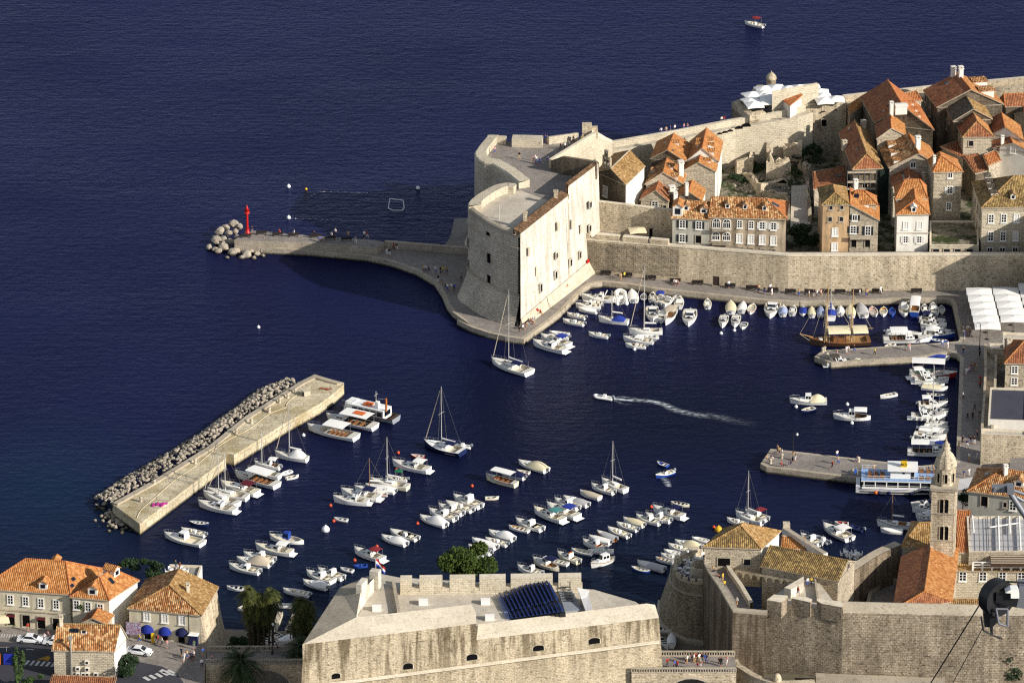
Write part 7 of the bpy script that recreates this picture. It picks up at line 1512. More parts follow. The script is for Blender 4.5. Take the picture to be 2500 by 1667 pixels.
m.tube((-L*.18,0,11),(-L*.53,0,3.0),.025,4); m.tube((L*.24,0,12.4),(-L*.17,0,3.6),.025,4)
for x_ in(L*.24,-L*.18):
 for sg in(-1,1):
  for k in range(3):m.tube((x_-.5+k*.5,sg*B*.48,1.2),(x_,sg*.12,9.5),.022,4)
  for k in range(12):z_=1.8+k*.6; f_=(z_-1.2)/8.3; m.tube((x_-.5*(1-f_),sg*lerp(B*.48,.12,f_),z_),(x_+.5*(1-f_),sg*lerp(B*.48,.12,f_),z_),.016,3)
part('rigging',m.mesh('rigging','rope'),r)
for x_,h_ in((L*.24,13.0),(-L*.18,11.6)):m=MB(); m.tube((x_,0,.6),(x_-.25,0,h_),.17,7,0,.08); part('mast',m.mesh('mast','teak'),r)
for x0,x1 in((-L*.155,L*.215),(-L*.45,-L*.2)):part('awning',canopy_mesh(x0,x1,B*1.02,3.1,.55,'canvas_cream'),r)
part('awning_frame',posts_mesh(-L*.44,L*.2,B*.9,1.0,3.1,6),r); m=MB(); m.tube((-L*.46,0,3.3),(-L*.55,0,3.3),.07,5); part('boom',m.mesh('boom','teak'),r)
bx(r,'deckhouse',-L*.1,L*.12,B*.45,.7,.9,'wood'); bx(r,'hatch',L*.3,L*.36,1.0,1.2,.3,'boat_white')
def foam(zone,pts,widths,label,dens):
 s=NB('foam_'+zone); n1=s.noise(s.pos((.6,1.6,1)),1.3,5,.7); tr=s.n('BsdfTransparent'); mx=s.n('MixShader'); s.set(s.b.inputs['Base Color'],(.62,.68,.72)); s.b.inputs['Roughness'].default_value=.8
 u=s.n('UVMap'); sp=s.n('SeparateXYZ'); s.l(u.outputs[0],sp.inputs[0]); e=s.math('MULTIPLY',s.math('SUBTRACT',1.0,s.math('ABSOLUTE',sp.outputs[1])),sp.outputs[0])
 f=s.math('MULTIPLY',s.ramp(n1,[(.42,0),(.68,1)]),e); f=s.math('MULTIPLY',f,dens); s.l(f,mx.inputs[0]); s.l(tr.outputs[0],mx.inputs[1]); s.l(s.b.outputs[0],mx.inputs[2]); s.t.links.new(mx.outputs[0],s.out.inputs[0]); MATS['foam_'+zone]=s.m
 c=smooth_path([P(zone,x,y,.03) for x,y in pts],5); n=len(c); o=xy(c); m=MB(); wd=[lerp(widths[0],widths[1],i/(n-1)) for i in range(n)]
 L_,R_=[],[]
 for i in range(n):t=(c[min(i+1,n-1)]-c[max(i-1,0)]); q=Vector((t.y,-t.x,0)).normalized()*wd[i]; L_.append(c[i]+q); R_.append(c[i]-q)
 m.loft([L_,c,R_],0,False); me=m.mesh('wake','foam_'+zone); uvl=me.uv_layers[0].data
 for p in me.polygons:
  for li in p.loop_indices:
   vi=me.loops[li].vertex_index; row,col=divmod(vi,n); uvl[li].uv=((1-col/(n-1))**1.3,(-1,0,1)[row])
 o_=bpy.data.objects.new('wake',me); COL.objects.link(o_); o_['kind']='stuff'; return o_
foam('6',[(985,580),(1100,590),(1300,602),(1420,630),(1500,670),(1680,712),(1850,728),(2000,765),(2200,800)],(.55,2.0),'',2.6)
foam('6',[(975,585),(1040,608),(1085,625),(1160,622)],(.25,.5),'',1.8); foam('6',[(985,575),(1060,565),(1160,574),(1250,588)],(.2,.5),'',1.5)
foam('5',[(1455,-40),(1430,-90),(1400,-130),(1380,-170)],(.6,1.2),'',1.6)
# ------------------------------------------------------------------ people
def body_mesh(name,J,E,root):
 """one continuous skinned body: joints J = {name: (x, y, z, radius)}, edges E; coloured skin, top, bottom, hair"""
 me=bpy.data.meshes.new(name); ks=list(J); me.from_pydata([J[k][:3] for k in ks],[(ks.index(a),ks.index(b)) for a,b in E],[])
 o=bpy.data.objects.new(name,me); COL.objects.link(o); md=o.modifiers.new('skin','SKIN'); md.use_smooth_shade=True
 for i,k in enumerate(ks):me.skin_vertices[0].data[i].radius=(J[k][3],)*2; me.skin_vertices[0].data[i].use_root=k==root
 sb=o.modifiers.new('sub','SUBSURF'); sb.levels=sb.render_levels=1
 r=bpy.data.meshes.new_from_object(o.evaluated_get(bpy.context.evaluated_depsgraph_get())); bpy.data.objects.remove(o); r.materials.clear()
 for k in('skin','top','bottom','hair'):r.materials.append(M('plaster_white'))
 hip,head,chest=Vector(J['pelvis'][:3]),Vector(J['head'][:3]),Vector(J['chest'][:3]); kn=[Vector(J[k][:3]) for k in J if k.startswith('knee')]; el=[Vector(J[k][:3]) for k in J if k.startswith('elbow')]; an=[Vector(J[k][:3]) for k in J if k.startswith('ankle')]; ha=[Vector(J[k][:3]) for k in J if k.startswith('hand')]
 for p in r.polygons:
  c=p.center; dd={'hair' if(c.z>head.z+.02 or c.y>head.y+.07) else 'skin':(c-head).length*.8,'top':min((c-chest).length,(c-(hip+chest)/2).length)*.8,'bottom':min([(c-hip).length*.95]+[(c-k).length for k in kn])}
  dl=min([(c-a).length for a in an]+[(c-a).length for a in ha]); k=min(dd,key=dd.get); k='skin' if dl<dd[k]*.9 else k; p.material_index=('skin','top','bottom','hair').index(k)
 return r
def pose(kind):
 J={'pelvis':(0,0,.95,.14),'waist':(0,0,1.1,.125),'chest':(0,.01,1.32,.15),'neck':(0,0,1.5,.06),'head':(0,-.02,1.62,.105),'crown':(0,0,1.72,.08),'nose':(0,-.12,1.6,.03)}
 for s,n in((1,'L'),(-1,'R')):
  st=.22*s if kind=='walk' else 0
  J.update({'shoulder'+n:(.19*s,.01,1.42,.07),'elbow'+n:(.25*s,.04+st*.5,1.14,.05),'hand'+n:(.25*s,-.06+st,.92,.04),'hip'+n:(.1*s,0,.88,.1),'knee'+n:(.11*s,-.05-st*.8,.5,.07),'ankle'+n:(.11*s,.02-st*1.3,.09,.05),'toe'+n:(.12*s,-.14-st*1.3,.04,.045)})
  if kind=='sit':
   J.update({'knee'+n:(.12*s,-.45,.92-.42,.075),'ankle'+n:(.12*s,-.45,.09,.05),'toe'+n:(.12*s,-.6,.04,.045),'hip'+n:(.1*s,-.03,.5,.1),'hand'+n:(.16*s,-.3,.62,.04),'elbow'+n:(.26*s,.0,.74,.05),'shoulder'+n:(.19*s,.01,1.0,.07)})
 if kind=='sit':
  for k,z in(('pelvis',.53),('waist',.68),('chest',.9),('neck',1.08),('head',1.2),('crown',1.3),('nose',1.18)):a=J[k]; J[k]=(a[0],a[1],z,a[3])
 E=[('pelvis','waist'),('waist','chest'),('chest','neck'),('neck','head'),('head','crown'),('head','nose')]
 for n in 'LR':E+=[('chest','shoulder'+n),('shoulder'+n,'elbow'+n),('elbow'+n,'hand'+n),('pelvis','hip'+n),('hip'+n,'knee'+n),('knee'+n,'ankle'+n),('ankle'+n,'toe'+n)]
 return body_mesh('person',J,E,'pelvis')
POSE={k:pose(k) for k in('stand','walk','sit')}
for k,c in dict(skin='c08a68',white='e8e6e2',black='1c1c20',red='b0302c',blue='3a5aa8',navy='232a48',grey='85858c',pink='d09a98',yellow='d8c040',tan='b49a74',green='4a6a4a',hair='2a1e18').items():plain('cloth_'+k,c,.8,.2)
rp=random.Random(21); SEATED={}
def people(zone,z,pts,place,pose_='mix',tops=None):
 for q in pts:
  x,y=q[:2]; tp=q[2] if len(q)>2 else rp.choice(tops or['white','white','black','blue','navy','grey','red','pink','tan']); bt=rp.choice(['black','navy','tan','grey','blue','white']); ps=q[3] if len(q)>3 else(rp.choice(['stand','walk']) if pose_=='mix' else pose_)
  p=P(zone,x,y,z); o=link('person',POSE[ps],None,p,rp.uniform(0,6.3),(rp.uniform(.94,1.08),)*3)
  for i,mt in enumerate(('cloth_skin','cloth_'+tp,'cloth_'+bt,'cloth_hair')):o.material_slots[i].link='OBJECT'; o.material_slots[i].material=M(mt)
  o['category']='person'; o['group']='people around the harbour'; REG.append((o,'person in '+tp+' top and '+bt+' bottoms '+{'stand':'standing','walk':'walking','sit':'sitting'}[ps],place))
people('9',2.75,[(1238,590,'white','stand'),(780,580,'red','sit'),(900,585,'white','sit'),(1065,600,'black','sit'),(1207,607,'white','sit'),(1475,612),(1500,612),(1345,597,'tan','sit'),(1405,655,'grey'),(1110,640,'blue','sit'),(556,572,'black')],'on the mole deck')
people('9',QZ,[(655,662),(1960,888,'yellow'),(1978,890),(2002,890),(2060,898,'white'),(2100,906),(2118,902,'yellow'),(2150,902),(2080,975),(2108,990),(2140,1040),(2157,1045,'white'),(2190,1040),(2212,1045),(1660,752,'white'),(1682,754),(1715,708),(1740,708),(2105,722),(2270,960)],'on the mole plateau')
people('10',FF,[(850,500),(865,480),(880,505,'white'),(915,515,'blue'),(1000,505,'blue'),(1130,365),(1175,362,'white'),(1215,355),(1256,292),(1268,288),(972,288,'blue'),(990,288),(705,460),(452,402)],'on the sea fortress roof')
people('12',15.4,[(478,207,'white'),(530,202),(572,196),(618,182),(712,168),(748,160),(1100,92),(1125,84),(-330,290,'yellow'),(-310,285)],'on the sea wall')
people('13',17.41,[(550,715,'white'),(735,757,'blue'),(650,690),(240,700)],'on the cafe bastion')
people('11',QZ,[(1265,650,'red'),(1285,640,'tan'),(975,890,'red'),(990,885,'tan','sit'),(1005,880,'red','sit'),(905,970,'red','sit'),(925,965,'white','sit'),(860,1015,'tan','sit'),(880,1005,'grey','sit'),(825,1030,'white','sit'),(840,1022,'grey','sit'),(945,975,'grey'),(790,1068,'black'),(1830,525,'tan'),(1866,515,'yellow')],'at the fortress foot')
people('15',QZ,[(240,487,'white','sit'),(258,489,'white','sit'),(276,487,'pink','sit'),(915,533,'white'),(1270,578),(1292,582),(1360,600,'navy'),(1432,572,'white'),(1452,624,'white'),(1790,632),(1915,648,'white'),(1970,638),(2015,642),(2066,632,'pink')],'under the harbour wall')
people('16',QZ,[(300,640,'white'),(395,635,'tan'),(375,640,'tan'),(560,602,'white')],'under the harbour wall')
people('8',QZ,[(817,248,'pink'),(895,212,'white'),(910,208,'white'),(1127,228,'yellow'),(1383,182,'green'),(1410,190),(1680,160,'white'),(1725,177,'white'),(958,205,'black')],'on the schooner pier')
people('18',QZ,[(1150,560),(1190,570,'white'),(1215,600),(1240,590,'white'),(1280,562),(1310,652,'navy'),(1350,652,'white'),(1210,712,'blue'),(1200,642,'white'),(1262,622),(1190,992,'black'),(1245,1382,'white'),(1272,1382,'white'),(1330,1300),(1370,1292),(1395,1282),(1312,1352),(1432,1302,'tan'),(1500,1050,'black')],'on the east quay')
people('H',QZ,[(790,572,'white'),(960,748),(857,877,'black'),(932,872,'black'),(785,1222,'navy'),(850,1287),(900,1222,'black'),(955,1232,'black'),(727,1317),(880,1482,'white'),(1000,1462,'white'),(1030,850,'green'),(1000,1120),(1045,330,'red'),(1040,410,'red')],'on the east quay')
people('8',QZ,[(330,1022,'tan'),(345,1040,'tan'),(365,1052,'white'),(275,1078,'navy','sit'),(240,1092,'tan','sit'),(360,1142,'red','sit'),(440,1132,'navy','sit'),(460,1088,'tan'),(477,1088,'grey'),(818,1068,'white'),(828,1122,'tan'),(778,1157,'red'),(985,1098,'white','sit'),(978,1197,'green'),(1120,1182,'tan'),(1570,1192,'black'),(1602,1190,'grey')],'on the ferry pier')
people('C',QZ,[(630,1012,'blue'),(770,962,'white')],'near the bell tower quay')
people('I',8.03,[(205,1502,'red'),(300,1527),(330,1527),(435,1458,'grey'),(458,1460,'white'),(520,1432),(545,1444,'white'),(562,1440,'red'),(585,1436),(610,1446,'white'),(632,1440),(655,1444),(682,1450),(706,1452,'navy'),(590,1548),(630,1552),(870,1490,'black'),(895,1490,'black'),(960,1475)],'on the right bridge')
people('I',14.92,[(825,207,'white'),(785,332,'tan'),(800,362),(845,422,'red'),(868,432,'black'),(912,412,'yellow'),(932,502,'yellow'),(1092,727,'white')],'on the gate wall')
people('7',16.42,[(575,772,'white'),(605,768,'yellow'),(500,850)],'on the city wall')
people('D',8.02,[(1130,932,'white'),(1250,992,'pink'),(1000,882,'black'),(1040,900,'red'),(1598,1182,'navy'),(1660,1312,'white'),(1738,1242,'tan'),(1832,1302,'navy'),(1888,1262,'white'),(1900,1022,'green'),(590,862,'yellow'),(2110,1202,'blue'),(2085,1470,'white'),(2330,1342,'pink')],'on the near street')
people('E',8.02,[(640,378,'red'),(1020,622,'white'),(1100,562,'pink')],'by the parked cars')
people('2',13.06,[(1475,645,'red'),(1440,632,'green')],'on the white roof terrace')
people('3',8.03,[(262,1325,'navy')],'on the left bridge')
# ------------------------------------------------------------------ furniture of the quays and streets
def rep(fn,spots,looks,place,cat,group,name):
 """one of a kind with its parts, then copies of it"""
 base=None
 for i,(p,rz) in enumerate(spots):
  if base is None:base=fn(); o=base
  else:o=copy_tree(base)
  o.location=p; o.rotation_euler.z=rz; o['category']=cat; o['group']=group; REG.append((o,looks if isinstance(looks,str) else looks[i],place if isinstance(place,str) else place[i]))
def tpart(root,name,mats,*boxes):
 m=MB()
 for b in boxes:m.box(*b)
 o=m.build(name,mats); o.parent=root; return o
def mk_bench():
 r=thing('bench','-','bench'); tpart(r,'seat','bench_dark',((0,0,.4),(2.2,.5,.08))); tpart(r,'backrest','bench_dark',((0,.26,.5),(2.2,.08,.45)))
 for s in(-1,1):tpart(r,'leg','bench_dark',((s*.85,.02,0),(.1,.5,.4)))
 return r
rep(mk_bench,[(P('9',x,y,2.76),rad(185)) for x,y in((632,580),(505,605),(895,597),(1075,605),(1197,622),(1330,632))]+[(P('9',765,592,2.76),rad(185))],'dark bench','on the mole deck','bench','dark quay benches','bench')
rep(mk_bench,[(P('15',x,y,QZ),rad(-4)) for x,y in((245,465),(525,488),(930,528),(1195,552),(1465,582),(1683,598),(1925,600),(2120,600),(2300,602))]+[(P('16',x,y,QZ),0) for x,y in((265,600),(520,595),(1010,590))]+[(P('11',x,y,QZ),rz) for x,y,rz in((1675,470,rad(-8)),(1890,492,rad(-8)),(2135,520,rad(-8)),(1418,478,rad(-114)),(1080,785,rad(-114)),(845,985,rad(-114)))],'dark bench','along the harbour quay','bench','dark quay benches','bench')
p=P('9',517,578,2.75); lh=wthing('harbour_light','slim bright red harbour light at the end of the mole','lighthouse',p)
for nm,prof,mt in(('base',[(.6,0),(.6,.3),(.45,.4),(.4,1.3)],'paint_red'),('shaft',[(.27,1.3),(.22,4.5)],'paint_red'),('gallery',[(.25,4.4),(.55,4.6),(.55,4.75),(.5,4.75),(.5,5.3),(.55,5.3),(.55,5.35)],'paint_red'),('lantern',[(.3,4.7),(.3,5.4),(.42,5.5),(.2,5.9),(.03,6.5)],'paint_red')):m=MB(); m.lathe(p,prof,10); m.build(nm,mt,lh)
def mk_lamp(h=5.5):
 r=thing('street_lamp','-','lamp'); m=MB(); m.lathe((0,0,0),[(.22,0),(.2,.5),(.09,.7),(.07,h)],8); m.path([Vector((0,0,h)),Vector((.25,0,h+.35)),Vector((.6,0,h+.3)),Vector((.7,0,h))],.04,5); o=m.build('post','iron'); o.parent=r; m=MB(); m.lathe((.7,0,h-.5),[(.05,.5),(.22,.35),(.24,.1),(.12,0)],8); o=m.build('lamp_shade','boat_white'); o.parent=r; return r
rep(mk_lamp,[(P('8',455,1085,QZ),0),(P('2',1550,1245,8),rad(90)),(P('2',355,1115,8),rad(90)),(P('K',668,1120,8),rad(80)),(P('C',330,900,QZ) if False else P('18',1500,900,QZ),rad(180))],['tall dark street lamp standing alone','dark street lamp','dark street lamp','tall dark lamp post','slim dark street lamp'],['on the ferry pier','before the blue awnings','before the long cream house','by the palms on the bridge','on the east quay'],'lamp','street lamps','street_lamp')
def mk_bollard():
 m=MB(); m.lathe((0,0,0),[(.28,0),(.24,.6),(.34,.75),(.3,.95),(.001,1.0)],10); return m.build('bollard','limestone_pale')
rep(mk_bollard,[(P('8',x,y,QZ),0) for x,y in((272,1112),(365,1070),(993,1098),(945,1195),(700,200),(735,245),(715,192))],'pale stone mooring bollard','on a pier','bollard','mooring bollards on the piers','bollard')
rep(mk_bollard,[(P('1',x,y,2.3),0) for x,y in((1265,1285),(1155,1425),(1600,1115),(1935,870),(2060,785),(2210,690),(2290,615))]+[(P('4',x,y,2.3),0) for x,y in((45,785),(190,695),(275,615),(345,575),(405,535))],'pale mooring stone','on the breakwater platform','bollard','mooring stones on the breakwater','bollard')
m=MB(); rl=[P('2',1120,220,2.36),P('2',1155,150,2.36),P('1',1270,1390,2.36),P('1',1440,1240,2.36),P('1',1590,1140,2.36),P('1',1820,950,2.36),P('1',2040,830,2.36),P('1',2200,710,2.36),P('1',2350,650,2.36),P('4',330,635,2.36),P('4',380,575,2.36),P('4',530,480,2.36)]; m.path(smooth_path(rl,4),.07,4); tag(m.build('mooring_rope','rope'),'long pale mooring rope snaking along the breakwater top','rope')
def heap(zone,x,y,z,w,d,h,mat,name,look,cat,seed=1,n=14):
 q=random.Random(seed); m=MB(); p=P(zone,x,y,z)
 for i in range(n):m.add(*blob((p.x+q.uniform(-w,w)/2,p.y+q.uniform(-d,d)/2,z+.1),h*q.uniform(.6,1.2),q,1,.5))
 o=m.build(name,mat); return tag(o,look,cat)
heap('2',1310,108,2.3,2.6,1.2,.45,'cloth_magenta','net_heap','bright magenta fishing net heap on the breakwater','net',2); heap('4',650,502,2.3,2.6,1.2,.25,'seaweed','rope_heap','rust coloured heap of old nets on the breakwater','net',3)
p=P('4',495,552,2.3); m=MB(); m.box(p,(1.3,1.1,.85),.5,0); m.box((p.x,p.y,p.z+.85),(1.4,1.2,.12),.5,0); m.box((p.x-.45,p.y-.5,p.z+.15),(.5,.3,.6),.5,1); tag(m.build('utility_box',['limestone_pale','black_rubber']),'small pale utility box near the breakwater tip','box')
def mk_parasol(w,d,h,mat,peak=.55):
 def f():
  r=thing('parasol','-','parasol'); m=MB(); k=[(-w/2,-d/2),(w/2,-d/2),(w/2,d/2),(-w/2,d/2)]
  for i in range(4):
   a,b=k[i],k[(i+1)%4]; mid=((a[0]+b[0])/2,(a[1]+b[1])/2); A,B,C,T=(*a,h-.05),(*mid,h+.07),(*b,h-.05),(0,0,h+peak); m.tri(A,B,T); m.tri(B,C,T); lo=lambda q:(q[0],q[1],q[2]-.2); m.quad(lo(A),lo(B),B,A); m.quad(lo(B),lo(C),C,B); m.tri(lo(B),lo(A),(0,0,h+peak-.06)); m.tri(lo(C),lo(B),(0,0,h+peak-.06))
  o=m.build('canopy',mat); o.parent=r; m=MB(); m.tube((0,0,0),(0,0,h+peak+.15),.05,6); m.box((0,0,0),(.6,.6,.12)); o=m.build('pole','iron'); o.parent=r; return r
 return f
def spot(z,x,y,zt,zg):p=P(z,x,y,zt); return Vector((p.x,p.y,zg))
mk=[(spot('16',1790+i*21,548+i*85,4.6,QZ),rad(-2)) for i in range(6)]; w1=(P('16',1930,560,4.2)-P('16',1605,550,4.2)).length; d1=(P('16',1800,640,4.2)-P('16',1790,554,4.2)).length
rep(mk_parasol(w1*.98,d1*1.0,3.0,'canvas_white',.4),mk+[(spot('16',2122+i*24,542+i*85,4.6,QZ),rad(-2)) for i in range(5)]+[(spot('16',2440+i*24,490+i*85,4.6,QZ),rad(-2)) for i in range(4)],'large square white market parasol','on the east quay','parasol','white parasols of the quay restaurant','parasol')
rep(mk_parasol(3.6,3.6,2.5,'canvas_white',.75),[(spot('13',x,y,20.4,17.4),rad(q)) for x,y,q in((395,590,20),(525,470,15),(650,455,10),(770,470,12),(885,458,8),(1015,448,5),(400,530,20),(525,520,10),(425,630,12),(545,600,8),(560,545,10),(1105,500,0),(1130,545,5),(1145,590,8),(1262,572,4))],'pointed white cafe parasol','on the sea bastion','parasol','white parasols of the bastion cafe','parasol')
rep(mk_parasol(3.4,3.0,2.3,'canvas_cream',.4),[(spot('10',1915,1172,TZ+2.5,TZ),rad(8)),(spot('2',-10,1030,10.6,8),.2)],['single cream parasol','white parasol cut by the left frame edge'],['on the rampart terrace','before the cream house'],'parasol','single parasols','parasol')
def mk_anchor():
 r=thing('anchor','-','anchor'); m=MB(); m.tube((0,0,.1),(0,0,2.4),.09,6); m.path([Vector((math.sin(t)*1.0,0,1.0-math.cos(t)*1.0)) for t in[-1.3+i*.26 for i in range(11)]],.1,6); m.tube((-.6,0,2.1),(.6,0,2.1),.07,5); o=m.build('shank','iron'); o.parent=r; m=MB(); m.path([Vector((math.sin(t)*.18,0,2.6+math.cos(t)*.18)) for t in[i*.8 for i in range(9)]],.04,5); o=m.build('ring','iron'); o.parent=r; return r
rep(mk_anchor,[(P('10',1597,1190,TZ),.1),(P('10',1703,1200,TZ),.1)],'old black iron anchor','leaning on the terrace wall','anchor','anchors on the terrace','anchor')
p=P('10',1795,1205,TZ); c=wthing('cannon','short black mortar cannon on the rampart terrace','cannon',p); m=MB(); m.tube(p+Vector((0,0,.3)),p+Vector((.1,-.5,1.3)),.32,10,0,.24); m.build('barrel','iron',c); m=MB(); m.box(p,(.7,.9,.35)); m.build('carriage','wood_dark',c)
def mk_car():
 r=thing('parked_car','-','car'); L,W=4.5,1.75; m=MB(); pr=[(-L/2,.35),(-L/2+.05,.8),(-L/2+.9,.92),(-1.35,.95),(-.75,1.38),(.45,1.40),(1.15,.98),(L/2-.35,.82),(L/2,.62),(L/2,.3)]
 f=lambda s,k:[(x,s*(W/2-(.18 if z>1.2 else.02 if z>.5 else 0))*k,z) for x,z in pr]; m.loft([f(1,1),f(-1,1)],0,True); m.poly(f(1,1)[::-1]); m.poly(f(-1,1)); o=m.build('body','car_white'); o.parent=r
 m=MB()
 for s in(-1,1):q=[(-1.15,s*(W/2-.03),1.0),(.95,s*(W/2-.03),1.0),(.38,s*(W/2-.14),1.34),(-.75,s*(W/2-.14),1.34)]; m.add([(x,y+s*.02,z) for x,y,z in q],[(0,1,2,3) if s<0 else(3,2,1,0)])
 m.quad((1.17,-.72,1.0),(1.17,.72,1.0),(.50,.6,1.40),(.50,-.6,1.40)); m.quad((-1.38,.7,.97),(-1.38,-.7,.97),(-.80,-.6,1.38),(-.80,.6,1.38)); o=m.build('window','window_glass'); o.parent=r
 for x in(-1.4,1.35):
  for s in(-1,1):m=MB(); m.tube((x,s*(W/2-.2),.32),(x,s*(W/2+.01),.32),.32,12); m.tube((x,s*(W/2+.01),.32),(x,s*(W/2+.02),.32),.18,10,1); o=m.build('wheel',['black_rubber','steel']); o.parent=r
 for s in(-1,1):tpart(r,'headlight','window_glass',((L/2-.05,s*.6,.62),(.14,.35,.12)))
 return r
rep(mk_car,[((P('2',150,1215,8.01)+P('2',355,1245,8.01))/2,rad(-9)),(P('2',465,1250,8.01),rad(-9)),((P('2',1040,1310,8.01)+P('2',1240,1345,8.01))/2,rad(-14))],['white saloon car','white saloon car half hidden by the corner house','white taxi saloon'],['parked before the long cream house','behind the first parked car','by the blue awning house'],'car','parked white cars','parked_car')
p=P('2',40,1400,8); b=wthing('bus_shelter','glass roofed bus shelter with orange and blue panels','shelter',p); m=MB(); k=[Vector((0,y,2.5+.35*math.sin(math.pi*(y+.9)/1.8))) for y in(-.9,-.5,0,.5,.9)]
m.loft([[(p.x-5,p.y+q.y,8+q.z) for q in k],[(p.x+2.2,p.y+q.y,8+q.z) for q in k]],0,False); m.build('roof','window_glass',b); m=MB()
for i in range(5):m.path([Vector((p.x-5+i*1.8,p.y+q.y,8.04+q.z)) for q in k],.06,4); m.tube((p.x-5+i*1.8,p.y+.8,8),(p.x-5+i*1.8,p.y+.8,10.6),.05,4)
m.build('frame','steel',b); m=MB(); m.box((p.x-2.2,p.y-.9,8.2),(3.2,.15,1.9)); m.build('orange_panel','paint_orange',b); m=MB(); m.box((p.x+1.0,p.y-.9,8.2),(2.2,.15,1.9)); m.build('blue_panel','paint_blue',b)
p=P('D',1895,900,8); kq=wthing('kiosk','small blue and white kiosk beside the awning house','kiosk',p); m=MB(); m.box(p,(1.5,1.2,1.9),-.2); m.build('cabin','canvas_navy',kq); m=MB(); m.box((p.x,p.y,9.9),(1.8,1.6,.18),-.2,0,.8); m.build('roof','boat_white',kq)
h0=ray_plane('D',455,545,*h2.faces['f']); m=MB(); b0_,b1_=P('D',275,665,9.0),P('D',630,690,9.0); t_=(b1_-b0_).normalized(); s=NB('poster_print'); v=s.n('TexVoronoi'); s.l(s.uvm(1.1,1.1),v.inputs['Vector']); v.inputs['Scale'].default_value=1.6; MATS['poster_print']=s.fin(s.ramp(s.math('FRACT',s.math('MULTIPLY',v.outputs['Distance'],3.1)),[(0,srgb('2c3350')),(.35,srgb('c9ccd8')),(.6,srgb('6a76a0')),(.85,srgb('a03048'))]),.6)
m.add([b0_,b1_,b1_+Vector((0,0,2.3)),b0_+Vector((0,0,2.3))]+[q+Vector((.0,.12,0)) for q in(b0_,b1_,b1_+Vector((0,0,2.3)),b0_+Vector((0,0,2.3)))],[(0,1,2,3),(5,4,7,6),(3,2,6,7),(0,4,5,1),(1,5,6,2),(4,0,3,7)]); tag(m.build('poster_wall','poster_print'),'wall covered in blue and red tourist posters','poster')
for x,yy,mt in((915,860,'yellow'),):p=P('D',x,yy,8); m=MB(); m.box(p,(.5,.35,1.7)); m.box((p.x,p.y,9.7),(.4,.25,.1)); tag(m.build('banner_stand','paint_yellow'),'yellow advertising stand before the blue awnings','sign')
def ball_(zone,x,y,r,mat,look,place):
 m=MB(); p=P(zone,x,y,0); m.ball((0,0,r*.35),r,10); m.lathe((0,0,r*1.2),[(r*.25,0),(r*.2,r*.35),(.001,r*.4)],6); o=m.build('buoy',mat); o.location=p; o['category']='buoy'; o['group']='floating buoys'; REG.append((o,look,place))
ball_('3',655,320,.75,'buoy_white','big white mooring buoy','in the left middle moorings')
for z,x,y in(('9',855,192),('9',1915,205),('9',855,447)):ball_(z,x,y,.45,'buoy_white','white swimming area buoy','beyond the mole')
ball_('9',998,212,.3,'buoy_yellow','small yellow buoy','beyond the mole'); ball_('9',608,1343,.35,'buoy_white','lone white buoy','inside the mole')
for z,x,y in(('4',1235,1168),('4',695,1460),('3',720,245),('3',1075,452),('3',893,565),('4',1250,1028),('4',1855,1300),('3',1408,264),('5',1310,128),('5',1822,295)):ball_(z,x,y,.32,'buoy_orange','small orange mooring buoy','among the moored boats')
ball_('5',1860,320,.7,'buoy_yellow','large yellow buoy','behind the gatehouse roof')
for z,x,y in(('8',902,632),('8',940,785),('8',482,652),('11',1970,1236),('15',820,1098),('15',985,1062),('4',474,885)):ball_(z,x,y,.35,'buoy_white','white mooring buoy','among the moored boats')
m=MB()
for k,pts in enumerate(([(1045,262),(1120,230),(1260,234),(1400,236),(1500,238)],[(870,448),(1000,452),(1130,458),(1250,466),(1470,470)])):
 c=smooth_path(PL('9',pts,.05),5); m.path(c,.012,3)
 for q in c[::2]:m.ball(q,.1,6)
 tag(m.build('float_line','buoy_white'),('far' if k==0 else 'near')+' line of small white floats beyond the mole','float line'); m=MB()
p=P('9',1735,372,0); m=MB(); q=[(-1.6,0,.2),(-1.3,.9,2.0),(1.5,.9,1.6),(1.7,0,.2)]; m.path([p+Vector(a) for a in q],.09,6); m.path([p+Vector(a) for a in(q[0],(-.6,-1.2,.2),(1.3,-1.2,.2),q[3])],.09,6); o=m.build('water_polo_goal','buoy_white'); tag(o,'white floating water polo goal beyond the mole','goal')
sd_=wthing('seating_stand','raked stand of dark blue seats on the near fortress roof','seating',P('L',800,650,17))
a0,a1,e0,e1_=P('L',345,600,17.3),P('L',560,1020,17.3),P('L',1195,235,18.9),P('L',1520,880,18.9); NR=13
fr=MB()
for i in range(NR):
 t=i/(NR-1); p0_,p1_=lerp(a0,e0,t),lerp(a1,e1_,t); z=17.1+1.5*t; d=(p1_-p0_); L=Vector((d.x,d.y)).length; rz=math.atan2(d.y,d.x); c=(p0_+p1_)/2; fr.box((c.x,c.y,17.0),(L,1.0,z-17.0),rz)
 n=int(L/.55); m=MB()
 for k in range(n):
  if k==int(n*.68):m.build('seat_row','seat_blue',sd_); m=MB()
  if abs(k/n-.68)<.04:continue
  q=lerp(p0_,p1_,(k+.5)/n); m.box((q.x,q.y,z+.3),(.46,.45,.07),rz); ox=Vector((math.sin(rz),-math.cos(rz)))*-.2; m.box((q.x-ox.x,q.y-ox.y,z+.35),(.46,.07,.42),rz)
 m.build('seat_row','seat_blue',sd_)
fr.build('stepped_frame','black_rubber',sd_); q=[P('L',275,610,17.05),P('L',445,1030,17.05),P('L',520,1030,17.05),P('L',345,590,17.05)]; m=MB(); m.prism(xy(q),16.99,17.12); m.build('front_walk','canvas_lavender',sd_)
def mk_box():
 r=thing('equipment_box','-','box'); tpart(r,'body','boat_white',((0,0,0),(1.5,1.0,.75))); tpart(r,'lid','canvas_white',((0,0,.75),(1.56,1.06,.1))); return r
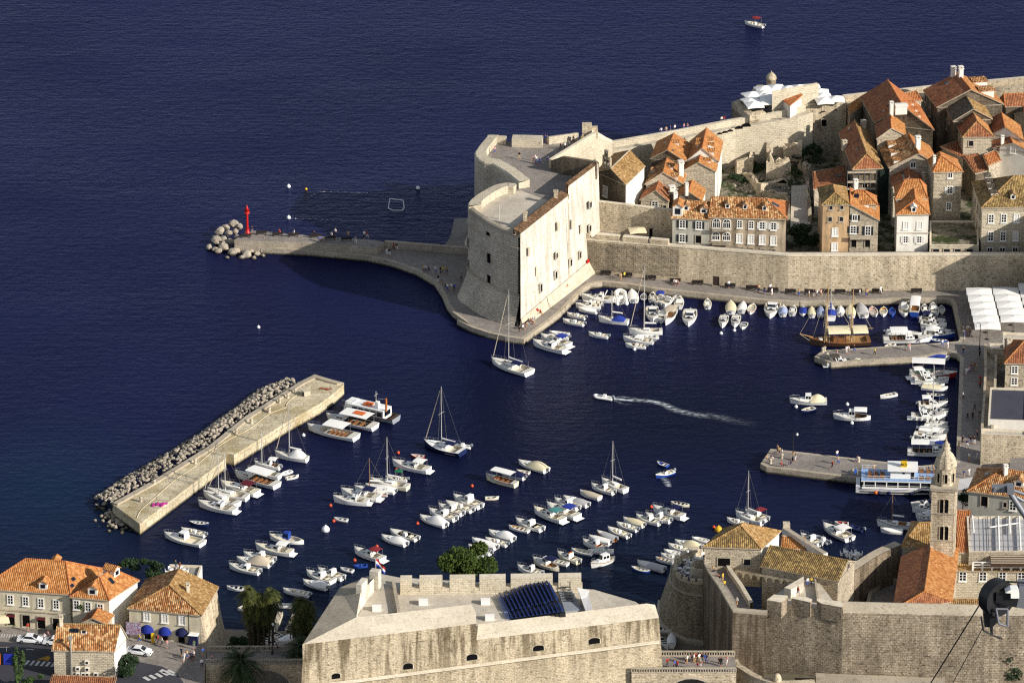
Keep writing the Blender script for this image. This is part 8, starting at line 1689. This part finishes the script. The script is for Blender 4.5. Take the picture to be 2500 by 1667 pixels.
rep(mk_box,[(P('3',1075,972,18.5),0),(P('3',1455,922,17),0),(P('3',1965,918,17),0),(P('3',2000,1048,17),0)],'white equipment box','on the near fortress roof','box','white boxes on the fortress roof','equipment_box')
p=P('3',1066,688,20.5); fg=wthing('flag','red white and blue flag on a pole at the near fortress corner','flag',p); m=MB(); m.tube(p-Vector((0,0,1)),p+Vector((0,0,3.4)),.06,6); m.build('pole','mast_alloy',fg); m=MB()
for i in range(3):
 for j in range(4):x0,x1=p.x+.05+j*.38,p.x+.05+(j+1)*.38; zz=lambda x,k:p.z+3.3-k*.42-(x-p.x)*1.15; w_=lambda j_:.18*math.sin(j_*1.5); m.quad((x0,p.y+w_(j),zz(x0,i+1)),(x1,p.y+w_(j+1),zz(x1,i+1)),(x1,p.y+w_(j+1),zz(x1,i)),(x0,p.y+w_(j),zz(x0,i)),i)
m.build('cloth',['paint_red','canvas_white','paint_blue'],fg)
st=wthing('stage_scaffold','metal stair scaffold and wooden deck beside the blue seating','scaffold',P('L',1650,750,17)); q=PL('L',[(1560,880),(1880,850),(1700,480),(1440,500)],17.2); m=MB(); m.prism(xy(q),16.9,17.3); m.build('deck','boat_grey',st)
for i in range(6):m=MB(); a_,b_=lerp(P('L',1530,680,17.4),P('L',1480,500,17.4),i/5),lerp(P('L',1730,660,17.4),P('L',1670,490,17.4),i/5); m.box(((a_.x+b_.x)/2,(a_.y+b_.y)/2,17.3+i*.18),((b_-a_).length,.3,.06)); m.build('step','iron',st)
m=MB()
for x,y in((1480,500),(1670,490),(1530,680),(1740,700)):q=P('L',x,y,17.3); m.tube(q,q+Vector((0,0,1.8)),.04,4)
m.build('post','steel',st); sb_=wthing('lean_to_shed','grey sheet roofed shed with white awning at the fortress edge','shed',P('L',1950,700,16)); q=PL('L',[(1960,830),(2100,800),(2010,575),(1860,640)],18.0); m=MB(); m.prism(xy(q),16.5,[17.6,17.6,18.4,18.4],0,1); m.build('body',['house_stone','canvas_grey'],sb_); q=PL('L',[(1870,610),(1960,590),(2025,475),(1790,410)],18.6); m=MB(); m.prism(xy(q),18.45,18.6,0,bot=True); m.build('awning','canvas_white',sb_)
for i,(x0,y0,x1,y1) in enumerate(((305,985,245,1150),(425,1003,360,1135))):a_,b_=P('3',x0,y0,.7),P('3',x1,y1,.7); o=xy([a_,b_]); w_=offset(o,.9,False); m=MB(); m.prism(o+w_[::-1],-1.5,.75); o_=m.build('slip_jetty','limestone_pale'); o_['category']='jetty'; o_['group']='narrow slip jetties'; REG.append((o_,'narrow pale stone slip jetty','below the palms'))
PLACES['BE']='pulled up on the slip by the palms'; PLACES['BG']='pulled up beside the round gate tower'
for z,bx_,by_,sx_,sy_,k,lk,pl_ in(('K',700,820,830,960,'row','grey boat','BE'),('K',790,1020,930,900,'cov','white covered boat','BE'),('K',640,1030,720,960,'row','white upturned skiff','BE'),('K',590,900,570,1010,'row','white skiff beside the lamp post','BE'),('I',260,1145,260,1260,'cov','pale grey covered boat','BG'),('I',105,1035,190,1095,'row','white boat with dark floor','BG'),('I',130,1160,205,1300,'row','white boat by the bridge','BG')):
 o=boat(z,bx_,by_,sx_,sy_,k,lk,pl_,w=0,m=0,t0=.04,t1=.9,hump=.3,i='boat_interior'); o.location.z=.75
aw=wthing('sun_sail','broad pale sun sail between bell tower and quay house','awning',P('J',820,520,2)); q=[P('J',700,470,5.2),P('J',925,440,5.0),P('J',880,575,4.6),P('J',725,605,4.4)]; m=MB(); m.add(q+[v-Vector((0,0,.06)) for v in q],[(0,3,2,1),(4,5,6,7),(0,1,5,4),(1,2,6,5),(2,3,7,6),(3,0,4,7)]); m.build('canvas','canvas_grey',aw); m=MB()
for v in q:m.tube((v.x,v.y,QZ),v,.05,5)
m.build('post','iron_grey',aw)
def mk_table():
 r=thing('cafe_table','-','table'); m=MB(); m.lathe((0,0,0),[(.25,0),(.05,.05),(.05,.7),(.5,.72),(.5,.76),(.001,.77)],10); o=m.build('table','canvas_white'); o.parent=r
 for a in(0,1.6,3.1,4.7):tpart(r,'chair','canvas_white',((.8*math.cos(a),.8*math.sin(a),.4),(.42,.42,.06),a),((.98*math.cos(a),.98*math.sin(a),.46),(.06,.42,.45),a),((.8*math.cos(a),.8*math.sin(a),0),(.3,.3,.4),a))
 return r
rep(mk_table,[(P('2',x,y,13.06),.3) for x,y in((1400,665),(1500,665),(1460,690))]+[(P('I',x,y,10.42),.5) for x,y in((355,290),(480,285),(520,215),(420,180),(590,160),(615,75),(470,350))]+[(P('7',x,y,9),.2) for x,y in((890,520),(980,530))]+[(P('7',960,545,9),.4)],'white table with four white chairs',['on the white roof terrace']*3+['on the round gate tower']*7+['behind the storehouse']*3,'table','cafe tables','cafe_table')
# ------------------------------------------------------------------ plants
def leafmat(name,a,b):
 s=NB(name); n=s.noise(s.pos(),1.1,3,.6); oi=s.n('NewGeometry'); MATS[name]=s.fin(s.mix(1.0,s.ramp(n,[(.3,srgb(a)),(.7,srgb(b))]),s.ramp(oi.outputs['Random Per Island'],[(0,.6),(1,1.25)]),'MULTIPLY'),.7,.2)
leafmat('pine_leaf','26380f','4c5c22'); leafmat('dark_leaf','1a2a18','33482a'); leafmat('bush_leaf','26361c','47602e'); leafmat('palm_leaf','222e16','5a5c2a'); leafmat('date_palm_leaf','22301e','4c5c38')
def crown(m,c,rx,ry,rz,n,sz,rnd,lob=6):
 lobes=[(Vector((rnd.gauss(0,.42)*rx,rnd.gauss(0,.42)*ry,rnd.uniform(-.6,.75)*rz)),rnd.uniform(.34,.6)) for _ in range(lob)]
 for i in range(n):
  l,s=rnd.choice(lobes); v=Vector((rnd.gauss(0,1),rnd.gauss(0,1),rnd.gauss(0,1))).normalized()*rnd.uniform(.55,1.0); p=Vector(c)+l+Vector((v.x*rx*s,v.y*ry*s,v.z*rz*s)); a=Vector((rnd.gauss(0,1),rnd.gauss(0,1),rnd.gauss(0,1))).normalized(); b=a.orthogonal().normalized(); q=sz*rnd.uniform(.6,1.3); m.add([p-a*q,p+b*q*.6,p+a*q,p-b*q*.6],[(0,1,2,3)])
def plant(name,look,cat,base,h,rx,ry,rz,n,sz,leaf,seed,tr=.18,lob=7,grp=None):
 q=random.Random(seed); r=wthing(name,look,cat,base,grp); base=Vector(base); c=base+Vector((0,0,h)); m=MB(); m.tube(base-Vector((0,0,.5)),c,tr,6,0,tr*.5)
 for i in range(5):m.tube(lerp(base,c,.55),c+Vector((q.uniform(-rx,rx)*.6,q.uniform(-ry,ry)*.6,q.uniform(-.2,.6)*rz)),tr*.4,5,0,tr*.12)
 m.build('trunk','trunk',r); m=MB(); crown(m,c,rx,ry,rz,int(n*1.7),sz*.72,q,lob); m.build('crown',leaf,r); return r
def at(z,x,y,zz):return P(z,x,y,zz)
p=at('3',1780,720,14); plant('pine_tree','dense green pine rising behind the near fortress merlons','tree',(p.x+.5,p.y+5,2),11.6,4.3,3.4,3.6,5200,.36,'pine_leaf',1,.35,12)
TR='shrubs in the ruined garden'
for z,x,y,zz,h,rx,rz,n,lk in(('12',1150,600,6.5,2.2,2.0,2.4,900,'tall dark shrub against the white house wall'),('12',1165,460,7.5,2.6,1.6,2.4,800,'dark climbing shrub under the sea wall'),('12',1230,720,6.5,1.2,3.0,1.2,900,'wide low shrub behind the brown palace'),('12',1480,600,7.5,1.2,2.2,1.2,600,'shrub beside the curving ruin wall'),('12',1700,650,8,.8,1.8,.8,400,'low bush below the tallest ruin'),('12',1920,470,9,1.4,3.2,1.2,900,'dark ivy mass at the stair base'),('12',2080,440,9,1.4,2.6,1.3,700,'dark shrub under the grey bastion wall'),('12',1880,640,8.5,.8,1.8,.9,400,'shrub at the head of the lane'),('12',1600,480,8.5,1.0,1.8,1.0,400,'bush growing on the rubble'),('12',1380,730,6.8,.9,1.6,.9,350,'bush in front of the low ruin wall')):
 p=at(z,x,y,zz); plant('shrub',lk,'shrub',p,h,rx,rx,rz,n,.24,'dark_leaf' if n>500 else 'bush_leaf',hash(lk)%99 if False else x+y,.08,6,TR)
p=at('12',1910,1400,6); plant('garden_tree','big dark round tree between the palace and the ochre house','tree',(p.x,p.y+1.5,6),2.8,3.4,2.2,2.4,2600,.26,'dark_leaf',5,.2,10)
p=at('2',700,1145,8); plant('courtyard_tree','small green tree before the long cream house','tree',(p.x,p.y,8),4.4,2.0,1.4,1.1,900,.24,'bush_leaf',6,.1,6)
p=at('2',1075,700,6); plant('shore_bush','dark bushes behind the long cream house','bush',(p.x,p.y+1,6),2.2,2.4,1.6,1.5,900,.26,'dark_leaf',8,.1,6)
p=at('2',1235,700,8); plant('shore_bush','dark bush beside the mossy roof','bush',(p.x,p.y+3,6),2.2,2.4,1.6,1.6,900,.26,'dark_leaf',9,.1,6)
p=at('2',1055,1500,8); plant('hedge','clipped dark hedge beside the rubble stone house','hedge',(p.x,p.y,8),1.6,1.8,3.0,1.6,1700,.24,'dark_leaf',10,.1,8)
p=at('2',150,1600,8); plant('cypress','slim dark cypress in the lower left corner','tree',(p.x,p.y,8),3.0,.8,.8,3.2,1000,.22,'bush_leaf',11,.1,9)
p=at('2',240,1600,8); plant('street_bush','low pale green bush near the cypress','bush',(p.x,p.y,8),1.0,1.8,1.2,.9,600,.22,'bush_leaf',12,.08,5)
p=at('7',2250,1500,4); plant('corner_pine','dark pine cut by the lower right corner','tree',(p.x+.5,p.y-3,0),6.5,4.4,2.6,4.2,2600,.34,'dark_leaf',14,.25,10)
p=at('7',1960,880,5); plant('cloister_tree','dark bush in the cloister garden','bush',(p.x,p.y,5),1.6,1.6,1.4,1.4,700,.22,'dark_leaf',15,.1,6)
p=at('J',790,760,4); plant('court_bush','dark creeper beside the bell tower','bush',(p.x,p.y,3),2.0,2.2,1.5,1.6,800,.22,'dark_leaf',16,.1,6)
def frond(m,c,az,L,el,droop,w,rnd,fan=False):
 d=Vector((math.cos(az),math.sin(az),0)); pts=[]
 for i in range(7):t=i/6; pts.append(Vector(c)+d*(L*t*math.cos(el))+Vector((0,0,L*(math.sin(el)*t-droop*t*t))))
 s=Vector((-d.y,d.x,0))
 for i in range(6):
  a,b=pts[i],pts[i+1]; ww=w*math.sin(math.pi*(i+.8)/7.2)
  for sg in(-1,1):
   for k in range(2):o=lerp(a,b,k*.5); e=o+(b-a)*.9+s*sg*ww+Vector((0,0,-.25*ww)); m.add([o,lerp(a,b,min(1,k*.5+.4)),e],[(0,1,2)])
def palm(name,look,base,h,n,L,droop,w,leaf,seed,tr):
 q=random.Random(seed); r=wthing(name,look,'palm',base,'palms by the bridge'); base=Vector(base); m=MB(); pts=[base+Vector((.25*math.sin(i*.5),0,h*i/6)) for i in range(7)]
 for a,b in zip(pts[:-1],pts[1:]):m.tube(a,b,tr,7)
 m.build('trunk','trunk',r); m=MB()
 for i in range(n):frond(m,pts[-1],q.uniform(0,6.3),L*q.uniform(.8,1.1),q.uniform(-1.2,1.25),droop*q.uniform(.7,1.2),w,q)
 m.build('crown',leaf,r)
for x,y,yb,lk,sd2 in((300,110,1040,'fan palm nearest the water, leftmost of the tall group',1),(430,190,1050,'tall fan palm in the middle of the dark group',2),(660,130,1060,'tallest fan palm with sunlit yellow crown',3),(520,250,1060,'fan palm with hanging dead fronds',4),(1190,260,1050,'fan palm leaning by the near fortress',5),(350,330,1045,'short fan palm low in the dark group',6),(600,330,1055,'fan palm with the lowest crown in the group',7),(1290,330,1050,'dark fan palm half behind the near fortress',10),(1180,480,1050,'low fan palm below the leaning palm',11)):
 b_=P('K',x if x<1000 else x-80,yb,3 if x<1000 else 5); hz=zat(b_,'K',x,y); palm('fan_palm',lk,(b_.x,b_.y,.5),hz-.9,90,2.3,.85,.6,'palm_leaf',sd2,.2)
for x,y,zz,rx,rz,sd2,lk in((440,900,3,2.6,3.2,21,'dense dark evergreen among the palm trunks'),(1200,950,4,2.4,3.6,22,'dense dark evergreen beside the near fortress'),(130,1100,5,1.6,1.4,23,'dark bush by the slip')):p=P('K',x,y,zz); plant('evergreen_tree',lk,'tree',(p.x,p.y,.5),zz+1.2,rx,1.8,rz,1500,.26,'dark_leaf',sd2,.15,8)
b_=P('K',190,1250,8); palm('date_palm','broad date palm in front of the left bridge',(b_.x,b_.y-2,6),3.4,120,4.4,.5,.6,'date_palm_leaf',8,.32)
b_=P('K',1060,1100,8); palm('date_palm','date palm tucked against the near fortress',(b_.x+.6,b_.y-.5,6),3.4,100,3.6,.55,.6,'date_palm_leaf',9,.3)
# ------------------------------------------------------------------ cable car gear close to the camera
YC=110.0
def C3(x,y,Y=YC):return atY('F',x,y,Y)
cg=wthing('cable_car_gear','blurred black and grey sheave assembly of the cable car','machinery',C3(700,800)); sc_=CAM_F/118/1.0
ctr_=C3(660,760); ax=Vector((.55,-.83,0)); ux=Vector((.83,.55,0)); m=MB(); R0=(C3(660,440)-ctr_).length
for w_,r_,mi in((.16,R0,0),(.10,R0*.86,1)):m.tube(ctr_-ax*w_,ctr_+ax*w_,r_,28,mi)
m.build('sheave_wheel',['black_rubber','iron'],cg)
def plate(pts,th,mat,name,Y=YC):
 mm=MB(); a=[C3(x,y,Y) for x,y in pts]; b=[v+Vector((0,th,0)) for v in a]; n=len(a); mm.add(a+b,[tuple(range(n)),tuple(range(2*n-1,n-1,-1))]+[(i,n+i,n+(i+1)%n,(i+1)%n) for i in range(n)]); mm.build(name,mat,cg)
plate([(820,680),(925,620),(1060,620),(1085,680),(1085,785),(925,785),(925,690)],.25,'boat_white','cover_plate',YC-.4); plate([(640,680),(930,690),(930,790),(1075,790),(1030,960),(760,900),(640,860)],.3,'iron','side_frame',YC-.3); plate([(1085,560),(1300,560),(1300,1000),(1030,960)],.4,'iron_grey','housing',YC)
plate([(440,860),(640,860),(660,1250),(580,1330),(580,1480),(540,1470),(540,1340),(420,1330),(400,1080),(470,1000)],.25,'iron','bracket',YC-.1); m=MB(); q=[C3(x,y,YC-.35) for x,y in((640,985),(690,1265),(860,1320),(860,990),(640,985))]; m.path(q,.03,5); m.build('guard_frame','iron_grey',cg); m=MB(); m.path([C3(x,y,YC-.2) for x,y in((355,1130),(400,1400),(600,1500),(760,1560))],.022,5); m.build('guard_bar','iron',cg)
for(x0,y0,x1,y1),r_,nm in(((360,850,-620,2420),.018,'haul_cable'),((390,1340,-240,2500),.011,'guide_cable'),((700,450,1400,500),.022,'track_cable')):a_,b_=C3(x0,y0),C3(x1,y1,YC+(14 if y1>2000 else 0)); m=MB(); m.tube(a_,b_,r_,6); m.build(nm,'black_rubber',cg)
gz_=lambda x,y:atY('J',x,y,120.0)
ca=wthing('pylon_arm','blue grey steel pylon arm with bolted plate near the camera','pylon',gz_(1400,600)); m=MB(); q=[gz_(*v) for v in((1158,540),(1350,540),(1350,640),(1158,640))]; q2=[v+Vector((0,.06,0)) for v in q]; m.add(q+q2,[(3,2,1,0),(4,5,6,7),(0,1,5,4),(1,2,6,5),(2,3,7,6),(3,0,4,7)]); m.build('bolted_plate','iron_grey',ca)
for x,y in((1197,592),(1300,592)):m=MB(); m.tube(gz_(x,y)+Vector((0,-.06,0)),gz_(x,y)+Vector((0,.03,0)),.045,12); m.build('bolt','steel',ca)
m=MB(); m.box(gz_(1390,635),(.17,.3,.19)); m.build('knuckle','iron_grey',ca)
for(x0,y0,x1,y1),r_ in(((1390,640,1640,1020),.075),((1400,600,1700,700),.04),((1470,690,1700,830),.035)):m=MB(); m.tube(gz_(x0,y0),gz_(x1,y1),r_,12); m.build('steel_tube','iron_grey',ca)
# ------------------------------------------------------------------ labels: look + place, and an ordinal only where two would read alike
from collections import defaultdict
def upix(o):
 p=o.matrix_basis.translation if o.location.length>1e-6 else Vector((0,900,0)); return p.x/max(1,(p.y*CD-(p.z-CAM_H)*SD))
by=defaultdict(list)
for o,look,place in REG:by[(look,place)].append(o)
for(look,place),os_ in by.items():
 os_.sort(key=upix)
 for i,o in enumerate(os_):
  o['label']=(look+' '+place) if len(os_)==1 else look+' '+place+', '+('leftmost of '+('two' if len(os_)==2 else str(len(os_)) if len(os_)>9 else['three','four','five','six','seven','eight','nine'][len(os_)-3]) if i==0 else 'rightmost' if i==len(os_)-1 and len(os_)>1 else(ORD[i] if i<20 else str(i+1)+'th')+' from left')
